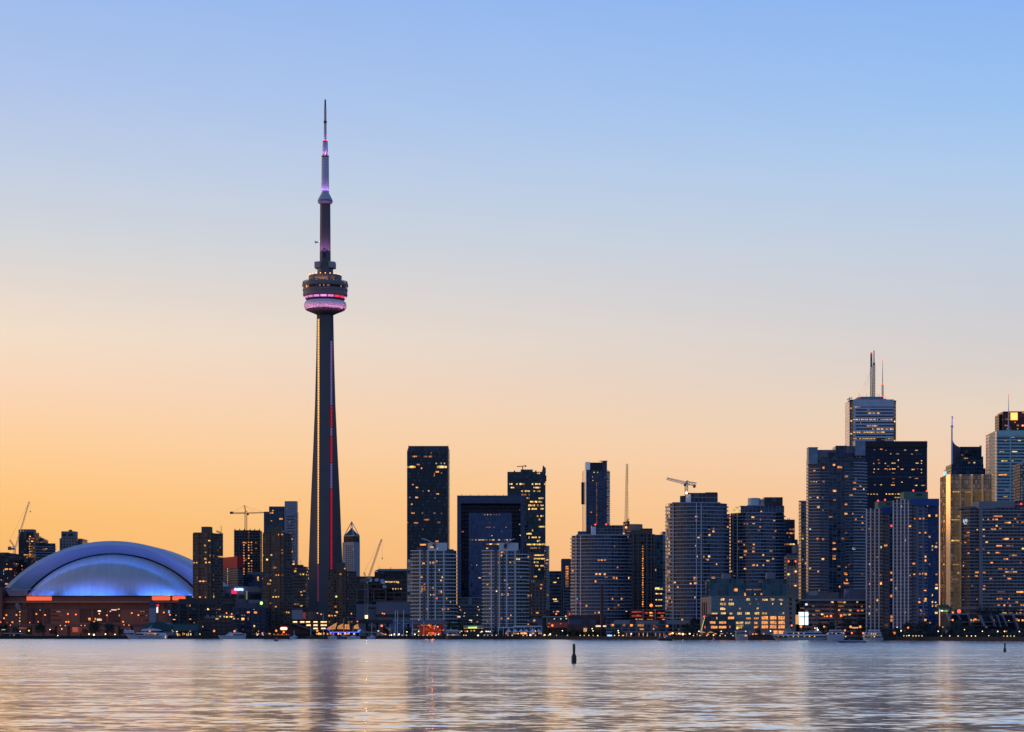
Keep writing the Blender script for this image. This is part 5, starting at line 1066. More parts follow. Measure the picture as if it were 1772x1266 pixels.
b.bx('corner_cap', 1470, 1476.5, 691, 694, G_NAVY, 4, 10); b.bx('corner_cap', 1546.3, 1551, 692.5, 695, G_NAVY, 4, 10)
n = wf[0].nf; wf[0].nc = 36; b.walls = wf
def fl(py): return int((Z(py, Y)-LAND)/((wf[0].z1-LAND)/wf[0].nf))
for py, c0, c1, p, k in ((706, 0, 6, 1, 'y'), (717, 12, 24, .9, 'yda'), (728, 0, 36, .85, 'ya'), (733, 6, 10, .4, 'd'), (739, 12, 22, .8, 'yd'), (745, 17, 36, .8, 'yd'), (750, 0, 28, .9, 'ya'), (760.5, 0, 20, .95, 'y'), (762, 28, 36, .7, 'y'), (711.5, 12, 18, .4, 'd')): b.row(wf[0], fl(py), c0, c1, k, p, 1., .34, up=.77)
for py in (706, 728, 750): b.bx('lit_window', 1471.8, 1476, py-1, py+1, litm('y'), 3.4, .5)
b.bx('lit_window', 1546.6, 1549.4, 727.8, 730, litm('y'), 2.4, .6); b.bx('lit_window', 1546.6, 1549.4, 760.5, 763, litm('y'), 2.4, .6)
b.bx('mechanical_penthouse', 1485.5, 1529, 686, 692, pmat('penthouse_blue', (.2, .24, .3), .6, var=.08), 6, 24); b.bx('mechanical_penthouse', 1490, 1534, 689.8, 692, GREYC, 4, 30)
mb = MB(); a = Y+14
mb.lattice(P(1507.8, 686, a), P(1507.8, 612, a), 2.0, .22, 26, w1=1.5); 
for i in range(16): mb.tube(P(1506.2, 634-i*1.6, a), P(1509.4, 634-i*1.6, a), .42, n=5)
mb.build('antenna_mast', pmat('antenna_steel', (.16, .16, .18), .6), b.root); MB().ball(P(1507.8, 609.5, a), .8, 8, 5).build('beacon', RED_B(), b.root)
mb = MB(); mb.lattice(P(1512.4, 686, a+3), P(1512.4, 630, a+3), 1.9, .24, 20); mb.tube(P(1512.4, 631, a+3), P(1512.4, 627, a+3), 1.1, n=8); mb.tube(P(1512.4, 627, a+3), P(1512.4, 606, a+3), .62, .5, n=8); mb.build('antenna_mast', pmat('antenna_steel', (.16, .16, .18), .6), b.root)
mb = MB(); mb.lattice(P(1527.3, 687, a), P(1527.3, 665, a), 1.4, .2, 8); mb.tube(P(1527.3, 665, a), P(1527.3, 624, a), .4, .15, n=6); mb.build('antenna_mast', pmat('antenna_steel', (.16, .16, .18), .6), b.root)
for py in (622.5, 665, 686): MB().ball(P(1527.3, py, a-.5), .7, 8, 5).build('beacon', RED_B(), b.root)
for x, y0, y1 in ((1486.5, 686, 680), (1500, 686, 682), (1518, 686, 681), (1521.5, 686, 680.5), (1532, 690, 685)): MB().tube(P(x, y0, a), P(x, y1, a), .14, n=4).build('whip_aerial', DSTEEL, b.root)
mb = MB()
for x1, y1 in ((1487, 678), (1492, 680), (1497, 683)): mb.tube(P(1507, 640, a), P(x1, y1+7, a), .05, n=3)
mb.build('guy_wire', DSTEEL, b.root)
mb = MB(); mb.lattice(P(1466, 691, Y+20), P(1475, 688, Y+20), 1., .14, 5); mb.tube(P(1469, 692, Y+20), P(1470, 686, Y+20), .25); mb.build('roof_derrick', DSTEEL, b.root)
beacon(b, 1487, 686.5, 5); b.done()
# black tower
Y = 2120; b = B('office_tower', 'wide black glass office tower with scattered yellow windows', 'building', 1550, Y)
w = b.body(corner(1490, 1490, 1604.5, Y, 0, 36), 763, G_BLACK, cw=1.55, fh=3.64, name='glass_curtain_wall'); b.bx('roof_band', 1495, 1604.8, 763, 774, fmat('louvre_black', (.016, .016, .02), (.01, .01, .014), .5, .1, metal=0, blind=0), -.4, 1, 1.2, 8); b.bx('mid_band', 1500, 1604.9, 824.4, 825.4, pmat('band_steel', (.08, .09, .13), .4, .5), -.5, .6)
b.bx('mechanical_penthouse', 1517, 1525.5, 757.5, 763, DARKC, 8, 12); b.bx('mechanical_penthouse', 1521, 1531, 761, 763, DARKC, 7, 12); beacon(b, 1602, 761.8, .5)
for px, py, ww, k in ((1525, 777, 5, 'o'), (1513, 778, 3, 'd'), (1533, 779, 3, 'd'), (1566.5, 778.5, 4, 'y'), (1586, 779, 6, 'y'), (1541.5, 785, 2, 'o'), (1553, 785, 6, 'd'), (1578, 785.5, 4, 'd'), (1546, 801, 8, 'y'), (1554.5, 796, 2, 'y'), (1532, 801.5, 3, 'y'), (1521, 801, 4, 'd'), (1587, 801, 6, 'y'), (1594.5, 801.5, 2, 'y'), (1512, 802, 2, 'y'), (1594.8, 797, 2, 'y'), (1533, 811, 6, 'a'), (1540, 811.5, 3, 'y'), (1546.5, 811, 7, 'a'), (1561, 811.5, 5, 'a'), (1580, 812, 6, 'y'), (1594.5, 812, 2, 'y'), (1513, 811.5, 2, 'y'), (1520, 811.5, 3, 'y'), (1554.5, 807, 2, 'y'), (1512, 817, 2, 'y'), (1546, 818, 6, 'd'), (1594.5, 817.5, 2, 'y'), (1545, 839, 8, 'a'), (1524.5, 838.5, 4, 'y'), (1585, 839.5, 5, 'y'), (1597.5, 839.5, 8, 'y'), (1561, 834, 2, 'y'), (1514, 838.5, 3, 'd'), (1546, 834.5, 4, 'd'), (1546, 828, 5, 'd'), (1586, 827.5, 7, 'd'), (1520, 795.5, 3, 'd'), (1537, 806, 5, 'd'), (1588, 811, 3, 'd')): b.px_lit([(px, py, ww, 1.8, k)])
b.px_lit([(1502+i*5.3, 854.5+.3*(i % 2), 3.6 if i % 3 else 2, 1.8, 'yya'[i % 3]) for i in range(12) if i not in (4, 5)]+[(1550+i*4, 860.5, 3.6, 2, 'y') for i in range(4)])
b.lit(.012, 'yd', seed=31, w=.9, h=.4, vis=860, cmin=10, rmax=w[0].nf-5); b.done()

# twin shoreline condos with blue flank
def harbour(label, L, C, c2, c3, Rr, top, btop, gl, gr, gtop, Y, lit, seed):
    b = B('apartment_tower', label, 'building', (L+Rr)/2, Y, 'blue flanked harbour condominium pair')
    k = lambda px, d: X(px, Y+d); fh = M(6.02, Y)
    grid = fmat('harbour_grid', (.62, .54, .5), (.022, .032, .055), .26, .16, (.52, .46, .43), metal=.1, blind=.08, rough=.2, sub=2)
    mid = fmat('harbour_mid', (.15, .165, .21), (.025, .06, .12), .34, .34, (.15, .165, .21), metal=.2, blind=.05)
    blu = fmat('harbour_blue', (.02, .06, .15), (.02, .06, .13), .3, .4, (.02, .06, .15), metal=.25, blind=.05)
    w = b.body([(k(L, 4), Y+4), (k(C, 0), Y), (k(C, 16), Y+16), (k(L, 22), Y+22)], top, grid, cw=M(6.6, Y), fh=fh, name='gridded_wing')
    ws = list(w)
    w2 = b.body([(k(C, 1.5), Y+1.5), (k(c2, .5), Y+.5), (k(c2, 18), Y+18), (k(C, 18), Y+18)], top+1, G_CONDO, cw=2.6, fh=fh, name='glazed_bay', keep=False); b.fp2 = b.fp
    b.balc(b.fp2, 0, 1, .6, int((b.z1-LAND)/fh), b.z1-int((b.z1-LAND)/fh)*fh, fh, .4, PARD); ws += w2
    if c3 > c2:
        w3 = b.body([(k(c2, 0), Y), (k(c3, 1), Y+1), (k(c3, 20), Y+20), (k(c2, 20), Y+20)], btop+13, mid, cw=M(8.7, Y), fh=fh, name='rendered_wing', keep=False); ws += w3
    if Rr > c3:
        w4 = b.body([(k(c3, 3), Y+3), (k(Rr, 5), Y+5), (k(Rr, 24), Y+24), (k(c3, 24), Y+24)], btop, blu, cw=M(6.2, Y), fh=fh, name='blue_flank', keep=False); ws += w4
    for q in range(int((Z(top, Y)-LAND)/fh)):
        pass
    n = int(round((C-L)/6.6))
    for q in range(n+1):
        px = L+(C-L)*q/n; b.fins([px+.5], top-1.5 if q % 2 else top, 1097, .75, pmat('harbour_pier', (.7, .6, .56), .7), 'pier', .55, .8, wall=w[0])
    b.bx('blue_band', C-2, Rr+.2, btop, btop+12, pmat('blue_band', (.015, .06, .22), .5), -.3+.0, 1.4) if c3 > c2 else b.bx('blue_band', C, Rr, btop, btop+9, pmat('blue_band', (.015, .06, .22), .5), -.3, 1.4)
    b.bx('green_penthouse', gl, gr, gtop, btop+3, pmat('green_cladding', (.10, .17, .12), .7, var=.1), 7, 14); b.bx('penthouse_vent', gl+(gr-gl)*.5, gl+(gr-gl)*.75, gtop+3, gtop+7, DARKC, 6.8, .5)
    b.walls = ws; b.px_lit(lit); b.lit(.025, 'oad', seed=seed, w=.55, h=.5, vis=1082); b.done(); return b
b = harbour('left and lower harbour condominium with pale grid front and green penthouse', 1499, 1528, 1537.5, 1545, 1548, 880, 877, 1519.5, 1548, 866.5, 1470,
    [(1524.8, 946.3, 3, 4.4, 'g'), (1505.5, 914.5, 6, 3, 'd'), (1518, 963.5, 2.6, 3, 'a'), (1505.3, 976, 3, 3.4, 'a'), (1524.5, 1009, 3.4, 4.6, 'a'), (1505, 1010, 2.6, 2.6, 'o'), (1518.4, 1038, 3.4, 4, 'a'), (1505, 1049.5, 3, 2.6, 'o'), (1505, 1061.5, 3.6, 4, 'y'), (1517.5, 1055.3, 2, 2, 'y'), (1523, 995, 3, 2.4, 'd'), (1512, 992, 2, 2.4, 'd')], 41)
b.px_lit([]); beacon(b, 1519.5, 866, 7); beacon(b, 1531.5, 864.5, 8)
for py in (909.5, 991, 1003.5, 1031, 1067, 1073): b.bx('lit_window', 1541.3, 1544.3, py-2, py+2, litm('o' if py > 920 else 'r'), -.2, .4)
b = harbour('right and taller harbour condominium with pale grid front and bright blue flank', 1545.5, 1578, 1586, 1606, 1625, 865, 862.5, 1564, 1606, 850.5, 1430,
    [(1559.5, 876, 2.6, 3, 'y'), (1587.5, 867.5, 2, 2, 'o'), (1592, 897, 4.4, 3, 'o'), (1598, 897, 3, 3, 'o'), (1583, 897, 2.4, 2.4, 'o'), (1591.5, 921.5, 4, 3, 'o'), (1601.5, 921.5, 4, 3, 'o'), (1608, 892, 4, 4, 'a'), (1620.5, 892, 4, 4.4, 'o'), (1608.5, 928.5, 4, 3.4, 'a'), (1620.5, 939.5, 3, 3.4, 'd'), (1613.5, 945, 2.4, 4, 'y'), (1619.5, 946, 5, 3.6, 'y'), (1613.5, 951, 2.4, 4, 'y'), (1566, 934.5, 3, 3, 'a'), (1581.5, 974.5, 6, 3.4, 'o'), (1601.5, 963, 3, 4.4, 'a'), (1601.5, 969.5, 3, 4, 'o'), (1608.5, 976, 2.4, 2.6, 'o'), (1591.5, 992.8, 3.6, 3.6, 'a'), (1596.5, 992.3, 2.6, 3, 'y'), (1602, 993, 4.4, 4.4, 'a'), (1601, 999.5, 2.4, 3, 'd'), (1620.5, 993.5, 4, 2.4, 'a'), (1582, 993, 4, 3.4, 'a'), (1564.5, 958.5, 2.8, 3, 'o'), (1559, 988.5, 3, 3, 'o'), (1551.5, 1018, 3.4, 4.4, 'a'), (1559, 1012, 2.6, 2.6, 'a'), (1558.8, 1036, 2.8, 3, 'o'), (1566, 1059.5, 3.2, 3, 'a'), (1601.5, 1036, 4, 3.4, 'a'), (1620.5, 1011.5, 5.4, 3.4, 'o'), (1620.5, 1017.5, 5.6, 4, 'y'), (1613.3, 1029.5, 2.2, 4, 'y'), (1613.5, 1041.7, 2.4, 3.6, 'a'), (1619, 1042, 3.2, 2, 'g'), (1613.5, 1047.5, 2.2, 4.6, 'y'), (1620.5, 1047.5, 5.6, 4, 'a'), (1620.2, 1060, 6, 4, 'a'), (1591, 1041.5, 3.6, 3.6, 'o'), (1601.5, 1072.5, 4, 4, 'a'), (1609, 1077.5, 4, 3, 'a'), (1591, 1035.5, 2.4, 2.6, 'd'), (1594, 946, 6, 2.6, 'd')], 43)
beacon(b, 1580.5, 848.5, 8); beacon(b, 1603.8, 849.5, 8)
# gold tower
Y = 1920; b = B('office_tower', 'gold glass office tower with bright vertical strips mirroring the sunset', 'building', 1680, Y)
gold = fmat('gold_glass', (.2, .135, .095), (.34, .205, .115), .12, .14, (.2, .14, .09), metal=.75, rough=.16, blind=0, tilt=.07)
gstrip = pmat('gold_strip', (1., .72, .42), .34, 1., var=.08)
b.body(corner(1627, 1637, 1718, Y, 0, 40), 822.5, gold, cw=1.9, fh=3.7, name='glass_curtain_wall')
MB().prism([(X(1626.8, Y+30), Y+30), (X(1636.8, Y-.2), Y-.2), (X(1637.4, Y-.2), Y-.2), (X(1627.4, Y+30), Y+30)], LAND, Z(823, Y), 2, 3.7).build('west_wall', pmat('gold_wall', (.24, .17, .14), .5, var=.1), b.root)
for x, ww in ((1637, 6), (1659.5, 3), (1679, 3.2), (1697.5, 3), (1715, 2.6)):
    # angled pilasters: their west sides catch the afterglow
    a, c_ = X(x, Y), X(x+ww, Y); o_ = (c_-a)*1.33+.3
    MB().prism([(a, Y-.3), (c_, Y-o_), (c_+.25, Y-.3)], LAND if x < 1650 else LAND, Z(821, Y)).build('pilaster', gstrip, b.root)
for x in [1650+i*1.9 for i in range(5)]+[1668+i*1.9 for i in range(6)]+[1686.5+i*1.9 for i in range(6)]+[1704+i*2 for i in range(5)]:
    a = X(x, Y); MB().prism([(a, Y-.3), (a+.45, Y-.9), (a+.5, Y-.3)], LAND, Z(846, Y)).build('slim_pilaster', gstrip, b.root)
b.bx('roof_parapet', 1637, 1718, 820.6, 823, pmat('gold_cap', (.3, .22, .17), .5), -.5, 1.2)
b.px_lit([(1654, 899, 18, 1.8, 'y'), (1653, 935, 17, 3, 'y'), (1651, 929.5, 8, 1.6, 'd'), (1655, 976.5, 14, 1.8, 'y'), (1653, 1002, 12, 2.4, 'd'), (1646, 1018, 6, 2.4, 'd'), (1643, 1019, 3, 2, 'y'), (1655, 850.5, 15, 2, 'y'), (1676, 851, 12, 2, 'y'), (1673, 836, 4, 2, 'd'), (1705, 845.5, 4, 1.6, 'd'), (1656, 835.5, 2, 2, 'd'), (1643, 960, 2, 2, 'd'), (1656, 965, 2, 2, 'd')]); b.lit(.012, 'yd', seed=5, vis=1000)
b.bx('blue_lit_box', 1634, 1638, 815.5, 821.5, emat('pale_blue_lamp', (.35, .7, 1), 1.2), 22, 4); b.done()
# spired curved tower
Y = 2350; b = B('office_tower', 'dark stepped glass tower with a curved shoulder rising into a lit spire', 'building', 1675, Y)
b.body(corner(1646, 1646, 1702, Y), 803, G_NAVY, cw=2.6, fh=3.7, name='glass_curtain_wall'); w0 = b.walls
b.body(corner(1657, 1657, 1701.5, Y+4), 789, G_TEAL, bot=804, cw=2.6, fh=3.7, name='upper_block'); w1 = b.walls
b.body(corner(1662, 1662, 1698.5, Y+8), 771.5, G_DARK, bot=790, cw=2.6, fh=3.7, name='crown_block'); b.bx('roof_fin', 1696.5, 1698.7, 770.5, 790, G_NAVY, 7, 6)
pts = [(1646.5, 807)]+[(1660.5, 807)]+[(1661+1.5*math.cos(0), 775)]+[(1647.5+15*(1-math.cos(R(a)))*1.0, 755+18*math.sin(R(a))) for a in range(80, -1, -10)]
mb = MB(); f = [P(x, y, Y+6) for x, y in pts]; bk = [P(x, y, Y+30) for x, y in pts]
mb.face(f[::-1] if (f[1].x-f[0].x)*(f[2].z-f[1].z) < 0 else f); mb.face(bk)
for i in range(len(f)): j = (i+1) % len(f); mb.face([f[i], bk[i], bk[j], f[j]])
mb.build('curved_shoulder', pmat('shoulder_glass', (.05, .06, .08), .15, .4), b.root)
mb = MB(); mb.tube(P(1647.2, 806, Y+5), P(1647.2, 742, Y+5), 1.0, .8, n=8); mb.tube(P(1647.4, 742, Y+5), P(1647.8, 722, Y+5), .75, .55, n=8); mb.tube(P(1647.8, 722, Y+5), P(1647.8, 720, Y+5), .9, .7, n=8); mb.tube(P(1647.3, 739, Y+5), P(1647.3, 736.5, Y+5), 1.5, n=8); mb.build('spire', pmat('spire_white', (.62, .58, .66), .4), b.root)
MB().tube(P(1647.5, 735, Y+3.4), P(1647.7, 725, Y+3.4), .35, n=6).build('spire_light', emat('spire_violet', (.55, .25, .8), .9), b.root)
b.px_lit([(1676, 792.5, 6, 2.4, 'y'), (1672, 793, 4, 2, 'y')]); b.walls = w1; b.lit(.07, 'yd', seed=6, h=.4); b.walls = w0; b.lit(.03, 'yd', seed=7, h=.4, vis=825); b.px_lit([(1672, 792.5, 8, 2, 'y'), (1686, 801, 3, 2, 'y'), (1665, 787, 4, 1.8, 'd')])
b.bx('low_wing', 1700.5, 1705.5, 810, 824, DARKC, 8, 8)
b.body([(X(1633, 2390), 2390), (X(1645, 2374), 2374), (X(1646, 2374), 2374), (X(1646, 2400), 2400)], 808, pmat('pink_panel', (.8, .6, .52), .35, .7), name='west_wing', keep=False); b.done()
# teal granite tower
Y = 2220; b = B('office_tower', 'green teal banded office tower with a rosy west face and thin white mast', 'building', 1745, Y)
w = b.body(corner(1712, 1725, 1790, Y, 0, 40), 745, fmat('teal_bands', (.36, .52, .49), (.04, .08, .12), .03, .46, (.36, .52, .49), metal=.3, blind=.08), cw=2.1, fh=3.25, name='banded_front'); b.walls = [w[0]] if w[0].frame()[3] > -.1 and abs(w[0].frame()[3]) < .1 else w
MB().prism([(X(1705.8, Y+60), Y+60), (X(1724.6, Y-.2), Y-.2), (X(1725.6, Y-.2), Y-.2), (X(1706.8, Y+60), Y+60)], LAND, Z(744, Y), 60, 3.25).build('west_face', fmat('sunset_lit_bands', (1, .82, .72), (.6, .46, .4), .0, .5, (1, .82, .72), metal=.8, rough=.4, tilt=.01, blind=0, var=.1, fm=.85), b.root)  # rosy band colours paint the sunset light onto this west face
b.bx('teal_crown', 1725, 1790, 744.4, 754, pmat('teal_panel', (.34, .54, .5), .5), -.4, 1); b.bx('centre_post', 1747.5, 1749.5, 754, 1090, pmat('teal_panel', (.34, .54, .5), .5), -.4, .6); b.bx('corner_post', 1724.6, 1726.4, 754, 1090, pmat('teal_panel', (.34, .54, .5), .5), -.4, .6)
b.px_lit([(1733.5, 781, 10, 1.8, 'y'), (1755.5, 781, 11, 1.8, 'y'), (1735, 821, 17, 2.2, 'o'), (1753, 756.5, 6, 1.4, 'y'), (1740, 762, 5, 1.4, 'd'), (1764, 762, 6, 1.4, 'y')]); b.lit(.08, 'dyd', seed=9, h=.3, w=.9, up=.72, vis=900); b.done()
b = B('office_tower', 'dark red brown tower with a glowing yellow square logo at the right edge', 'building', 1755, 2450)
Y = 2450; w = b.body(corner(1736.5, 1736.5, 1790, Y), 711.5, fmat('red_brown', (.16, .03, .022), (.05, .012, .012), .3, .35, metal=.2), cw=2.9, fh=3.5, name='wall'); b.bx('side_wing', 1728.5, 1738, 717, 830, G_DARK, 8, 20); b.bx('corner_strip', 1736, 1739, 712, 745, DARKC, -.6, 2)
b.bx('lit_logo', 1749.3, 1760.5, 714, 726, emat('logo_yellow', (1, .72, .12), 1.6), -1, .8); b.bx('logo_rim', 1748.4, 1761.4, 713.2, 726.9, emat('logo_orange', (1, .2, .03), .9), -.6, .5)
b.lit(.3, 'oad', seed=4, w=.7, h=.5, vis=745); b.done()
mb_t = thing('roof_antenna', 'thin white mast with red light standing on the teal banded tower', 'antenna', P(1745.3, 744.5, 2230)); mb = MB(); mb.tube(P(1745.3, 744.5, 2230), P(1745.3, 710, 2230), .6, .4, n=6); mb.tube(P(1745.3, 710, 2230), P(1745.3, 684, 2230), .35, .15, n=6); mb.build('mast', pmat('mast_white', (.6, .57, .56), .5), mb_t)
mb = MB(); mb.tube(P(1740.5, 744.6, 2230), P(1745.3, 735, 2230), .2, n=4); mb.tube(P(1750, 744.6, 2230), P(1745.3, 735, 2230), .2, n=4); mb.build('stay', pmat('mast_white', (.6, .57, .56), .5), mb_t); MB().ball(P(1745.3, 682.8, 2230), .7, 8, 5).build('beacon', RED_B(), mb_t)
b = B('office_tower', 'sliver of a pale gridded tower at the right edge above the hotel', 'building', 1775, 2000)
b.body(corner(1765.5, 1765.5, 1800, 2000), 801, fmat('cream_windows', (.06, .05, .05), (.42, .36, .28), .25, .34, metal=.5, rough=.3), cw=2.3, fh=2.6); b.done()
# harbour hotel
Y = 1450; b = B('hotel', 'big grey harbour hotel with ribbon floors and many orange lit rooms', 'building', 1730, Y)
fh = M(5.75, Y)
fp = [(X(1663.5, Y+16), Y+16), (X(1668, Y+9), Y+9), (X(1678, Y+5), Y+5), (X(1694, Y+4), Y+4), (X(1697, Y+1), Y+1), (X(1760, Y), Y), (X(1810, Y+2), Y+2), (X(1810, Y+30), Y+30), (X(1668, Y+34), Y+34)]
HB = fmat('hotel_bands', (.24, .23, .24), (.018, .02, .028), .09, .32, (.25, .235, .24), metal=.1, blind=.08, sub=1)
w = b.body(fp, 878, HB, cw=2.55, fh=fh, name='banded_wall'); n = w[0].nf
b.bx('roof_block', 1694, 1756, 867, 880, pmat('hotel_top', (.22, .21, .22), .75, var=.1), .6, 24); b.bx('roof_block', 1756, 1800, 866.5, 880, HB, .2, 24, 2.5, fh); b.bx('parapet', 1664, 1697, 876, 880, pmat('hotel_top', (.22, .21, .22), .75, var=.1), 10, 16)
b.fins([1697.5], 878, 1054, 2.2, pmat('hotel_top', (.22, .21, .22), .75, var=.1), 'pier', .5)
b.balc(fp, 0, 6, .35, n, b.z0-.1, (b.z1-b.z0)/n, .62, pmat('hotel_band', (.27, .255, .26), .7), 'floor_band')
for i, (px, py, ww, k) in enumerate(((1727, 892, 18, 'o'), (1700, 897.5, 5, 'a'), (1710, 897.5, 3, 'o'), (1722, 897.5, 11, 'o'), (1742, 903, 9, 'o'), (1747.5, 903, 4, 'y'), (1760.5, 902, 4, 'o'), (1724.5, 908.5, 4, 'a'), (1753, 908.5, 3, 'd'), (1702, 915, 5, 'y'), (1716.5, 914.5, 4.6, 'o'), (1721, 914.5, 6, 'y'), (1731, 913.5, 5, 'a'), (1691, 915.5, 1.8, 'y'), (1676, 923.5, 3, 'r'), (1701.5, 926.5, 7, 'o'), (1740.5, 931.5, 13, 'o'), (1752, 931.5, 3, 'd'), (1676, 934, 3, 'o'), (1726, 943, 5, 'o'), (1730.5, 943, 8, 'o'), (1745, 943, 9, 'd'), (1752, 943, 3, 'd'), (1691, 949.5, 5, 'o'), (1702, 948.5, 3, 'd'), (1676, 956, 5, 'o'), (1711, 955, 5.5, 'y'), (1727, 955, 10, 'o'), (1753.5, 959.5, 4, 'o'), (1740.5, 966, 9, 'o'), (1716, 972.5, 5, 'o'), (1690.5, 989, 7, 'o'), (1703, 989.5, 5.5, 'o'), (1731, 983, 9, 'd'), (1741, 983, 5, 'o'), (1752, 983.5, 5, 'd'), (1676.5, 996.5, 4, 'o'), (1689.5, 995.5, 5, 'o'), (1666.5, 997.5, 2, 'y'), (1746.5, 1000, 9, 'o'), (1738, 995, 4, 'd'), (1703.5, 1012.5, 4, 'o'), (1701.5, 1018, 8, 'a'), (1682.5, 1012, 1.6, 'y'), (1765, 1023, 15, 'o'), (1726, 1035, 4, 'o'), (1732, 1034.5, 7, 'o'), (1746, 1035, 3, 'o'), (1667, 1036.5, 1.8, 'y'), (1690.5, 1035.5, 2, 'a'), (1759, 1040.5, 6, 'o'), (1743.5, 1041, 2.4, 'o'), (1738, 1046, 3, 'o'), (1748, 1046.5, 4, 'o'), (1769, 1046, 8, 'o'), (1763, 890, 3, 'd'), (1768, 931, 6, 'd'), (1770, 948, 4, 'a'), (1766, 972, 5, 'd'))):
    b.px_lit([(px, py+1, ww, 2.7, k)])
b.lit(.03, 'ooad', seed=17, w=.9, h=.42, up=.62, vis=1050)
for i, (x, y, ww, hh) in enumerate(((1667.3, 901, .9, 5), (1668.7, 904, .7, 2.5), (1670, 901, .9, 5), (1671.6, 899.5, .8, 3.5), (1673.2, 901, .8, 5.5), (1670.7, 906, 4, 1))): b.bx('lit_letter', x-ww/2, x+ww/2, y-hh/2, y+hh/2, emat('sign_white', (.8, .9, 1), .9), 4.2+(1674-x)*.35, .4)
b.bx('base_band', 1664, 1697, 1048.5, 1054, pmat('pink_base', (.28, .19, .16), .8), 2.5, 1.5); beacon(b, 1767, 871.5, -.5); b.done()
# ------------------------------------------------------------------ cranes
CRW = pmat('crane_white', (.55, .5, .47), .6, var=.1); CRD = pmat('crane_dark', (.10, .075, .065), .7)
def seg(a, b, Y): return P(a[0], a[1], Y), P(b[0], b[1], Y)
def crane(label, Y, mast, mat=CRD, mw=2., jib=(), cjib=None, cw=None, ties=(), cab=None, apex=None, hook=None, jw=1.8, nm='tower_crane', r=.16):
    p = P(*mast[0], Y); t = thing(nm, label, 'crane', (p.x, p.y, p.z)); k = lambda q: P(q[0], q[1], Y)
    def n(a, b, w): return max(3, int((k(a)-k(b)).length/w/1.1))
    MB().lattice(k(mast[0]), k(mast[1]), mw, r, n(*mast, mw)).build('mast', mat, t)
    MB().lattice(k(jib[0]), k(jib[1]), jw, r*.85, n(*jib, jw), tri=True, w1=jw*.7).build('jib', mat, t)
    if cjib: MB().lattice(k(cjib[0]), k(cjib[1]), jw, r, n(*cjib, jw)).build('counter_jib', mat, t)
    if cw: c = k(cw[0]); MB().box(c, (M(cw[1], Y), 2, M(cw[2], Y))).build('counterweight', CRD, t)
    if cab: c = k(cab[0]); MB().box(c, (M(cab[1], Y), 1.8, M(cab[2], Y))).build('cab', CRD, t)
    if apex: MB().lattice(k(apex[0]), k(apex[1]), 1., .15, 5).build('apex_frame', mat, t)
    for a, b in ties: MB().tube(k(a), k(b), .09, n=4).build('tie_cable', mat, t)
    if hook:
        mb = MB(); mb.tube(k(hook[0]), k(hook[1]), .07, n=4); mb.box(k(hook[1]), (.9, .9, 1.3)); mb.build('hook', CRD, t)
    return t
crane('slender crane with its jib raised steeply to the right at the far left', 2420, ((25.5, 990), (25.5, 947)), CRW, 1.9, ((27, 946), (50.5, 867.5)), ((26, 946.5), (15, 947.5)), ((16.5, 948.5), 5, 6), [((17, 934), (50.5, 867.5)), ((17, 934), (15, 946))], ((22.5, 949.5), 6, 3), ((25, 946), (17, 934)), ((52.5, 868), (52.5, 885)))
crane('level tower crane with a long thin jib above the dark concrete tower frame', 2365, ((425.5, 917), (425.5, 884)), CRD, 2.2, ((427, 887.6), (456.5, 886.6)), ((425, 887.5), (399, 887.5)), ((400.5, 887), 5, 4), [((422.8, 874.5), (402, 886.5)), ((422.8, 874.5), (440, 886)), ((422.8, 874.5), (455, 886))], ((429, 889.5), 3, 3.2), ((425.5, 885), (422.6, 874)), jw=1.3)
cr = crane('white crane with raised jib by the satellite dishes, bright lamp at its foot', 2020, ((634, 1071), (634, 1002)), pmat('crane_grey', (.3, .28, .27), .6), 2.6, ((637, 1001), (660.5, 932.5)), ((635, 1002), (624, 1006)), ((624.5, 1007), 5, 4), [((630, 990), (660.5, 932.5)), ((630, 990), (624, 1005))], ((637.5, 1003), 4, 3), ((634, 1002), (630, 990)), ((661.5, 935), (661.5, 966)))
MB().box(P(634, 1067, 2016), (M(5, 2016), .8, M(5.5, 2016))).build('flood_lamp', emat('flood_lamp', (1, .8, .36), 2), cr); plight('flood_lamp', P(634, 1069, 2014), (1, .8, .4), 700, .5, cr)
cr = crane('crane with its jib standing straight up on the unfinished brown tower', 1765, ((1083.5, 930), (1083.5, 908)), CRD, 2., ((1083.5, 905), (1085.2, 802)), ((1082, 905.5), (1089.5, 905.5)), ((1087.5, 904), 4, 5), [((1088, 898), (1085.2, 802))], ((1080.5, 904.5), 4, 3.5), ((1084, 905), (1088, 897)), jw=2.2)
MB().ball(P(1083.5, 912.5, 1762), .9, 8, 5).build('work_lamp', emat('amber_lamp', (1, .5, .12), 4), cr)
cr = crane('thick jibbed crane standing on the roof of the tallest curved grey condominium', 1642, ((1187.8, 858), (1187.8, 836)), CRW, 2., ((1186, 835.5), (1153.5, 827.5)), ((1187, 835), (1205, 838)), ((1201.5, 841), 4, 5), [], ((1185.5, 838.5), 4.5, 4.5), ((1187.8, 836), (1190, 831)), jw=2.2, r=.24)
MB().ball(P(1188, 852.6, 1630), .85, 8, 5).build('work_lamp', emat('amber_lamp_strong', (1, .6, .22), 6), cr)
t = thing('roof_crane', 'tiny roof crane with a level boom on the yellow lit teal tower', 'crane', P(904.5, 812, 2272)); MB().tube(P(904.5, 812, 2272), P(904.5, 806, 2272), .5).build('post', CRD, t); mb = MB(); mb.tube(P(894.5, 807.2, 2272), P(910, 805.6, 2272), .4); mb.box(P(909.5, 806.2, 2272), (1.6, 1.2, 1.6)); mb.build('boom', CRD, t)
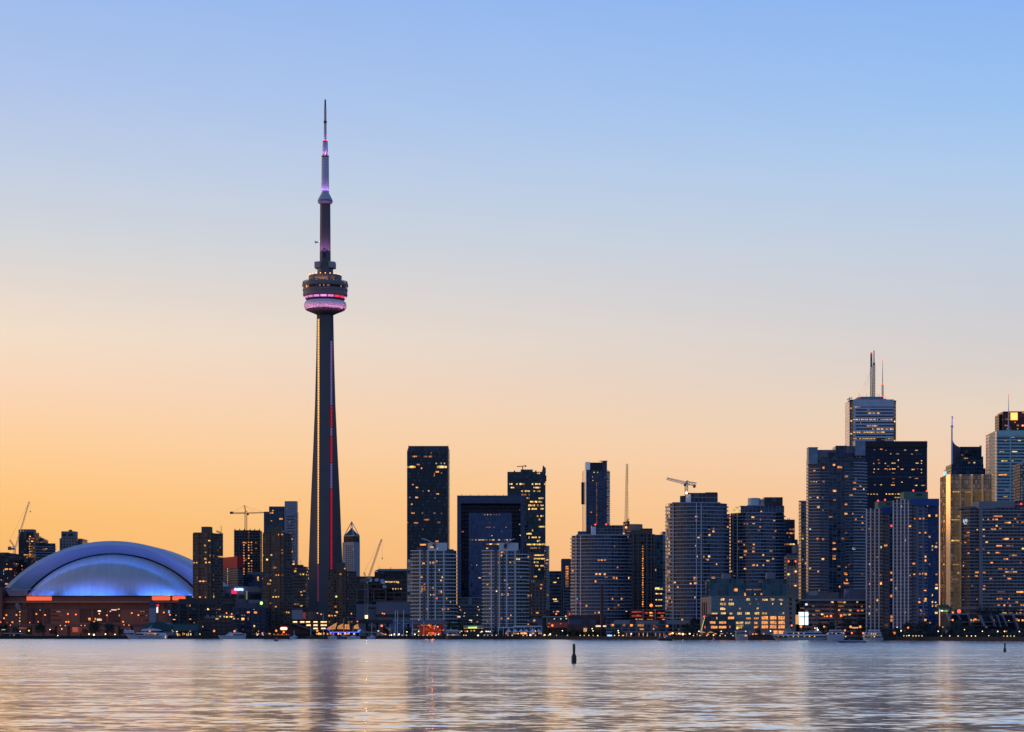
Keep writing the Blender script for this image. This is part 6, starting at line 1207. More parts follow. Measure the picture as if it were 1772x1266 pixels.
# a far airliner, its sunlit brightness comes from an added glowing ball
t = thing('airliner', 'tiny pale airliner climbing in the sky left of the observation tower', 'aeroplane', P(548.5, 419, 5200)); a, b_ = P(545, 420.2, 5200), P(552, 417.8, 5200); mt = pmat('airliner_white', (.85, .82, .78), .4, var=.03)
mb = MB(); mb.tube(a, b_, 1., 1.5, 8); mb.ball(b_, 1.5, 8, 5); mb.build('fuselage', mt, t)
mb = MB(); c = a.lerp(b_, .55); mb.face([c+Vector((1, -1, 0)), c+Vector((-3, -14, 1)), c+Vector((-4.5, -14, 1)), c+Vector((-3, -1, 0))]); mb.face([c+Vector((1, 1, 0)), c+Vector((-3, 1, 0)), c+Vector((-4.5, 14, 1)), c+Vector((-3, 14, 1))]); mb.build('wing', mt, t)
mb = MB(); mb.face([a+Vector((0, 0, 1)), a+Vector((2.4, 0, 1)), a+Vector((-.2, 0, 4)), a+Vector((-1.2, 0, 4))]); mb.build('tail_fin', mt, t); MB().ball(b_+Vector((.5, -1.2, 0)), 1.1, 6, 4).build('sun_glint_ball', emat('sun_glint_ball', (1, .9, .75), 1.6), t)

# ------------------------------------------------------------------ elevated road
def road(label, x0, x1, Y, t, bt, piers):
    o = thing('elevated_road', label, 'overpass', (X((x0+x1)/2, Y), Y, LAND)); z0, z1 = Z(bt, Y), Z(t, Y); a, c = X(x0, Y), X(x1, Y)
    MB().prism([(a, Y), (c, Y), (c, Y+16), (a, Y+16)], z0, z1-.9, cap0=True).build('deck', DARKC, o)
    MB().prism([(a, Y-.25), (c, Y-.25), (c, Y+.1), (a, Y+.1)], z0+.4, z1, cap0=True).build('parapet', pmat('road_parapet', (.08, .07, .065), .8), o)
    for px in piers: MB().box((X(px, Y), Y+7, (LAND+z0)/2), (1.6, 3, z0-LAND)).build('pier', DARKC, o)
    return o
road('dark elevated road crossing in front of the stadium wall', -70, 292, 1985, 1079.5, 1084, range(-60, 292, 22))
road('dark elevated road strip below the long grey box building', 612, 722, 1965, 1072, 1078.5, range(616, 722, 18))

# ------------------------------------------------------------------ low buildings on the shore
def ext(root, name, pts, Y, dep, mat):
    """an outline in photo columns and rows standing at distance Y, given real depth"""
    f = [P(x, y, Y) for x, y in pts]; ar = sum(f[i].x*f[(i+1) % len(f)].z-f[(i+1) % len(f)].x*f[i].z for i in range(len(f)))
    if ar < 0: f = f[::-1]
    bk = [p+Vector((0, dep, 0)) for p in f]; mb = MB(); mb.face(f); mb.face(bk[::-1])
    for i in range(len(f)): j = (i+1) % len(f); mb.face([f[i], bk[i], bk[j], f[j]])
    return mb.build(name, mat, root)
TEAL = pmat('teal_metal_roof', (.035, .10, .105), .55, var=.1)
b = B('terminal', 'low harbour building with a long teal pitched roof beside the grey silo', 'building', 300, 1765)
b.body(corner(240, 240, 340, 1765, 0, 20), 1091, pmat('terminal_wall', (.11, .10, .10), .8), cw=4, fh=4)
ext(b.root, 'roof', [(238, 1091), (258, 1077), (285, 1077), (292, 1080), (343, 1080), (341.5, 1091)], 1763, 24, TEAL); ext(b.root, 'roof_dormer', [(265, 1091), (268, 1075.5), (282, 1075), (297, 1084), (297, 1091)], 1761, 10, pmat('teal_dark', (.025, .065, .07), .6)); ext(b.root, 'roof_finial', [(340.5, 1080), (342, 1075), (343.5, 1080)], 1764, 2, TEAL)
b.bx('white_wall', 282, 300, 1091.5, 1099, pmat('pale_wall', (.3, .3, .31), .7), -1, 2); b.bx('window_row', 304, 336, 1092.5, 1101, litm('k'), -.3, .4)
for i, px in enumerate((305.5, 307.5, 311, 316.5, 319, 323, 326, 330)): b.bx('lit_window', px-.8, px+.8, 1094.5+(i % 3), 1098+(i*7 % 4), litm('aydoyaag'[i]), -.9, .5)
for px, py, k in ((272, 1088, 'y'), (299.5, 1092.5, 'b'), (306, 1092.6, 'w'), (329, 1092, 'o'), (297, 1090.3, 'p')): b.bx('lit_lamp', px-1.2, px+1.2, py-.7, py+.7, litm(k), -3, .5)
b.done()
b = B('silo', 'tall square grey silo with a dark blue cap in front of the stadium', 'silo', 263, 1790)
b.body(corner(258, 258, 268.5, 1790, 0, 6), 1050, pmat('silo_grey', (.26, .25, .29), .75, var=.08), cw=9, fh=50, name='shaft'); b.bx('cap', 257.6, 268.8, 1041.5, 1051, pmat('silo_cap', (.06, .065, .11), .6), -.4, 6.6); ext(b.root, 'cap_top', [(258.5, 1041.5), (260, 1039.5), (266, 1039.5), (268, 1041.5)], 1790, 5, pmat('silo_cap', (.06, .065, .11), .6)); b.bx('emblem', 261.5, 266, 1043, 1046.5, pmat('emblem', (.16, .1, .13), .6), -.8, .4); b.done()
t = thing('advert_board', 'lit red and white advertising board beside the grey silo', 'billboard', P(271.5, 1079, 1930)); ext(t, 'board', [(267.5, 1061.5), (267.5, 1045), (275.5, 1045), (275.5, 1061.5)], 1930, 1, DARKC); ext(t, 'red_header', [(268, 1049), (268, 1045.3), (275, 1045.3), (275, 1049)], 1929.7, .25, emat('advert_red', (1, .03, .05), .9)); ext(t, 'lit_panel', [(268.5, 1060), (268.5, 1050), (273.6, 1050), (273.6, 1060)], 1929.7, .25, emat('advert_white', (1, .85, .82), 1.2)); ext(t, 'post', [(271, 1081), (271, 1061.5), (272.5, 1061.5), (272.5, 1081)], 1930.2, .8, DARKC)
t = thing('light_panel', 'small blue lit panel left of the dark balcony block', 'sign', P(292, 1066, 1925)); ext(t, 'lit_panel', [(291, 1061), (291, 1055.8), (293.6, 1055.8), (293.6, 1061)], 1925, .4, emat('panel_blue', (.12, .45, 1), 1.)); ext(t, 'post', [(291.8, 1090), (291.8, 1061), (292.5, 1061), (292.5, 1090)], 1925.2, .4, DSTEEL)
b = B('boat_shed', 'dark gabled boat shed with a bright oval sign on its front', 'building', 500, 1790)
ext(b.root, 'wall', [(468, 1097), (468, 1090), (492, 1079), (540, 1092), (540, 1097)], 1791, 22, pmat('shed_brown', (.06, .035, .03), .85)); ext(b.root, 'roof', [(464, 1091), (491.5, 1077.3), (505, 1077.3), (546, 1093), (543, 1093.5), (503, 1079), (492.5, 1079), (465, 1092.5)], 1789, 26, pmat('shed_roof', (.035, .03, .035), .8))
pts = [(491+5.8*math.copysign(abs(math.cos(R(a)))**.5, math.cos(R(a))), 1087.3-2.4*math.copysign(abs(math.sin(R(a)))**.6, math.sin(R(a)))) for a in range(0, 360, 20)]
ext(b.root, 'sign_rim', [(491+(x-491)*1.12, 1087.3+(y-1087.3)*1.25) for x, y in pts], 1790, .4, emat('sign_rim_red', (1, .1, .03), 1.1)); ext(b.root, 'lit_sign', pts, 1789.6, .4, emat('sign_cream', (1, .8, .5), 1.8))
for i in range(11): px = 474+i*2.4+(i % 3); b.bx('lit_window', px-.7, px+.7, 1096.5+(i*5 % 3)*.5, 1098.3+(i*5 % 3)*.5, emat('glow_red', (.8, .07, .03), .55, .2, .5, 1.) if i % 3 else litm('o'), -1.5, .4)
b.done()
b = B('parking_garage', 'open parking garage with three rows of bright yellow white lights', 'building', 535, 1930)
b.body(corner(498, 498, 566, 1930, 0, 30), 1073, pmat('garage_dark', (.03, .025, .022), .9), cw=4, fh=3)
for y in (1072.2, 1078.6, 1084.2, 1090): b.bx('floor_slab', 497.5, 566.5, y-.9, y+.7, pmat('garage_slab', (.17, .11, .08), .85), -1, 1.6)
for i, (y, l) in enumerate(((1075.8, (510.5, 523, 533, 546, 558.5, 564)), (1081.4, (534, 546, 558.5, 564)), (1087, (546, 559.5)))):
    for px in l:
        b.bx('strip_light', px-3.3 if px != 564 else px-1, px+3.3 if px != 564 else px+1, y-.55, y+.45, emat('garage_white', (1, .84, .5), 2.6), -.9, .4); b.bx('lit_bay', px-4, px+4 if px != 564 else px+1.4, y-1.2, y+1.9, emat('garage_glow', (1, .55, .12), .5, 0, .5, 1.2), -.4, .3)
for px in (500, 516, 528.5, 539.8, 552, 566): b.bx('column', px-.5, px+.5, 1073, 1095, pmat('garage_slab', (.17, .11, .08), .85), -.8, 1)
b.done()
b = B('restaurant', 'waterside restaurant under four golden lit sails with a blue light line', 'restaurant', 595, 1730)
b.body(corner(546, 546, 620, 1735, 0, 14), 1093, pmat('resto_dark', (.05, .03, .025), .85), cw=3, fh=4)
sail = emat('sail_gold', (1, .42, .09), .5, 0, .35, .9)
for pts in ([(565, 1087.3), (583.6, 1076.3), (580.2, 1088.5), (572, 1089)], [(583.3, 1088), (585, 1082.5), (593.4, 1078.5), (594, 1088.3)], [(595.8, 1088.6), (596.6, 1082.3), (604.2, 1078.4), (605, 1088.8)], [(612.2, 1088), (612.5, 1082.5), (619.2, 1079), (621.7, 1087.8)]): ext(b.root, 'sail', pts, 1727, .25, sail)
ext(b.root, 'hull', [(569, 1088.5), (619, 1088.5), (620.5, 1093), (570.5, 1093)], 1728, 9, pmat('resto_red', (.10, .018, .025), .7)); ext(b.root, 'blue_line', [(570, 1093), (622, 1093), (621, 1094.3), (571, 1094.3)], 1727.6, .3, emat('neon_blue', (.05, .14, 1), 1.6))
ext(b.root, 'bow_light', [(562, 1087.2), (571, 1088), (571, 1092.8), (568.5, 1090.5)], 1727.5, .3, emat('neon_blue_dim', (.06, .16, 1), .7)); ext(b.root, 'stern_light', [(619.5, 1089.5), (625.3, 1088.8), (621.6, 1093.3), (618.5, 1092.8)], 1727.5, .3, emat('neon_cyan', (.15, .4, 1), .9))
for i, px in enumerate((548.5, 551.5, 555, 560, 567, 572, 577, 585.5, 590, 597, 600, 603.5, 613)): b.bx('lit_window', px-1.3, px+1.3, 1095.2-(i % 2), 1098, litm('aayoaooaaaoap'[i]), -.6, .5)
b.done()
b = B('pier_pavilion', 'thin flat white pavilion roof on slim posts at the marina edge', 'pavilion', 640, 1700)
ext(b.root, 'roof', [(622, 1092.3), (622, 1093.8), (661, 1095), (661, 1093.6)], 1700, 7, PAR); ext(b.root, 'upper_roof', [(667, 1085.2), (667, 1086.8), (684, 1087), (684, 1085.9)], 1702, 6, PAR)
for px in (622.5, 652.5, 675.3, 661): b.bx('post', px-.8, px+.8, 1086.5 if px > 670 else 1094, 1101, PAR, 2, .8)
for px, py, k in ((660, 1095, 'r'), (663, 1096.8, 'y'), (667, 1097.5, 'o'), (673.3, 1089, 'y'), (654.5, 1091.5, 'p'), (655, 1097, 'd')): b.bx('lit_lamp', px-1.3, px+1.3, py-.8, py+.8, litm(k), 1, .4)
b.done()
b = B('concert_stage', 'harbour stage glowing orange red below a grey truss canopy', 'stage', 740, 1680)
Y = 1680; mb = MB()
for z_ in (1073, 1078.5):
    mb.tube(P(680, z_, Y), P(768.5, z_-.4, Y), .22, n=5)
for i in range(24):
    a = 680+i*3.7; mb.tube(P(a, 1078.5 if i % 2 else 1073, Y), P(a+3.7, 1073 if i % 2 else 1078.5, Y), .16, n=4)
mb.build('truss', pmat('truss_grey', (.35, .35, .37), .5), b.root)
ext(b.root, 'canopy', [(713.5, 1072.4), (768, 1072.4), (771.5, 1078.8), (728, 1080.5), (713.5, 1079)], 1683, 18, pmat('canopy_fabric', (.16, .14, .15), .7))
ext(b.root, 'back_wall', [(726, 1099.5), (726, 1081), (768, 1081), (768, 1099.5)], 1700, 1, pmat('stage_wall', (.3, .10, .06), .8))
for i, (px, py, w, h, k) in enumerate(((738, 1081.5, 18, 1.4, 'o'), (748, 1083, 14, 1.6, 'o'), (744, 1096, 5, 3.5, 'o'), (749, 1095.5, 4, 4, 'r'), (753.5, 1096.5, 3, 3, 'o'), (760, 1096, 4, 2.4, 'r'), (738, 1088, 2.4, 1.8, 'r'), (751.5, 1086.7, 2, 1.6, 'r'), (745.5, 1084.8, 2, 1.4, 'o'), (761, 1090, 3, 1.2, 'r'), (767.3, 1090.3, 2.4, 1.6, 'o'), (757.5, 1084.2, 2, 1.4, 'p'))): ext(b.root, 'stage_light', [(px-w/2, py+h/2), (px-w/2, py-h/2), (px+w/2, py-h/2), (px+w/2, py+h/2)], 1690, .4, litm(k))
ext(b.root, 'pink_light', [(750.8, 1087.6), (750.8, 1086), (752.6, 1086), (752.6, 1087.6)], 1688.5, .3, emat('stage_pink', (1, .2, .6), 1.6)); ext(b.root, 'red_banner', [(714.5, 1084.5), (716, 1080.3), (725, 1080), (722, 1084.5)], 1682, .3, pmat('banner_red', (.4, .06, .05), .7)); ext(b.root, 'blue_screen', [(763.5, 1098.5), (763.5, 1092), (768, 1092), (768, 1098.5)], 1686, .5, pmat('panel_navy', (.05, .08, .18), .6))
for px in (713, 733.3, 756, 771.8): b.bx('column', px-.55, px+.55, 1075 if px < 770 else 1078, 1098, pmat('truss_grey', (.35, .35, .37), .5), 1, .8)
plight('stage_lamp', P(748, 1088, 1691), (1, .22, .05), 1400, 1, b.root); plight('stage_lamp', P(738, 1086, 1691), (1, .25, .05), 900, 1, b.root); b.done()
for i, (px, lb) in enumerate(((684, 'white flagpole with a drooping blue banner, leftmost of the row by the stage'), (688.2, 'white flagpole with a blue banner close beside the leftmost one'), (698.4, 'white flagpole with a blue banner in the middle of the row before the truss canopy'), (713.8, 'white flagpole with a blue banner at the left end of the canopy'), (733.4, 'short white flagpole with a narrow blue banner in front of the orange stage'))):
    Yf = shoreY(px)+4; t = thing('flagpole', lb, 'flagpole', (X(px, Yf), Yf, LAND), 'flagpoles with blue banners'); top = (1056, 1055.8, 1055.5, 1075, 1075)[i]
    MB().tube((X(px, Yf), Yf, LAND), P(px, top, Yf), .28, .2, 6).build('pole', WHITEP, t); ext(t, 'banner', [(px-.3, 1094), (px-.3, 1075), (px-4.4 if i != 4 else px-2.5, 1075), (px-3.2 if i != 4 else px-1.9, 1083)], Yf+.1, .08, pmat('banner_blue', (.07, .16, .38), .7))
b = B('kiosk', 'pale flat roofed kiosk with a green lit sign between the twin condos', 'kiosk', 820, 1672)
b.body(corner(803, 803, 838, 1676, 0, 8), 1086.5, pmat('kiosk_dark', (.04, .035, .04), .8)); ext(b.root, 'roof', [(802, 1086), (802, 1082), (836.5, 1082), (836.5, 1086)], 1673, 11, pmat('kiosk_roof', (.26, .29, .34), .6)); ext(b.root, 'lit_sign', [(810, 1087.3), (810, 1084.8), (825.5, 1084.2), (825.5, 1087)], 1672, .4, emat('neon_green', (.6, 1, .15), 1.3))
for i in range(16): b.bx('string_lamp', 803+i*2.15, 804+i*2.15, 1086.6, 1087.6, litm('oap'[i % 3]), -3.4, .3)
for i, (px, py, k) in enumerate(((815.5, 1091, 'y'), (820.5, 1091, 'a'), (805, 1092, 'r'), (808.5, 1092, 'p'), (834, 1092.5, 'w'), (827, 1099, 'w'), (798.5, 1092, 'g'), (832, 1093.6, 'p'))): b.bx('lit_lamp', px-1.2, px+1.2, py-.9, py+.9, litm(k), -4, .4)
b.done()
b = B('gallery', 'low windowless grey building with slanted roof behind the white tents', 'building', 905, 1700)
ext(b.root, 'wall', [(864, 1100), (864, 1073), (903, 1068.5), (948, 1066.5), (948, 1100)], 1700, 30, pmat('gallery_grey', (.16, .17, .21), .7, var=.08)); ext(b.root, 'roof_slab', [(882, 1069.5), (882, 1068), (938, 1064.8), (938, 1066.8)], 1698, 20, DARKC); ext(b.root, 'glass_box', [(939, 1081.5), (939, 1070), (947.5, 1069), (947.5, 1082)], 1698.5, 3, litm('t')); ext(b.root, 'dark_recess', [(889, 1083), (889, 1078), (930, 1078), (930, 1083)], 1699, 1, DARKC); ext(b.root, 'step_wall', [(903, 1078), (903, 1070.5), (907, 1070.5), (907, 1078)], 1699.3, 1, DARKC)
for px, py, w, h, k in ((924.5, 1073.5, 3.4, 3, 'y'), (914.3, 1073.5, 2, 2.4, 'd'), (914, 1079.5, 2.6, 1.6, 'a')): ext(b.root, 'lit_window', [(px-w/2, py+h/2), (px-w/2, py-h/2), (px+w/2, py-h/2), (px+w/2, py+h/2)], 1698.4, .4, litm(k))
b.done()
b = B('pavilion', 'white framed pavilion with blue panels behind the row of white tents', 'pavilion', 910, 1668)
for px in (862.5, 871, 888.5, 907, 917.5, 921, 924.8, 937): b.bx('post', px-.45, px+.45, 1083, 1099, WHITEP, 0, .5)
b.bx('roof_beam', 888.5, 937.5, 1082.4, 1084.6, WHITEP, -.1, 8); b.bx('low_beam', 862, 888.5, 1085, 1086.5, WHITEP, -.1, 5); b.bx('blue_panel', 873, 904, 1086.5, 1091, pmat('panel_blue_d', (.03, .07, .22), .6), 2, .4); b.bx('glass_panel', 907, 936, 1085, 1092, litm('n'), 3, .4); b.bx('green_panel', 864, 870.5, 1086.8, 1091, pmat('panel_green', (.16, .2, .05), .6), 2, .4); b.bx('back_wall', 862, 937, 1091, 1101, DARKC, 5, .6); b.done()
for i, (px, h, lb) in enumerate(((880, 6.5, 'white peaked tent, leftmost in the row before the pavilion'), (891.5, 5.4, 'small white peaked tent second from the left in the pavilion row'), (901.5, 5.4, 'white peaked tent just left of the middle of the pavilion row'), (911, 5.2, 'white peaked tent just right of the middle of the pavilion row'), (921.5, 6.4, 'tallest white peaked tent, second from the right in the row'), (932.5, 5.8, 'white peaked tent at the right end of the pavilion row'))):
    Yf = 1655; t = thing('tent', lb, 'tent', (X(px, Yf), Yf, LAND), 'white peaked tents'); w = M(5.3, Yf); mb = MB(); zt, ze = Z(1092.6-h, Yf), Z(1093.2, Yf); xc = X(px, Yf)
    cs = [(-w, -w), (w, -w), (w, w), (-w, w)]; prev = [(xc+a, Yf+c_, ze) for a, c_ in cs]
    for k in range(1, 5):
        f = k/4; s_ = (1-f)**1.5*.98+.0; q = [(xc+a*s_, Yf+c_*s_, ze+(zt-ze)*f) for a, c_ in cs]
        for j in range(4): mb.face([prev[j], prev[(j+1) % 4], q[(j+1) % 4], q[j]])
        prev = q
    mb.build('canopy', pmat('tent_white', (.6, .62, .66), .6, var=.05), t)
    for a, c_ in cs: MB().tube((xc+a*.95, Yf+c_*.95, LAND), (xc+a*.95, Yf+c_*.95, ze), .12, n=4).build('pole', WHITEP, t)
    MB().box((xc-1+i % 3, Yf, Z(1095.6, Yf)), (2.6, .4, 1.1)).build('hanging_lamp', litm('oaoaoa'[i]), t)
b = B('bridge_pavilion', 'glazed walkway with pale roof edge and red glow left of the power house', 'building', 962, 1650)
b.bx('roof', 939, 983, 1066.3, 1067.6, PAR, -.5, 10); b.bx('glazing', 948, 983, 1068.5, 1076, litm('t'), 1, .5); b.bx('red_front', 950, 985, 1076.5, 1086, emat('red_neon_wall', (.5, .035, .02), .1, 0, .5, .4), 1.5, .5); b.bx('back_wall', 940, 985, 1068, 1100, DARKC, 6, 1); b.bx('end_post', 946, 947.4, 1068, 1082, PAR, 0, 1)
for px, py, k in ((970.5, 1070.5, 'g'), (980, 1070, 'g'), (959.3, 1070.5, 'y'), (950, 1078.5, 'a'), (948.8, 1084.2, 'r'), (970.3, 1079, 'r'), (979, 1065.8, 'a')): b.bx('lit_lamp', px-.9, px+.9, py-1, py+1, litm(k), -1, .4)
b.done()
t = thing('brick_turret', 'slim red brick turret with a pale green domed cap behind the gallery', 'turret', (X(948, 1720), 1720, LAND)); x = X(948, 1720); w = M(3.8, 1720)
MB().prism([(x-w, 1720), (x+w, 1720), (x+w, 1720+2*w), (x-w, 1720+2*w)], LAND, Z(1055, 1720)).build('shaft', pmat('turret_brick', (.26, .10, .07), .85), t); MB().lathe([(w*1.05, Z(1055, 1720)), (w*1.05, Z(1053.5, 1720)), (w*.7, Z(1053, 1720)), (w*.7, Z(1049, 1720)), (w*.4, Z(1047.5, 1720)), (0, Z(1046.6, 1720))], (x, 1720+w), 12).build('cap', pmat('copper_pale', (.18, .26, .25), .6), t); ext(t, 'clock_face', [(x_*1+946.8, y_) for x_, y_ in ((-1, 1060), (-1, 1057), (1, 1057), (1, 1060))], 1719.8, .1, pmat('clock_dark', (.08, .06, .06), .5))
# power house and chimney
b = B('power_house', 'low dark red brick power house with a slate roof under the tall chimney', 'building', 1015, 1592)
RB = pmat('red_brick_dark', (.11, .052, .045), .85, var=.2)
b.body(corner(984, 984, 1048, 1602, 0, 24), 1064, RB); b.bx('front_range', 982, 1048, 1080, 1092, RB, -4, 6); b.bx('slate_roof', 984, 1032, 1071.5, 1081, pmat('slate_roof', (.085, .095, .14), .7), 2, 9)
ext(b.root, 'gable', [(1008.5, 1081), (1008.5, 1072), (1013.5, 1067.5), (1018.5, 1072), (1018.5, 1081)], 1592.5, 4, pmat('gable_brick', (.09, .05, .055), .8)); b.bx('window', 998, 1001.5, 1065, 1071, litm('n'), 9.5, .4); b.bx('window', 1038, 1047, 1066, 1071, litm('n'), 9.5, .4)
ext(b.root, 'corner_roof', [(1047.5, 1081), (1049, 1073), (1056, 1081)], 1592, 6, pmat('slate_roof', (.085, .095, .14), .7))
b.bx('left_pylon', 982.3, 989, 1055, 1066, pmat('pink_stone2', (.3, .15, .11), .8), 8, 5); b.bx('lit_sign', 1031, 1048, 1082, 1084.2, emat('board_cream', (1, .72, .5), 1.3), -5, .5); beacon(b, 985.5, 1062, 7.5, .4)
t = b.root; b.bx('lantern', 1010, 1016, 1086.5, 1093, emat('lantern_glow', (1, .55, .2), .6, 0, .4, 1), -9, 3); ext(t, 'lantern_roof', [(1008.5, 1086.5), (1013, 1080.8), (1017.5, 1086.5)], 1582, 5, pmat('slate_roof', (.085, .095, .14), .7)); b.bx('lantern_base', 1010.8, 1015.2, 1093, 1101, RB, -9, 3)
for i, y in enumerate((1083, 1088.2, 1093.5)): b.bx('lit_storey', 1049.5, 1057, y-1.1, y+1.1, emat('storey_glow', (1, .36, .12), 1.1, 0, .3, 1), -7, 4); b.bx('storey_slab', 1049, 1057.4, y+1.1, y+2.2, RB, -7.2, 4.4)
b.bx('blue_screen', 1051, 1059, 1098, 1102.2, emat('screen_blue', (.3, .6, 1), 1.6, 0, .4, 1), -22, .5); b.bx('stair_core', 1049.6, 1056.8, 1081, 1101, RB, -4, 3); b.done()
t = thing('brick_chimney', 'tall slim red brick chimney of the power house', 'chimney', (X(1041.5, 1588), 1588, LAND)); MB().lathe([(M(3.4, 1588), LAND), (M(3.2, 1588), Z(1081, 1588)), (M(2.3, 1588), Z(1015, 1588)), (M(2.5, 1588), Z(1014.6, 1588)), (M(2.5, 1588), Z(1013.4, 1588)), (0, Z(1013.4, 1588))], (X(1041.5, 1588), 1588), 14).build('stack', RB, t, True, sharp=40)
t.parent = None
# long low glazed building
Y = 1574; b = B('market_hall', 'long low concrete and glass hall with lit doors below the curved condos', 'building', 1130, Y)
LC = pmat('hall_concrete', (.27, .25, .25), .8, var=.1)
w = b.body(corner(1049, 1049, 1214, Y, 0, 24), 1073.5, fmat('hall_glass', (.24, .23, .23), (.03, .045, .08), .06, .12, (.24, .23, .23), blind=.15, sub=3), cw=M(12.6, Y), fh=M(7.2, Y))
b.bx('roof_band', 1063, 1090, 1072.5, 1079.5, LC, -.3, 4); b.bx('roof_band', 1102, 1140, 1074, 1079, LC, -.3, 4); b.bx('roof_band', 1154, 1197, 1072.5, 1080, LC, -.3, 4); b.bx('sill_band', 1049, 1214, 1092, 1094.2, LC, -.35, 1.5)
for px in (1063, 1076.5, 1089, 1102, 1114.5, 1127.5, 1153, 1165, 1178.5): b.bx('pier', px-.5, px+.5, 1073, 1094, LC, -.5, .8)
for px, py, w_, h, k in ((1059.5, 1081.5, 5.4, 3.4, 'o'), (1079.8, 1081.5, 4.4, 3.4, 'd'), (1093, 1081.8, 4.4, 3.6, 'o'), (1108.5, 1081.8, 10.5, 4, 'd'), (1108, 1088.5, 1.6, 2.4, 'y'), (1111.5, 1088.4, 4, 2.4, 'o'), (1131, 1088, 2, 2, 'a'), (1174.5, 1089, 2, 2, 'd'), (1181, 1071.7, 2.4, 3, 'a')): b.bx('lit_window', px-w_/2, px+w_/2, py-h/2, py+h/2, litm(k), -.7, .4)
for i in range(19):
    px = 1077+i*7.2
    if i % 4 != 3: b.bx('lit_door', px-.8, px+.8, 1095.2, 1100.5, litm('odayoaad'[i % 8]), -.2, .3)
b.done()
# brick terminal with glass crown
Y = 1492; b = B('terminal', 'long stone warehouse terminal with big gridded windows and glass upper storeys', 'building', 1295, Y)
TS = pmat('terminal_stone', (.24, .2, .175), .8, var=.1, scale=.06); a_ = R(0)
fp = [(X(1212, Y+45), Y+45), (X(1231, Y), Y), (X(1376, Y), Y), (X(1376, Y+40), Y+40)]
b.body(fp, 1031.5, TS, cw=5, fh=3); rows = [1036.8, 1044.6, 1052.8, 1060.8, 1069, 1077.2, 1084.6]
cols = [1236+i*14.45 for i in range(9)]; hot = {(4, 7), (5, 7), (6, 7), (4, 8), (5, 8), (6, 8), (4, 9), (5, 9), (6, 9)}
def rect(x0, x1, y0, y1, Yq, mat, nm='window', dp=.3): return ext(b.root, nm, [(x0, y1), (x0, y0), (x1, y0), (x1, y1)], Yq, dp, mat)
litg = [emat('term_yellow', (1, .6, .17), .7, .45, .95, 1.1), emat('term_orange', (1, .36, .07), 1.0, .2, .5, .8)]
TWG = pmat('terminal_panes', (.05, .17, .21), .15, .3, var=.4, scale=.3); q = random.Random(5); cols = [1236.5, 1251, 1265.5, 1280, 1294.5, 1309, 1323.5, 1338, 1352.5]
for r, y in enumerate(rows):
    for c, x in enumerate(cols):
        if r >= 3 and c <= 1 and r != 3: continue
        rect(x-5.6, x+5.6, y-3.1, y+2.7, Y-.15, TWG, 'window')
        for k in range(2): rect(x-5.6+3.75*(k+1)-.2, x-5.6+3.75*(k+1)+.2, y-3.1, y+2.7, Y-.25, TS, 'mullion', .15)
        if c >= 6 and 4 <= r <= 6: rect(x-5.4, x+5.4, y-3, y+2.5, Y-.22, litg[1], 'lit_window', .1)
        elif r == 0 and c in (1, 2, 4, 6, 7, 8) or (r, c) in ((1, 1), (2, 1), (1, 2), (3, 0), (3, 1), (3, 2), (3, 3), (4, 2), (4, 4), (4, 5), (5, 4), (5, 5), (5, 3), (3, 4), (6, 3), (6, 5), (3, 5), (3, 6)): rect(x-5+q.random()*2, x+5-q.random()*3, y-.4-q.random()*1.6, y+2.2, Y-.24, litg[0] if r < 4 or q.random() < .4 else litg[1], 'lit_window', .1)
        elif q.random() < .35: x0 = x-4+q.random()*6; rect(x0, x0+1.6+q.random()*2, y-1.5, y+1.5, Y-.24, litg[0] if q.random() < .5 else litm('d'), 'lit_window', .1)
for r, y in enumerate(rows): rect(1366, 1370, y-2.6, y+2.4, Y-.15, litm('k'), 'window')
rect(1360.5, 1376, 1029, 1031.5, Y-.6, TS, 'cornice', 6); rect(1231, 1361, 1031, 1033, Y-.35, TS, 'cornice', 1)
for x in (1216.5, 1219.5, 1222.5):
    k = (x-1212)/19; yy = Y+45*(1-k); rect(x-1, x+1, 1042, 1066, yy-1.5, litm('k'), 'side_window', .6)
G_T2 = fmat('terminal_glass', (.08, .14, .16), (.04, .12, .15), .12, .2, (.06, .12, .14), tilt=.06)
for x0, x1, y0, y1, d, nm in ((1228, 1287, 1001, 1031.3, 12, 'glass_storeys'), (1287, 1319, 1008.5, 1031.3, 16, 'glass_storeys'), (1319, 1361.5, 1001.5, 1031.3, 12, 'glass_storeys')): b.bx(nm, x0, x1, y0, y1, G_T2, d, 24, 2.6, 3.6)
for x0, x1, y0 in ((1251.5, 1265.5, 992.5), (1327.5, 1341.5, 992)): b.bx('roof_box', x0, x1, y0, 1001, pmat('roof_box', (.2, .17, .2), .7), 20, 10)
b.bx('roof_slope', 1222.5, 1230, 1006, 1031, G_T2, 22, 10, 2.6, 3.6)
for y in (1011.5, 1018, 1024.5): b.bx('slab_band', 1288, 1318.5, y-.7, y+.7, pmat('teal_band', (.10, .17, .19), .6), 15.6, .5)
for px, py, w_, h, k in ((1273.3, 1020.3, 6, 5, 'o'), (1289.3, 1028, 2.2, 5, 'o'), (1317.5, 1027.5, 2, 3, 'o'), (1310, 1020, 14, 2, 'd'), (1296, 1020, 10, 1.8, 'd'), (1306.5, 1028, 1.6, 1.4, 'p')): rect(px-w_/2, px+w_/2, py-h/2, py+h/2, Y+11.5 if not 1288 < px < 1318 else Y+15.3, litm(k), 'lit_window', .3)
LB = pmat('lobby_teal', (.03, .055, .07), .5)
for x0, x1, y0 in ((1218.5, 1272, 1067), (1225, 1262, 1062.5)): b.bx('glass_lobby', x0, x1, y0, 1098, fmat('lobby_glass', (.04, .07, .085), (.03, .07, .09), .1, .26, (.03, .055, .07)), -9 if y0 > 1063 else -6, 9 if y0 > 1063 else 6, 2.4, M(7.8, Y))
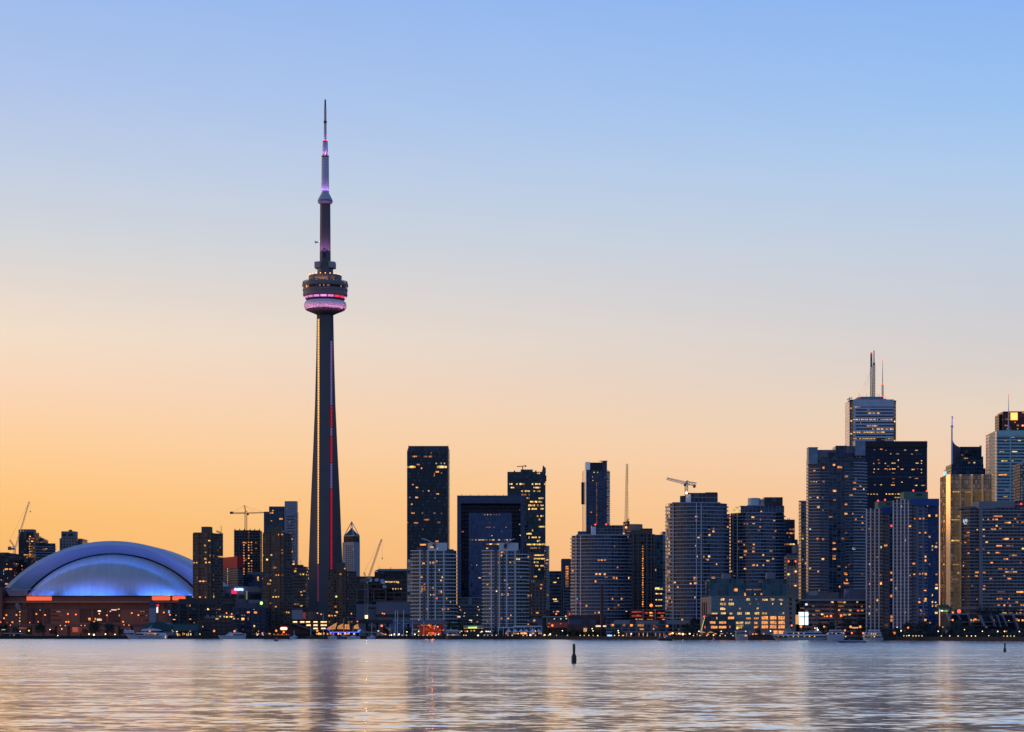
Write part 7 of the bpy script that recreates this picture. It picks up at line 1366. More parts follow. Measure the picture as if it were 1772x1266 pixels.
for px, py, w_, k in ((1231, 1077, 5, 'o'), (1236, 1077, 4, 'o'), (1250.5, 1077, 12, 'o'), (1265, 1069, 10.5, 'o'), (1233, 1084.5, 3.4, 'r'), (1236, 1085, 11, 'o'), (1250.5, 1085, 12.5, 'o'), (1263, 1084.5, 2, 'r'), (1280, 1077.5, 12, 'y'), (1280, 1083, 12, 'y'), (1276, 1086.5, 3.4, 'y'), (1240.4, 1069.5, 2, 'o'), (1220, 1085, 1.8, 'r')): rect(px-w_/2, px+w_/2, py-2, py+1.9, Y-9.4 if px < 1272 else Y-.4, {'o': litg[1], 'y': litg[0], 'r': litm('r')}[k], 'lit_window', .2)
for px, w_ in ((1342, 7), (1352, 9)): rect(px-w_/2, px+w_/2, 1091, 1096.5, Y-.4, litg[1], 'lit_window', .2)
for i in range(13): rect(1212.4+i*.52, 1213.4+i*.52, 1091.8-i*1.95, 1092.9-i*1.95, Y-12, emat('bulb_yellow', (.95, .9, .35), 1.2), 'string_lamp', .2)
ext(b.root, 'string_mast', [(1211.6, 1094), (1218.6, 1067), (1219.2, 1067), (1212.2, 1094)], Y-11.7, .3, DSTEEL); beacon(b, 1218.5, 1066.5, -11)
for px in (1216, 1230, 1246): ext(b.root, 'parasol', [(px-5.5, 1094.6), (px, 1092.3), (px+5.5, 1094.6)], Y-14, 4, emat('parasol_glow', (1, .5, .15), .45) if px < 1240 else pmat('parasol_grey', (.12, .12, .14), .7))
b.done()
t = thing('billboard', 'pair of bright white lit billboards with red and teal stripes beside an orange panel', 'billboard', (X(1388, 1442), 1442, LAND)); Yq = 1442
ext(t, 'orange_panel', [(1376.8, 1080), (1376.8, 1063.8), (1382, 1063.3), (1382, 1080)], Yq, .4, emat('panel_orange', (1, .42, .08), .75)); ext(t, 'lit_board', [(1383, 1081), (1382.3, 1058.8), (1391, 1058.8), (1391.2, 1081)], Yq-.5, .6, emat('board_white', (.82, .97, 1), 1.6)); ext(t, 'lit_board', [(1393, 1081), (1392.8, 1058.8), (1398.7, 1058.8), (1398.7, 1081)], Yq-.5, .6, emat('board_white', (.82, .97, 1), 1.6))
for a, c_ in ((1382.8, 1391.1), (1392.9, 1398.7)):
    ext(t, 'red_stripe', [(a, 1069), (a, 1067.9), (c_, 1067.9), (c_, 1069)], Yq-.75, .2, emat('board_red', (1, .25, .35), 1)); ext(t, 'teal_stripe', [(a, 1067), (a, 1065.3), (c_, 1065.3), (c_, 1067)], Yq-.75, .2, emat('board_teal', (.3, .6, .65), .8)); 
    for i, y in enumerate((1071, 1073.6, 1076.4, 1079)): ext(t, 'print_line', [(a+1, y+.5), (a+1, y), (c_-2.4-(i % 2), y), (c_-2.4-(i % 2), y+.5)], Yq-.75, .2, emat('board_print', (.5, .8, .85), 1.))
for px in (1386.5, 1396): ext(t, 'post', [(px-.6, 1099), (px-.6, 1081), (px+.6, 1081), (px+.6, 1099)], Yq, .5, DSTEEL)
Y = 1500; b = B('office_block', 'low striped concrete office with yellow lit ribbon windows below the tall navy condo', 'building', 1445, Y)
OB = fmat('ribbon_office', (.2, .19, .2), (.015, .02, .03), .03, .46, (.2, .19, .2), metal=.1, blind=.05, sub=4)
b.body(corner(1391, 1391, 1506, Y, 0, 30), 1040, OB, cw=9, fh=M(8, Y)); b.bx('roof_slab', 1382, 1506, 1036.2, 1039.4, pmat('slab_pale', (.27, .26, .28), .7), -4, 32); b.bx('upper_block', 1396, 1452, 1024.5, 1036.5, pmat('office_brown', (.15, .13, .13), .8), 4, 20); b.bx('upper_block', 1399.5, 1414.5, 1023.5, 1030, pmat('slab_pale', (.27, .26, .28), .7), 3.5, 4); b.bx('upper_block', 1468, 1503, 1019, 1036.5, pmat('office_violet', (.15, .14, .19), .8), 5, 20); b.bx('dark_core', 1444, 1450.5, 1042, 1082, DARKC, -.4, 3); b.bx('side_wing', 1382.5, 1392, 1044, 1099, OB, 6, 14, 4, M(8, Y))
for px, py, w_, k in ((1440, 1041.5, 4.4, 'y'), (1453.5, 1041.5, 9, 'd'), (1462, 1041.5, 3, 'a'), (1451.5, 1048.5, 6, 'd'), (1457, 1048.5, 5, 'd'), (1450.5, 1055.5, 6, 'a'), (1471, 1055.5, 4, 'a'), (1423, 1062.7, 4, 'y'), (1399.5, 1062.5, 2.4, 'y'), (1408, 1063.5, 5, 'd'), (1463, 1063.5, 5, 'd'), (1470, 1063, 4, 'y'), (1388, 1052, 6, 'd'), (1396, 1057, 5, 'd'), (1460.5, 1042, 4, 'a'), (1483.5, 1041.5, 3, 'y'), (1491.5, 1049, 3, 'd'), (1472, 1056.5, 4, 'y'), (1485, 1056.3, 4, 'r'), (1492, 1056, 4, 'a'), (1462.5, 1063.5, 6, 'y'), (1407, 1048.5, 4, 'd'), (1415, 1056.5, 8, 'd')): b.bx('lit_window', px-w_/2, px+w_/2, py-1.2, py+1.2, litm(k), -.25, .3)
b.bx('white_lamp', 1394, 1397, 1044, 1047, emat('lamp_cold', (.75, .9, 1), 1.6), -.6, .4); b.done()
# terraced block at the right edge
Y = 1372; b = B('terraced_block', 'low terraced block with slanted pale fins at the right edge of the shore', 'building', 1705, Y)
DV = pmat('terrace_dark', (.035, .035, .045), .8); FN = pmat('fin_pale', (.20, .21, .26), .7, var=.1)
ext(b.root, 'wall', [(1642, 1100), (1646, 1067), (1650, 1062), (1800, 1062), (1800, 1100)], Y+6, 30, DV)
for x0, y0, x1, y1, w_ in ((1640, 1062, 1645, 1074, 1.6), (1657.5, 1063, 1662, 1072, 1.6), (1675, 1063, 1681.5, 1085, 1.8), (1694.5, 1064, 1702.5, 1084, 3.6), (1715, 1065, 1722, 1084, 2.2), (1726, 1064, 1731.5, 1085, 1.6), (1734.5, 1063.5, 1742, 1083, 2), (1753, 1064, 1761, 1087, 2.6), (1774, 1064, 1782, 1088, 2.6)): ext(b.root, 'slanted_fin', [(x0, y0), (x0+w_, y0), (x1+w_, y1), (x1, y1)], Y, 7, FN)
for y0, y1, a, c_ in ((1061, 1063.4, 1640, 1676), (1061, 1064, 1731, 1800), (1075.3, 1076.8, 1664, 1756), (1082.3, 1083.2, 1682, 1740)): ext(b.root, 'terrace_edge', [(a, y1), (a, y0), (c_, y0), (c_, y1)], Y+3.4, 2, FN)
for px, py, w_, h, k in ((1680, 1073, 2, 3.4, 'o'), (1684.5, 1073.2, 1.4, 3, 'y'), (1687.5, 1071.8, 4, 3.6, 'o'), (1692.5, 1072.5, 5, 2, 'd'), (1720.3, 1073, 1.6, 2, 'd'), (1707, 1085, 3, 2, 'd'), (1759, 1071.5, 4, 3.6, 'o'), (1763, 1073, 3, 3, 'o'), (1770, 1073, 4, 3, 'o'), (1746, 1073.5, 1.4, 1, 'p'), (1736, 1060, 2, 1.6, 'y'), (1740, 1060, 3, 1.4, 'y'), (1749, 1060.2, 6, 1, 'd'), (1759.5, 1060.5, 1.6, 2.6, 'y'), (1766, 1060, 2, 1.6, 'y'), (1768, 1055, 5, 1.8, 'd')): ext(b.root, 'lit_window', [(px-w_/2, py+h/2), (px-w_/2, py-h/2), (px+w_/2, py-h/2), (px+w_/2, py+h/2)], Y+2.6, .4, litm(k))
b.done()
t = thing('low_canopy', 'green lit low canopy beside the blue flanked condominium', 'canopy', (X(1632, 1400), 1400, LAND)); ext(t, 'roof', [(1626, 1053), (1626, 1046.2), (1640, 1046), (1648, 1053)], 1400, 10, pmat('canopy_green', (.03, .09, .06), .6)); ext(t, 'green_light', [(1625, 1057.5), (1625, 1056.3), (1640.5, 1056.3), (1640.5, 1057.5)], 1399, .4, emat('light_green', (.15, 1, .4), .9)); ext(t, 'green_light', [(1628.5, 1057.4), (1628.5, 1055.4), (1631.5, 1055.4), (1631.5, 1057.4)], 1398.4, .4, emat('light_mint', (.7, 1, .8), 2))
for px in (1627, 1640): ext(t, 'post', [(px, 1099), (px, 1053), (px+1, 1053), (px+1, 1099)], 1402, .5, DSTEEL)
t = thing('dome_sculpture', 'round grey shell sculpture split by a dark slot at the water edge', 'sculpture', (X(1647.3, 1346), 1350, LAND)); rr = M(8.8, 1346)
for s_ in (-1, 1):
    mb = MB(); n = 12
    for i in range(n):
        for j in range(12):
            def sp(i_, j_):
                th = math.pi*(i_/n)*.92+.06; ph = -math.pi/2+math.pi*j_/12; return (X(1647.3, 1346)+s_*(.45+rr*math.sin(th)*abs(math.cos(ph))*.93), 1350-rr*math.cos(th)*math.cos(ph)*.5, LAND+rr*.72+rr*math.sin(ph)*.98)
            q_ = [sp(i, j), sp(i+1, j), sp(i+1, j+1), sp(i, j+1)]; mb.face(q_ if s_ > 0 else q_[::-1])
    mb.build('half_shell', pmat('shell_stone', (.3, .27, .28), .7, var=.12), t, True)
MB().box((X(1647.3, 1346), 1350, LAND+.6), (rr*2, 4, 1.2)).build('plinth', DARKC, t)
# ------------------------------------------------------------------ boats
HULLW = pmat('hull_white', (.5, .52, .56), .35, var=.08); HULLB = pmat('hull_blue', (.05, .08, .16), .35); HULLD = pmat('hull_dark', (.03, .03, .035), .5); GLZ = litm('k'); DECKW = pmat('deck_white', (.55, .56, .6), .4, var=.06)
def hull(root, x0, x1, yt0, yt1, yb, Y, beam, mat, bow=-1, name='hull', rake=4.):
    """x0..x1 columns, bow at x0 (bow=-1) or x1; deck rows yt0 (bow) and yt1 (stern), waterline row yb"""
    n = 14; Lw = X(x1, Y)-X(x0, Y); mb = MB(); prev = None; zb = -.4
    zt0, zt1 = Z(yt0, Y), Z(yt1, Y); rk = M(rake, Y)
    for i in range(n+1):
        t = i/n; w = beam/2*min(1, (t*2.6)**.6 if t > 0 else .02); w = max(w, .05)
        if t > .9: w *= 1-(t-.9)*1.6
        zt = zt0+(zt1-zt0)*min(1, t*1.6)
        xt = Lw*t; xb = rk+(Lw-rk)*t
        sx_ = (lambda d: X(x0, Y)+d) if bow < 0 else (lambda d: X(x1, Y)-d)
        q = [(sx_(xt), Y-w, zt), (sx_(xb), Y-w*.8, zb), (sx_(xb), Y+w*.8, zb), (sx_(xt), Y+w, zt)]
        if prev:
            for a, b_ in ((0, 1), (1, 2), (2, 3), (3, 0)):
                f = [prev[a], prev[b_], q[b_], q[a]]; mb.face(f if bow < 0 else f[::-1])
        prev = q
    mb.face(prev if bow < 0 else prev[::-1]); return mb.build(name, mat, root)
def boat(name, label, px, Y, cat='boat', group=None): return thing(name, label, cat, (X(px, Y), Y, 0), group)
def lamps(root, l, Y, nm='cabin_lamp'):
    for px, py, w, h, k in l: ext(root, nm, [(px-w/2, py+h/2), (px-w/2, py-h/2), (px+w/2, py-h/2), (px+w/2, py+h/2)], Y, .3, litm(k))
Y = 1705; t = boat('motor_yacht', 'large white motor yacht with a raked mast moored before the teal roof', 254, Y, 'yacht'); hull(t, 217.5, 290, 1097.6, 1099, 1105, Y, 9, HULLW, -1, rake=6)
cb = ext(t, 'cabin', [(230, 1099), (236.5, 1094), (250, 1093.3), (284, 1095), (287, 1099.3)], Y-3.2, 6.4, DECKW); ext(t, 'flybridge', [(242.5, 1091.6), (246.5, 1088), (262, 1087.2), (274, 1089), (279, 1091)], Y-2.6, 5.2, DECKW); ext(t, 'open_deck', [(245, 1094), (245, 1091), (275, 1091), (275, 1094)], Y-2.2, 4.4, HULLD)
for a, c_ in ((232.5, 248), (252, 275)): ext(cb, 'window_band', [(a, 1098.4), (a+3, 1096.2), (c_-1, 1096.2), (c_+1, 1098.4)], Y-3.4, 6.8, GLZ)
ext(t, 'hull_stripe', [(238, 1101.6), (238, 1100.9), (278, 1101.3), (278, 1102)], Y-4.6, 9.2, pmat('stripe_grey', (.15, .17, .22), .5)); MB().tube(P(257, 1087.5, Y), P(263.5, 1081.8, Y), .2, .12).build('mast', DECKW, t); lamps(t, [(256+i*2.5, 1096.5, 1.3, 1.2, 'oay'[i % 3]) for i in range(7)]+[(259, 1091.8, 2.6, 1.6, 'o'), (249, 1093.8, 8, .8, 'd'), (286.5, 1102, 1.2, 4, 'y')], Y-5)
Y = 1700; t = boat('motor_yacht', 'white motor yacht with a sloping cabin moored before the gabled brown block', 401, Y, 'yacht'); hull(t, 377, 425, 1099.2, 1099.6, 1105, Y, 7, HULLW, -1, rake=4)
cb = ext(t, 'cabin', [(388.5, 1099.5), (398.5, 1094.3), (403, 1095.5), (424, 1096.4), (425, 1099.6)], Y-2.6, 5.2, DECKW); ext(t, 'flybridge', [(394, 1096.6), (397.5, 1093.2), (399, 1093.2), (399.5, 1096.6)], Y-1.6, 3.2, DECKW); ext(t, 'roof', [(402, 1095.4), (404, 1094), (417, 1094.6), (417.5, 1096)], Y-2.3, 4.6, DECKW); ext(cb, 'window_band', [(403.5, 1099), (404.5, 1097), (423, 1097.4), (424, 1099)], Y-2.8, 5.6, GLZ)
mb = MB(); mb.tube(P(410, 1095, Y), P(409.5, 1088, Y), .15); mb.box(P(408.5, 1089, Y), (1.6, .4, .5)); mb.build('radar_mast', DECKW, t); lamps(t, [(400.5, 1098.3, 1.4, 1.2, 'a'), (396, 1098.6, 1, 1, 'd')], Y-3.2)
Y = 1268; t = boat('motorboat', 'small dark motorboat on open water with two red lights behind it', 477.5, Y); hull(t, 473.8, 481, 1106, 1106.4, 1109.4, Y, 1.8, HULLB, -1, rake=1); ext(t, 'windscreen', [(475.5, 1106), (476.5, 1103.8), (479, 1103.8), (480, 1106)], Y-.6, 1.2, HULLD); lamps(t, [(478, 1104.5, 1, .9, 'r')], Y-1)
for i, (px, top, hl, hc, lb, mm) in enumerate(((559.5, 1061, 9, HULLD, 'moored sailboat with a dark hull and tall mast before the parking garage', WHITEP), (576, 1083, 10, HULLW, 'short masted pale sailboat moored left of the golden sails', WHITEP), (594.8, 1070, 11, HULLB, 'blue hulled sailboat whose mast stands between the golden sails', WHITEP), (611, 1083, 12, HULLW, 'long pale cruiser sailboat moored under the blue light line', WHITEP), (643.5, 1076, 8, HULLW, 'small sailboat with a thin mast beside the flat pavilion roof', WHITEP), (538, 1084, 9, HULLD, 'dark low sailboat moored in front of the boat shed roof end', WHITEP), (509, 1090, 7, HULLW, 'tiny pale sailboat with short mast right of the oval sign', WHITEP))):
    Y = shoreY(px)-8; t = boat('sailboat', lb, px, Y, 'sailboat', 'sailboats moored in the marina'); hull(t, px-hl, px+hl, 1100.6, 1101, 1105, Y, 3.4, hc, -1 if i % 2 else 1, rake=3); cb = ext(t, 'cabin', [(px-hl*.45, 1100.9), (px-hl*.3, 1099.3), (px+hl*.3, 1099.3), (px+hl*.45, 1100.9)], Y-1.1, 2.2, DECKW if hc is not HULLD else pmat('cabin_brown', (.12, .09, .08), .6)); MB().tube(P(px, 1100.5, Y), P(px, top, Y), .16, .11, 5).build('mast', mm, t); MB().tube(P(px, 1098, Y), P(px+hl*.6, 1098.2, Y), .22, .22, 5).build('boom', pmat('sail_cover', (.05, .07, .14), .7), t); mb = MB(); mb.tube(P(px, top+.5, Y), P(px-hl*.95, 1100.6, Y), .03, n=3); mb.tube(P(px, top+.5, Y), P(px+hl*.95, 1100.6, Y), .03, n=3); mb.build('stay', DSTEEL, t)
Y = 1612; t = boat('tour_boat', 'rounded white tour boat with orange lights left of the green signed kiosk', 786, Y); hull(t, 771, 800, 1099, 1099.6, 1104.8, Y, 7, HULLD, -1, rake=2); cb = ext(t, 'cabin', [(773.5, 1099.5), (773, 1093), (790, 1093), (795, 1099.5)], Y-2.8, 5.6, DECKW); ext(t, 'roof', [(771, 1092.3), (772.5, 1089.7), (779, 1088.5), (790, 1089.4), (797, 1091.3), (796, 1092.6)], Y-3.2, 6.4, HULLW); ext(cb, 'window_band', [(774.5, 1096.6), (774.5, 1094.2), (789, 1094.2), (791, 1096.6)], Y-3, 6, GLZ); ext(t, 'aft_canopy', [(788, 1099), (788, 1092), (796, 1092), (798, 1099)], Y-2.4, 4.8, pmat('canvas_blue', (.08, .1, .16), .7)); MB().tube(P(780, 1088.6, Y), P(780, 1084.5, Y), .15).build('mast', DECKW, t); lamps(t, [(774.3, 1098.3, 2, 2.4, 'o'), (784.5, 1098.3, 5, 2.2, 'o'), (796, 1094, 1.6, 1.4, 'o')], Y-3.4)
for i in range(9): pass
Y = 1335; t = boat('ferry', 'small dark hulled ferry crossing in front of the market hall', 1150, Y, 'ferry'); hull(t, 1137, 1163.5, 1104.4, 1104.4, 1109, Y, 5, HULLD, -1, rake=2); cb = ext(t, 'cabin', [(1140, 1104.5), (1141.5, 1101.2), (1160.5, 1101.6), (1162, 1104.5)], Y-2, 4, pmat('ferry_grey', (.22, .23, .27), .5)); ext(cb, 'window_band', [(1142, 1103.8), (1142.6, 1102.2), (1160, 1102.4), (1161, 1103.8)], Y-2.2, 4.4, GLZ); ext(t, 'wheelhouse', [(1151.5, 1101.3), (1152, 1098.3), (1154.5, 1098), (1155.5, 1101.4)], Y-1, 2, DECKW); lamps(t, [(1150.5, 1102.3, 1.8, 1.6, 'r')], Y-2.6)
Y = 1250; t = boat('buoy', 'small white light buoy with an orange lamp in front of the stone terminal', 1234.8, Y, 'buoy'); x = X(1234.8, Y); MB().lathe([(.9, -.3), (.95, .5), (.6, .9), (.35, 1.1), (.22, 2.6), (0, 2.7)], (x, Y), 12).build('body', pmat('buoy_pale', (.36, .4, .46), .5), t, True, sharp=40); MB().ball((x, Y, 3.5), .38, 8, 5).build('lamp', emat('buoy_lamp', (1, .42, .08), 3), t); MB().tube((x, Y, 2.6), (x, Y, 3.3), .1).build('lamp_post', DSTEEL, t)
Y = 1432; t = boat('trawler', 'stubby pale work boat moored before the lit glass lobby', 1282, Y); hull(t, 1271.3, 1294, 1098.6, 1100.5, 1107, Y, 6, pmat('hull_buff', (.4, .37, .35), .6), -1, rake=2); cb = ext(t, 'cabin', [(1273.5, 1100), (1274, 1093), (1280, 1092.4), (1281, 1097), (1292, 1097), (1292, 1100.5)], Y-2.2, 4.4, pmat('cabin_pale', (.45, .43, .42), .6)); ext(t, 'canopy', [(1272.5, 1093), (1274, 1091), (1291, 1091.2), (1292, 1093)], Y-2.4, 4.8, pmat('cabin_pale2', (.4, .42, .47), .6)); ext(cb, 'window_band', [(1275, 1096.6), (1275, 1094.6), (1279.5, 1094.6), (1279.5, 1096.6)], Y-2.4, 4.8, GLZ); lamps(t, [(1291, 1099.6, 4.6, 2, 'o'), (1290.6, 1092, 1.6, 1.4, 'w')], Y-3); MB().tube(P(1297.5, 1100, Y), P(1297.5, 1091, Y), .15).build('mast', DECKW, t)
Y = 1405; t = boat('cruise_boat', 'long white two decked cruise boat with rows of yellow lamps', 1385, Y, 'cruise boat'); hull(t, 1337, 1432, 1101.3, 1102.4, 1107.2, Y, 11, HULLW, -1, rake=7)
ext(t, 'window_band', [(1345, 1102.5), (1341, 1099.8), (1430, 1100.2), (1430, 1102.6)], Y-4.4, 8.8, GLZ); ext(t, 'main_deck', [(1341, 1099.9), (1334.5, 1096.6), (1356, 1096.8), (1431, 1097.4), (1431, 1100.3)], Y-4.8, 9.6, DECKW); ext(t, 'upper_window_band', [(1358, 1096.9), (1358, 1094.2), (1422, 1094.6), (1424, 1097.3)], Y-4, 8, GLZ); ext(t, 'roof_deck', [(1356, 1094.3), (1358, 1092.8), (1419, 1093.1), (1424, 1094.8)], Y-4.4, 8.8, DECKW); ext(t, 'wheelhouse', [(1359, 1093), (1360.5, 1088), (1369.5, 1087.6), (1370.5, 1093)], Y-2, 4, pmat('cabin_grey', (.2, .22, .27), .5)); MB().tube(P(1366.5, 1088, Y), P(1366.5, 1083, Y), .15).build('mast', DECKW, t); ext(t, 'funnel', [(1400, 1093), (1402, 1090.3), (1408, 1090.3), (1409, 1093)], Y-1.5, 3, pmat('cabin_grey', (.2, .22, .27), .5)); ext(t, 'lifeboat_cover', [(1410, 1093), (1412, 1090.5), (1419, 1091), (1421, 1093.3)], Y-1.5, 3, DECKW)
lamps(t, [(1346.5+i*8.75+(2 if i > 4 else 0), 1100.9, 1.6, 1.3, 'y') for i in range(8)]+[(1373.3, 1095.5, 1.5, 1.2, 'y'), (1382, 1095.5, 1.6, 1.2, 'y'), (1391, 1095.5, 1.6, 1.2, 'y'), (1361, 1095.6, 1.6, 1.2, 'o'), (1432, 1096.3, 2.6, 1.2, 'o'), (1431.6, 1101.6, 1.4, 2, 'o')], Y-5.2)
Y = 1398; t = boat('charter_boat', 'white charter boat with a tall radar mast at the stern of the cruise boat', 1447, Y); hull(t, 1431.5, 1463, 1100, 1097.8, 1107.4, Y, 8, HULLW, 1, rake=3); cb = ext(t, 'cabin', [(1434, 1100), (1434.5, 1094), (1461, 1093), (1462, 1099)], Y-3, 6, DECKW); ext(cb, 'window_band', [(1435.5, 1097.4), (1435.5, 1094.9), (1460, 1094.4), (1461, 1097)], Y-3.2, 6.4, GLZ); ext(t, 'upper_deck', [(1437, 1093.8), (1438, 1091), (1456, 1090.6), (1458, 1093.2)], Y-2.4, 4.8, pmat('cabin_grey', (.2, .22, .27), .5)); ext(t, 'roof', [(1436, 1091.2), (1439, 1089.4), (1456, 1089), (1459, 1090.7)], Y-2.8, 5.6, DECKW); mb = MB(); mb.tube(P(1446, 1089.5, Y), P(1446, 1074, Y), .22); mb.tube(P(1437, 1074.6, Y), P(1458.5, 1073.6, Y), .14); mb.tube(P(1441, 1080, Y), P(1451, 1080, Y), .12); mb.build('radar_mast', pmat('mast_grey', (.2, .21, .24), .5), t); lamps(t, [(1440, 1095, 2.4, 1.4, 'o'), (1447, 1096, 1.4, 1.6, 'p'), (1459.5, 1095.2, 2, 1.8, 'o'), (1438.5, 1100.3, 2.2, 3, 'y'), (1463.8, 1101, 1.6, 1.6, 'p'), (1456, 1094.8, 1.8, 1.2, 'o')], Y-3.5)
Y = 1085; t = boat('speedboat', 'low blue grey speedboat running past in front of the white boats', 1472, Y); hull(t, 1447, 1499, 1107.6, 1108, 1112.2, Y, 3.2, pmat('hull_greyblue', (.14, .2, .32), .4), -1, rake=7); ext(t, 'deck_stripe', [(1452, 1108.8), (1450.5, 1107.9), (1498, 1108.2), (1498, 1109)], Y-1.75, 3.5, DECKW); ext(t, 'windscreen', [(1468, 1107.8), (1472, 1105), (1481, 1104.8), (1484, 1107.8)], Y-1.1, 2.2, HULLD); lamps(t, [(1499.8, 1108.3, 2.4, .8, 'g')], Y-1)
Y = 1372; t = boat('party_boat', 'white three decked party boat with lit cabins at the foot of the harbour condos', 1510, Y); hull(t, 1493.5, 1527, 1101.2, 1103, 1107.7, Y, 8, HULLW, -1, rake=1); cb = ext(t, 'main_cabin', [(1495, 1102), (1496.5, 1098.5), (1525.5, 1098.5), (1526.5, 1103)], Y-3.4, 6.8, DECKW); ext(cb, 'window_band', [(1496, 1102.6), (1497, 1100.6), (1525, 1100.6), (1526, 1102.6)], Y-3.6, 7.2, GLZ); ext(t, 'upper_cabin', [(1496.5, 1098.6), (1497.5, 1093.6), (1524, 1092.8), (1525, 1098.6)], Y-3, 6, DECKW); ext(t, 'upper_window_band', [(1498.5, 1097.4), (1499, 1095), (1523, 1094.8), (1524, 1097.4)], Y-3.2, 6.4, GLZ); ext(t, 'top_deck', [(1505, 1091.8), (1506, 1089.8), (1521, 1089.8), (1523, 1091.8)], Y-2.8, 5.6, DECKW)
for px in (1506, 1514, 1521): MB().tube(P(px, 1093.5, Y), P(px, 1091.5, Y), .12).build('post', DECKW, t)
lamps(t, [(1503.5, 1096.3, 1.5, 1.6, 'a'), (1508, 1096.3, 2, 1.4, 'g'), (1512, 1096.5, 2.6, 2, 'o'), (1515, 1096.4, 2.4, 1.8, 'a'), (1520.5, 1096.3, 1.6, 1.6, 'o'), (1507.5, 1101.6, 1.4, 1.2, 'a'), (1513, 1101.4, 2, 1.2, 'y'), (1495, 1101.3, 1.2, 1.6, 'a'), (1501, 1101.6, 1.6, 1, 'd')], Y-3.9)
def spar(label, px, yt, ym, yb, Y, w0, w1):
    t = boat('spar_buoy', label, px, Y, 'buoy', 'dark spar buoys'); x = X(px, Y); m = pmat('buoy_black', (.012, .016, .014), .5); a, c_ = M(w0/2, Y), M(w1/2, Y)
    MB().lathe([(c_, -.4), (c_*1.05, .12*Z(ym, Y)), (c_*1.05, Z(ym, Y)*.7), (a*1.1, Z(ym, Y))], (x, Y), 14).build('float', m, t, True, sharp=50); MB().lathe([(a, Z(ym, Y)-.02), (a*1.06, Z(yt, Y)*.7), (a, Z(yt, Y)), (0, Z(yt, Y))], (x, Y), 12).build('spar', m, t, True, sharp=50); MB().lathe([(a*1.1, Z(yt+(ym-yt)*.12, Y)), (a*1.1, Z(yt+(ym-yt)*.3, Y))], (x, Y), 12).build('band', pmat('buoy_band', (.03, .045, .035), .4), t)
spar('big black spar buoy nearest the viewer in open water', 993.2, 1114, 1131, 1147, 366, 4.6, 8.6)
spar('smaller black spar buoy near the right edge of the water', 1738.8, 1112, 1121, 1128, 569, 2.8, 4.6)

# ------------------------------------------------------------------ trees
def leaf_mat(name, c):
    m, nt, b = _new(name); g = nt.nodes.new('ShaderNodeNewGeometry'); n = nt.nodes.new('ShaderNodeTexNoise'); n.inputs['Scale'].default_value = .6; nt.links.new(g.outputs['Position'], n.inputs['Vector'])
    s = nt.nodes.new('ShaderNodeVectorMath'); s.operation = 'SCALE'; s.inputs[0].default_value = c; nt.links.new(nmath(nt, 'MULTIPLY_ADD', n.outputs[0], 1.4, .3), s.inputs['Scale']); nt.links.new(s.outputs[0], b.inputs['Base Color']); b.inputs['Roughness'].default_value = .7; return m
LEAF = [leaf_mat('leaf_dark', (.016, .028, .015)), leaf_mat('leaf_mid', (.04, .08, .018)), leaf_mat('leaf_blue', (.013, .024, .02))]
BARK = pmat('bark', (.05, .04, .03), .9)
CR = {}
def crown(kind, lm):
    if (kind, lm) in CR: return CR[kind, lm]
    q = random.Random(kind*7+3); mb = MB(); cl = []
    for i in range(16):                               # unit crown: x,y in -.5...5, z 0..1
        if kind == 2: z = .08+.9*i/16; r = .34*(1-z)+.06; a = q.random()*6.28; d = r*.7
        else: z = .22+.66*q.random(); a = q.random()*6.28; d = (.40 if kind == 0 else .44)*math.sqrt(q.random())*(1-.8*abs(z-.5)); r = .13+.09*q.random()
        cl.append((d*math.cos(a), d*math.sin(a), z, r))
    for cx_, cy_, cz_, r in cl:
        for k in range(46):
            v = Vector((q.gauss(0, 1), q.gauss(0, 1), q.gauss(0, 1))).normalized()*r*(.55+.5*q.random()); c = Vector((cx_, cy_, cz_))+v; c.z = min(1, max(.02, c.z)); s = .022+.022*q.random()
            u = Vector((q.gauss(0, 1), q.gauss(0, 1), q.gauss(0, 1))).normalized(); w = u.orthogonal().normalized()
            mb.face([c-u*s-w*s*.6, c+u*s*.2-w*s, c+u*s+w*s*.5, c-u*s*.3+w*s])
    CR[kind, lm] = mb.mesh('crown', LEAF[lm]); return CR[kind, lm]
mbt = MB(); mbt.tube((0, 0, -.02), (0, 0, .45), .035, .02, 6)
for a in range(5): mbt.tube((0, 0, .25+.04*a), (.22*math.cos(a*2.4), .22*math.sin(a*2.4), .6+.04*a), .014, .006, 4)
TRUNK = mbt.mesh('trunk', BARK)
def tree(label, px, top, wpx, kind=0, lm=0, back=14, grp='trees along the shore', Y=None):
    Y = Y or shoreY(px)+back; t = thing('tree', label, 'tree', (X(px, Y), Y, LAND), grp); h = Z(top, Y)-LAND; w = M(wpx, Y)
    for nm, me in (('crown', crown(kind, lm)), ('trunk', TRUNK)):
        o = link(bpy.data.objects.new(nm, me)); o.parent = t; s_ = w/(.92 if kind != 2 else .75)
        o.scale = (s_, s_*.9, h) if nm == 'crown' else (h*.9, h*.9, h); o.rotation_euler = (0, 0, px % 6.28)
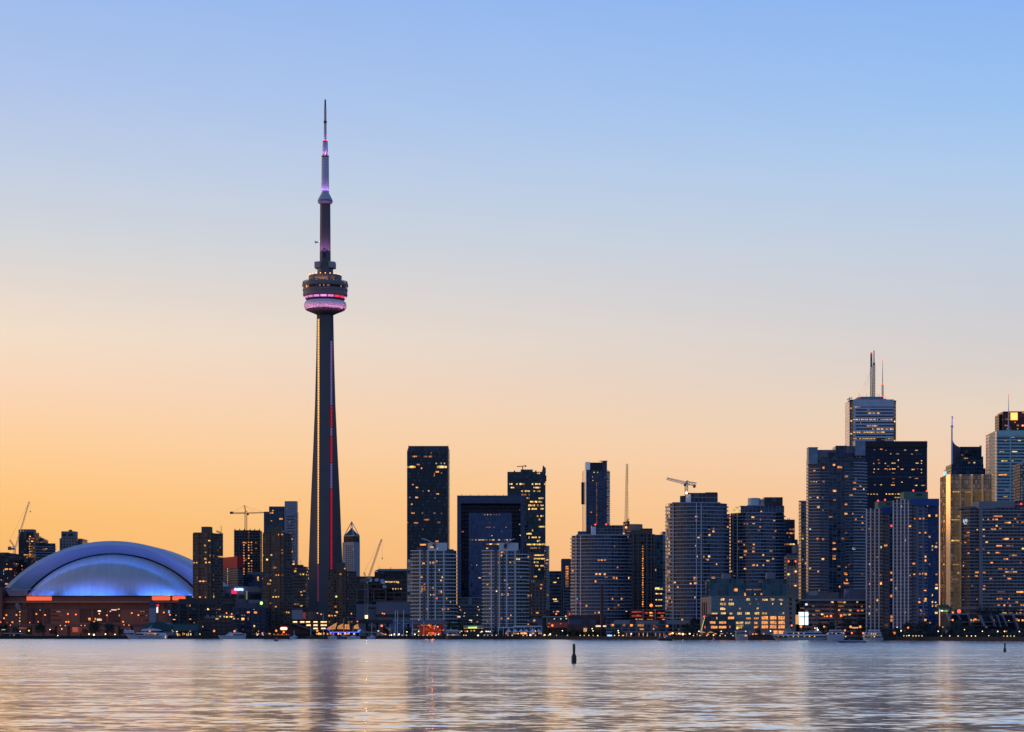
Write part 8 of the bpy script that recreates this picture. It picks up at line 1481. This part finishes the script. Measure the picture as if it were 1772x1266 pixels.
for a in (
 ('broad dark tree at the far left end of the shore', 4, 1078, 30), ('round dark tree between the far left tree and the stadium bays', 26, 1082, 16), ('dense dark tree before the left window bays of the stadium', 68, 1076, 24), ('small dark tree right of the dense one below the left bays', 49, 1086, 12), ('low dark tree under the horizontal slit windows of the stadium', 92, 1088, 14), ('wide dark tree below the lit middle bays of the stadium', 166, 1074, 26), ('dark tree overlapping the right side of the wide middle tree', 188, 1077, 22), ('small dark tree left of the white yacht bow', 210, 1087, 12), ('dark bush like tree under the stadium left of the wide tree', 146, 1086, 14),
 ('small tree between the navy block and the boat shed', 441, 1086, 14), ('small tree left of the boat shed gable', 458, 1088, 14), ('low tree beside the navy block wall', 428, 1090, 10),
 ('dark tree under the road behind the pavilion posts', 640, 1083, 22, 0, 0, 40), ('dark tree behind the flagpoles left of the stage', 668, 1082, 20, 0, 0, 40), ('dark tree between the flagpoles and the truss columns', 704, 1084, 20, 0, 0, 40),
 ('green leafy tree right of the stage canopy', 782, 1074, 20, 1, 1, 34), ('green leafy tree behind the tour boat roof', 798, 1076, 16, 1, 1, 34), ('small dark tree left of the white tents', 856, 1091, 10), ('dark tree under the green kiosk sign edge', 801, 1092, 8, 0, 0, 10),
 ('round tree with a yellow lamp behind it right of the tents', 948, 1086.5, 18, 1, 0), ('bright green tree left of the brick lantern', 995, 1085, 13, 1, 1), ('small green tree left of the power house front', 977, 1088, 12, 1, 1), ('green tree near the white lamp by the red walkway', 966, 1089, 9, 1, 1), ('dark green tree at the power house corner', 984, 1088, 9, 1, 0), ('green tree just left of the lantern roof', 1004, 1089, 9, 1, 0), ('green tree just right of the lantern roof', 1020, 1088, 10, 1, 1), ('yellow lit tree under the round globe lamp of the power house', 1033, 1090, 10, 1, 1), ('dark tree left of the glowing storeys', 1045, 1089, 10, 1, 0), ('green tree right of the glowing storeys', 1064, 1088, 11, 1, 1), ('small tree at the left end of the market hall doors', 1076, 1091, 9, 1, 0),
 ('tall pointed dark tree left of the stone terminal', 1200, 1068, 25, 2, 0, 12), ('second dark pointed tree in the shadow of the tall pointed one', 1189, 1078, 16, 2, 0, 14), ('small tree in front of the lit glass lobby', 1241, 1088, 9, 1, 0, 8), ('small tree under the orange terminal windows', 1311, 1084, 12, 1, 0, 6),
 ('dark tree behind the cruise boat left of the red lamps', 1418, 1076, 20, 0, 2, 30), ('dark tree behind the radar mast', 1440, 1073, 22, 0, 2, 30), ('big dark tree right of the radar mast', 1464, 1064, 26, 0, 2, 40), ('big dark tree against the left harbour condominium', 1487, 1066, 24, 0, 2, 40),
 ('dark tree right of the party boat', 1532, 1087, 16, 0, 0), ('dark tree below the pale grid of the right harbour condominium', 1550, 1085, 20, 0, 0), ('tall dark tree in front of the right harbour condominium', 1572, 1075, 24, 0, 2), ('big round dark tree below the blue flank', 1597, 1074, 34, 0, 2), ('dark tree at the right foot of the blue flank', 1622, 1080, 26, 0, 2), ('big light green tree behind the round shell sculpture', 1652, 1073, 34, 1, 0, 12), ('green tree right of the light green one', 1677, 1077, 24, 1, 0, 14),
 ('dark tree under the slanted fins', 1698, 1086, 22, 0, 2), ('dark tree right of the fins with lamps below', 1722, 1088, 24, 0, 2), ('low dark tree near the small right buoy', 1744, 1089, 24, 0, 2), ('low dark tree at the right edge of the shore', 1766, 1087, 24, 0, 2)): tree(*a)
for a in (('dark tree left of the hotel foot', 1642, 1046, 9), ('small dark tree beside the red lamp at the hotel', 1655, 1050, 8), ('wide dark tree across the hotel base', 1702, 1046, 24), ('dark tree in the middle of the hotel base', 1722, 1047, 24), ('dark tree at the right of the hotel base', 1748, 1048, 28)):
    Y = 1412; t = thing('tree', a[0], 'tree', (X(a[1], Y), Y, LAND), 'trees at the hotel base'); h = Z(a[2], Y)-LAND; w = M(a[3], Y)
    for nm, me in (('crown', crown(0, 2)), ('trunk', TRUNK)):
        o = link(bpy.data.objects.new(nm, me)); o.parent = t; o.scale = (w/.92, w*.7, h) if nm == 'crown' else (h*.7, h*.7, h)
# clipped hedge and planting between the trunks
mb = MB(); q = random.Random(9)
for px in range(1528, 1790, 1):
    for k in range(14):
        Y = shoreY(px)+5+5*q.random(); x = X(px+q.random(), Y); z = LAND+q.random()*3.2; s = .25+.3*q.random(); u = Vector((q.gauss(0, 1), q.gauss(0, 1), q.gauss(0, 1))).normalized(); w = u.orthogonal().normalized(); c = Vector((x, Y, z)); mb.face([c-u*s-w*s*.6, c+u*s*.2-w*s, c+u*s+w*s*.5, c-u*s*.3+w*s])
tag(mb.build('shrubs', LEAF[2]), kind='stuff')

# ------------------------------------------------------------------ lamps
ORD = ['first', 'second', 'third', 'fourth', 'fifth', 'sixth', 'seventh', 'eighth', 'ninth', 'tenth', 'eleventh', 'twelfth', 'thirteenth', 'fourteenth', 'fifteenth', 'sixteenth', 'seventeenth', 'eighteenth']
SOD = emat('sodium_lamp', (1, .2, .03), 2.4)
def lamp(label, px, py, Y, base=None, grp='orange street lamps', r=.62, mat=None, light=0, arm=1.6):
    zb = LAND if base is None else base; t = thing('street_lamp', label, 'street lamp', (X(px, Y), Y, zb), grp); p = P(px, py, Y)
    if p.z < zb+.8: p.z = zb+.8
    mb = MB(); mb.tube((p.x+arm*.4, Y+.5, zb), (p.x+arm*.4, Y+.5, p.z+.7), .14, .09, 5); mb.tube((p.x+arm*.4, Y+.5, p.z+.7), (p.x, Y, p.z+.75), .07, n=4); mb.build('pole', DSTEEL, t)
    hd = MB().box((p.x, Y, p.z+.55), (.9, .5, .25)).build('lamp_head', DSTEEL, t); MB().ball(p, r, 8, 6).build('bulb', mat or SOD, hd)
    if light: plight('lamp_light', p+Vector((0, .9, .2)), (1, .28, .06), light, .5, t, 150, p+Vector((0, 30, -20)))
zd = Z(1080.4, 1985)
row = sorted([(11, 1064), (7, 1069.5), (28.5, 1063.7), (21.5, 1076.3), (63, 1062), (78, 1063.7), (117.5, 1062), (131.3, 1063), (114.5, 1075.7), (118.5, 1075.7), (171.7, 1061.5), (163, 1075.5), (185, 1064.3), (228, 1060.5), (239.5, 1064), (213, 1075.5), (283.5, 1059.5), (294, 1063.5)])
for i, (px, py) in enumerate(row): lamp('orange street lamp on the elevated road before the stadium, %s from the left' % ORD[i], px, py, 1994+i % 2*6, zd-.9, 'orange lamps on the elevated road', .7, None, 3200)
for i, (px, py) in enumerate(sorted([(113, 1082.2), (147, 1082), (223, 1081.5), (66, 1075.8), (51.5, 1077), (1, 1076), (18, 1081.5), (104.5, 1082), (140.5, 1082), (214.5, 1081)])): lamp('small orange lamp under the stadium at road level, %s from the left' % ORD[i], px, py, 1960, None, 'orange lamps below the stadium', .45, None, 1500)
for i, (px, py, lb, big) in enumerate(((370.5, 1091.5, 'large orange lamp in front of the gabled brown block', 1), (405.8, 1091.8, 'large orange lamp above the cabin of the smaller yacht', 1), (392, 1060.5, 'small red orange lamp left of its pair above the lit roof terrace', 0), (401, 1062, 'small red orange lamp right of its pair above the lit roof terrace', 0), (446.5, 1091.8, 'orange lamp by the trees left of the boat shed', 0), (478, 1091, 'large orange lamp left below the oval sign', 1), (491, 1093.6, 'large orange lamp right below the oval sign', 1), (549.3, 1060.7, 'orange street lamp at the foot of the observation tower, left of its pair', 0), (555.7, 1062.5, 'orange street lamp at the foot of the observation tower, right of its pair', 0), (549, 1091, 'strong orange red lamp left of the golden sails', 1), (598, 1081.5, 'red orange lamp among the golden sails', 0), (608, 1061.5, 'orange lamp on the shorter brown tower wall', 0), (618.5, 1075, 'orange lamp right of the shorter brown tower', 0), (661.8, 1061, 'tall orange lamp left of its pair before the grey box building', 0), (665, 1061.7, 'tall orange lamp right of its pair before the grey box building', 0), (660.6, 1082.5, 'orange lamp over the pavilion roof left of the flagpoles', 1), (962.5, 1062, 'tall orange red lamp above the glazed walkway', 0), (955.8, 1082, 'bright orange lamp in front of the red walkway', 1), (1126.8, 1047.2, 'brightest orange lamp low on the unfinished tower', 2), (1154.5, 1083, 'orange lamp before the market hall', 1), (1431.5, 1066, 'orange red lamp just left of the bright one by the striped office', 0), (1438, 1065.6, 'bright orange red lamp before the striped office', 1), (1455.5, 1065, 'orange red lamp right on the striped office front', 1), (1386, 1084, 'orange red lamp under the white billboards', 1), (1426, 1084, 'orange lamp among trees behind the cruise boat', 0), (1370, 1082, 'orange lamp above the wheelhouse of the cruise boat', 0), (1472, 1084.3, 'orange lamp left of the lit bar under the big trees', 1), (1488.5, 1084.3, 'orange lamp right of the lit bar under the big trees', 1), (1462, 1090.5, 'orange lamp behind the charter boat', 0), (1474, 1095, 'yellow orange lamp left of the party boat', 0), (1493.5, 1095.3, 'orange lamp at the bow of the party boat', 0), (1548, 1095, 'red orange lamp right of the party boat under the trees', 1), (1571.5, 1085.7, 'orange lamp glowing between the dark trees', 0), (1659.5, 1057.5, 'big red lamp at the foot of the hotel', 2), (1649, 1059.5, 'small orange lamp left of the big red lamp', 0), (1648.5, 1072.5, 'red orange lamp above the light green tree', 0))):
    Y = {392: 1795, 401: 1795, 549.3: 1935, 555.7: 1935, 608: 1885, 618.5: 1880, 661.8: 1950, 665: 1950, 962.5: 1640, 1126.8: 1638, 1431.5: 1485, 1438: 1485, 1455.5: 1485, 1370: 1420, 598: 1722, 1659.5: 1395, 1649: 1398, 1648.5: 1350, 446.5: 1760}.get(px, shoreY(px)+8)
    red = px in (1659.5,); lamp(lb, px, py, Y, None, 'orange street lamps', (.55, .75, 1.15)[big], emat('lamp_red', (1, .06, .05), 3) if red else None, (0, 700, 2500)[big])
GLOBE = emat('globe_warm', (1, .86, .45), 3.2); GLW = emat('globe_white', (1, .93, .8), 3.2); GLY = emat('globe_yellow', (1, .8, .18), 2)
gl = [(162.5, 1098, 1.7, GLOBE, 'big bright yellow white globe lamp under the wide dark tree'), (182.5, 1097, 1.3, GLOBE, 'yellow white globe lamp right of the big bright one under the stadium'), (199, 1097.5, 1, GLOBE, 'small yellow globe lamp near the yacht bow'), (86.5, 1089, .9, GLW, 'white globe lamp below the horizontal slit windows'), (107, 1088, .8, GLOBE, 'pale globe lamp on a post below the stadium slits'), (34.8, 1092, .8, GLW, 'pale globe lamp between the two left trees'), (100, 1100, .9, GLOBE, 'low yellow globe lamp near the water at the left'), (50, 1091, 1.5, GLY, 'yellow glow lamp beside the dense left tree'), (154, 1097, 1.2, GLOBE, 'half hidden warm globe lamp left of the big bright one'), (346, 1097, 1, GLY, 'yellow globe lamp at the teal roof end'), (677.3, 1098.5, 1.2, GLOBE, 'warm globe lamp left below the blue banners'), (682.3, 1097, 1.1, GLOBE, 'warm globe lamp under the leftmost blue banner'), (690.5, 1097.3, 1.4, GLW, 'wide bright white lamp beneath the blue banners'), (704.2, 1093, 1, GLOBE, 'orange white globe lamp between the flagpoles'), (717.8, 1097.4, 1.2, GLW, 'white globe lamp at the left stage column'), (724.5, 1092.2, 1.1, GLOBE, 'pale flat lamp left of the orange stage'), (758.6, 1097.6, .9, GLW, 'small white lamp at the right of the stage'), (827.6, 1099.5, 1.2, GLW, 'bright white lamp right below the green sign'), (859, 1099, .7, GLY, 'small yellow lamp left of the tents'), (841.5, 1092.3, 1, GLW, 'white lamp left of two others by the small dark tree'), (844.6, 1092.3, .9, GLW, 'white lamp between two others by the small dark tree'), (848, 1092.8, .9, GLOBE, 'warm lamp right of two others by the small dark tree'), (896.8, 1096, 1.1, GLY, 'yellow standing lamp in front of the second tent'), (917.6, 1098.6, 1.4, GLW, 'bright white lamp between the right tents'), (926.6, 1091.4, .7, GLW, 'small white lamp on a post before the right tents'), (942.6, 1098.4, 1.5, GLY, 'bright yellow lamp under the round tree right of the tents'), (952, 1097.4, 1.6, emat('globe_orange', (1, .55, .2), 4), 'big orange white lamp right of the round tree'), (973.2, 1091, .9, GLW, 'white lamp on a post left of the power house'), (1024.6, 1087.5, 1, emat('globe_green', (.75, 1, .55), 2.4), 'greenish white globe lamp on the power house front'), (1026.2, 1091.3, .9, GLOBE, 'pinkish white lamp below the greenish globe lamp'), (1034.4, 1099.6, 1.2, GLY, 'yellow globe lamp at the water below the lit board'), (1069.8, 1091, 1, GLOBE, 'white lamp in the tree right of the glowing storeys'), (1070.5, 1094.5, 1.3, GLY, 'yellow lamp low in the tree right of the glowing storeys'), (1092.5, 1096.3, 1.2, GLOBE, 'warm white lamp before the left doors of the market hall'), (1164, 1095.4, 1.5, emat('globe_orange', (1, .55, .2), 4), 'orange white lamp at the market hall stalls, leftmost'), (1175, 1096, 1.2, emat('globe_orange', (1, .55, .2), 4), 'orange white lamp at the market hall stalls, in the middle'), (1181.8, 1097, 1.9, emat('globe_amber', (1, .72, .35), 4), 'largest white orange lamp at the market hall stalls'), (1193.5, 1096.3, 1.3, emat('globe_pinkish', (1, .7, .5), 4), 'pinkish white lamp below the pointed dark tree'), (1209.5, 1092, 1, GLW, 'white lamp at the foot of the string of bulbs'), (1248, 1092, .9, GLW, 'white lamp before the glass lobby'), (1333.4, 1091.4, 1.2, GLW, 'white lamp above the bow of the cruise boat'), (1415, 1089.6, 1.5, GLW, 'bright white orange lamp above the cruise boat stern'), (1410.3, 1086.6, .9, GLOBE, 'left of two small white lamps above the cruise boat'), (1414, 1086.6, .9, GLOBE, 'right of two small white lamps above the cruise boat'), (1559.2, 1091.2, 1.1, GLW, 'white pink lamp between trees below the grid front'), (1573, 1099.4, .9, GLW, 'bluish white lamp under the trees near the quay'), (1552.5, 1085, .9, emat('globe_green', (.75, 1, .55), 2.4), 'pale green lamp at the grid front foot'), (1623.6, 1092, 1, GLW, 'white lamp on a post under the trees of the blue flank'), (1631.5, 1084.6, .7, GLY, 'yellow lamp right of the blue flank foot'), (1669, 1089.3, .8, emat('globe_orange', (1, .55, .2), 4), 'orange lamp right of the shell sculpture'), (1711, 1099.6, .9, GLY, 'yellow lamp alone under the fins near the water'), (1726.5, 1092.3, 1.2, emat('globe_orange', (1, .55, .2), 4), 'bright orange white lamp below the slanted fins'), (1738.3, 1092.2, 1.2, emat('globe_orange', (1, .55, .2), 4), 'bright orange white lamp over the small right buoy'), (1764, 1092.5, 1, emat('globe_orange', (1, .55, .2), 4), 'orange white lamp near the right edge of the shore'), (1700, 1092, 1, emat('globe_orange', (1, .55, .2), 4), 'orange lamp left below the slanted fins'), (1742, 1092.2, .7, SOD, 'small red orange lamp beside the bright one over the right buoy')]
for i, (px, py, r, m, lb) in enumerate(gl):
    Y = shoreY(px)+4.5; t = thing('lamp_post', lb, 'lamp', (X(px, Y), Y, LAND), 'promenade lamps'); p = P(px, py, Y); p.z = max(p.z, LAND+.5)
    MB().ball(p, M(r*.85, Y), 10, 6).build('globe', m, t); mb = MB(); mb.tube((p.x, Y+.2, LAND), (p.x, Y+.2, p.z), .1, .07, 5); mb.build('post', DSTEEL, t)
QL = MB(); QL.ball((0, 0, .55), .34, 8, 5); QLM = QL.mesh('bulb', emat('quay_bulb', (1, .66, .22), 1.4, .4)); QP = MB(); QP.tube((0, .1, 0), (0, .1, .5), .14, n=5); QPM = QP.mesh('stub', DSTEEL)
for px in (674, 682, 688.5, 696, 703.5, 724.5, 732, 739.5, 746, 753, 838, 844, 851.5, 858.5, 879, 886.5, 905, 912, 919.5, 926.5, 941, 949, 963, 982, 1004, 1011, 1019, 1026.5, 1063.5, 1071, 1078.5, 789.5, 794.5, 802.5, 806.5, 1200, 1211, 1223, 1246, 1255, 1268.5, 1564, 1569, 1580, 1585, 1590, 1595.5, 1629, 1643.5, 1658, 1673, 1681, 1737, 1743, 1749, 1755, 1688):
    Y = shoreY(px)+.6; t = thing('quay_light', 'small yellow light set low on the dark quay edge', 'light', (X(px, Y), Y, LAND+.35), 'small lights along the quay edge')
    for nm, me in (('bulb', QLM), ('stub', QPM)): o = link(bpy.data.objects.new(nm, me)); o.parent = t
t = thing('lit_bar', 'short amber lit bar between two orange lamps under the big trees', 'sign', (X(1480, 1420), 1420, LAND)); ext(t, 'light_panel', [(1474.3, 1087), (1474.3, 1085), (1485, 1085), (1485, 1087)], 1420, .4, emat('bar_amber', (1, .5, .2), .8)); ext(t, 'post', [(1479.4, 1100), (1479.4, 1087), (1480.2, 1087), (1480.2, 1100)], 1420.2, .4, DSTEEL)
t = thing('neon_stall', 'stall with jumbled white and pink neon lights left of the boat shed', 'stall', (X(452, 1722), 1722, LAND)); ext(t, 'booth', [(440, 1101), (440, 1096), (470, 1096), (470, 1101)], 1722, 4, DARKC); lamps(t, [(443, 1095.6, 3, 1.4, 'w'), (446.5, 1096.6, 2.4, 1.6, 'y'), (454.5, 1096.5, 2.4, 2.4, 'w'), (456, 1094.3, 4, 1.2, 'w'), (461, 1095.4, 3, 1, 'p'), (466, 1096.2, 4, 1.6, 'o'), (445, 1098.3, 2, 1.6, 'w'), (455, 1098.6, 1.8, 1.6, 'y')], 1721, 'neon_light'); ext(t, 'pink_neon', [(452.5, 1095.6), (452.5, 1094.4), (459.5, 1093), (459.5, 1094)], 1720.6, .3, emat('neon_pink', (1, .25, .8), 1.5))
t = thing('food_stall', 'row of glowing orange food stalls before the market hall', 'stall', (X(1168, 1492), 1492, LAND)); ext(t, 'awning', [(1156, 1095.5), (1158, 1093.4), (1196, 1093.6), (1198, 1095.6)], 1497, 4, pmat('awning_dull', (.14, .08, .06), .8)); lamps(t, [(1159, 1097, 4, 3, 'o'), (1163, 1095.6, 5, 2, 'a'), (1171, 1097, 3.4, 2.4, 'o'), (1177, 1096.3, 4, 3, 'a'), (1186, 1097, 3, 2.4, 'o'), (1201, 1097, 2, 2, 'p')], 1496, 'stall_light'); ext(t, 'back_wall', [(1156, 1101), (1156, 1095), (1198, 1095), (1198, 1101)], 1500, .6, DARKC)
t = thing('terrace', 'lit restaurant terrace with orange lanterns at the foot of the stone terminal', 'terrace', (X(1310, 1476), 1476, LAND)); ext(t, 'awning', [(1298, 1094.6), (1300, 1092.6), (1338, 1092.4), (1340, 1094.8)], 1474, 4, pmat('awning_grey', (.2, .21, .25), .7)); lamps(t, [(1303, 1097, 2.4, 2, 'o'), (1308.5, 1096.8, 4, 2, 'o'), (1322, 1096.4, 3, 2, 'a'), (1344, 1094, 2, 1.6, 'r'), (1238, 1096.3, 4, 1.4, 'o'), (1249, 1096.3, 5, 1.4, 'o'), (1225, 1097, 3, 2.4, 'o'), (1258, 1095, 2, 1.6, 'd'), (1265, 1096, 2, 1.4, 'o')], 1473, 'lantern'); ext(t, 'low_wall', [(1215, 1101), (1215, 1098.5), (1340, 1098.5), (1340, 1101)], 1478, .5, DARKC)
t = thing('pier_roof', 'low boathouse roof strip on the shore at the far left', 'building', (X(22, 1718), 1718, LAND)); ext(t, 'roof', [(4, 1096.4), (6, 1094.8), (33, 1095.2), (35, 1096.6)], 1718, 8, PAR); ext(t, 'wall', [(5, 1101), (5, 1096.4), (34, 1096.4), (34, 1101)], 1720, 5, DARKC); lamps(t, [(6, 1089.2, 6, 1.4, 'p'), (24, 1098.5, 3, 1.6, 'd'), (17, 1099, 2, 1.4, 'd')], 1717.5, 'lit_panel')
t = thing('lit_wall', 'orange lit low wall under the elevated road at the stadium', 'wall', (X(132, 1975), 1975, LAND)); ext(t, 'lit_panel', [(125.5, 1093.5), (125.5, 1085), (135, 1085), (135, 1093.5)], 1975, .6, emat('wall_lamplight_glow', (.8, .12, .03), .45, 0, .4, .8)); ext(t, 'brick_panel', [(135, 1096), (135, 1085.5), (149, 1085.5), (149, 1096)], 1975, .8, pmat('dull_brick', (.2, .09, .06), .85)); ext(t, 'side_panel', [(28, 1088), (28, 1085), (45, 1085), (45, 1088)], 1975, .6, emat('wall_lamplight_dim', (.6, .1, .03), .3, 0, .4, .8))  # orange lamplight on these walls is put in as emission
for i, (px, lb) in enumerate(((218, 'left of two small white peaked canopies at the yacht bow'), (226.5, 'right of two small white peaked canopies at the yacht bow'))):
    Y = 1730; t = thing('canopy', lb, 'tent', (X(px, Y), Y, LAND), 'white canopies by the yacht'); ext(t, 'canopy_cloth', [(px-4.5, 1095), (px-2.6, 1089), (px+.2, 1092), (px+2.4, 1090), (px+4.4, 1095)], Y, 5, pmat('tent_white', (.6, .62, .66), .6, var=.05)); ext(t, 'pole', [(px-.2, 1100), (px-.2, 1094), (px+.2, 1094), (px+.2, 1100)], Y+2, .2, DSTEEL)
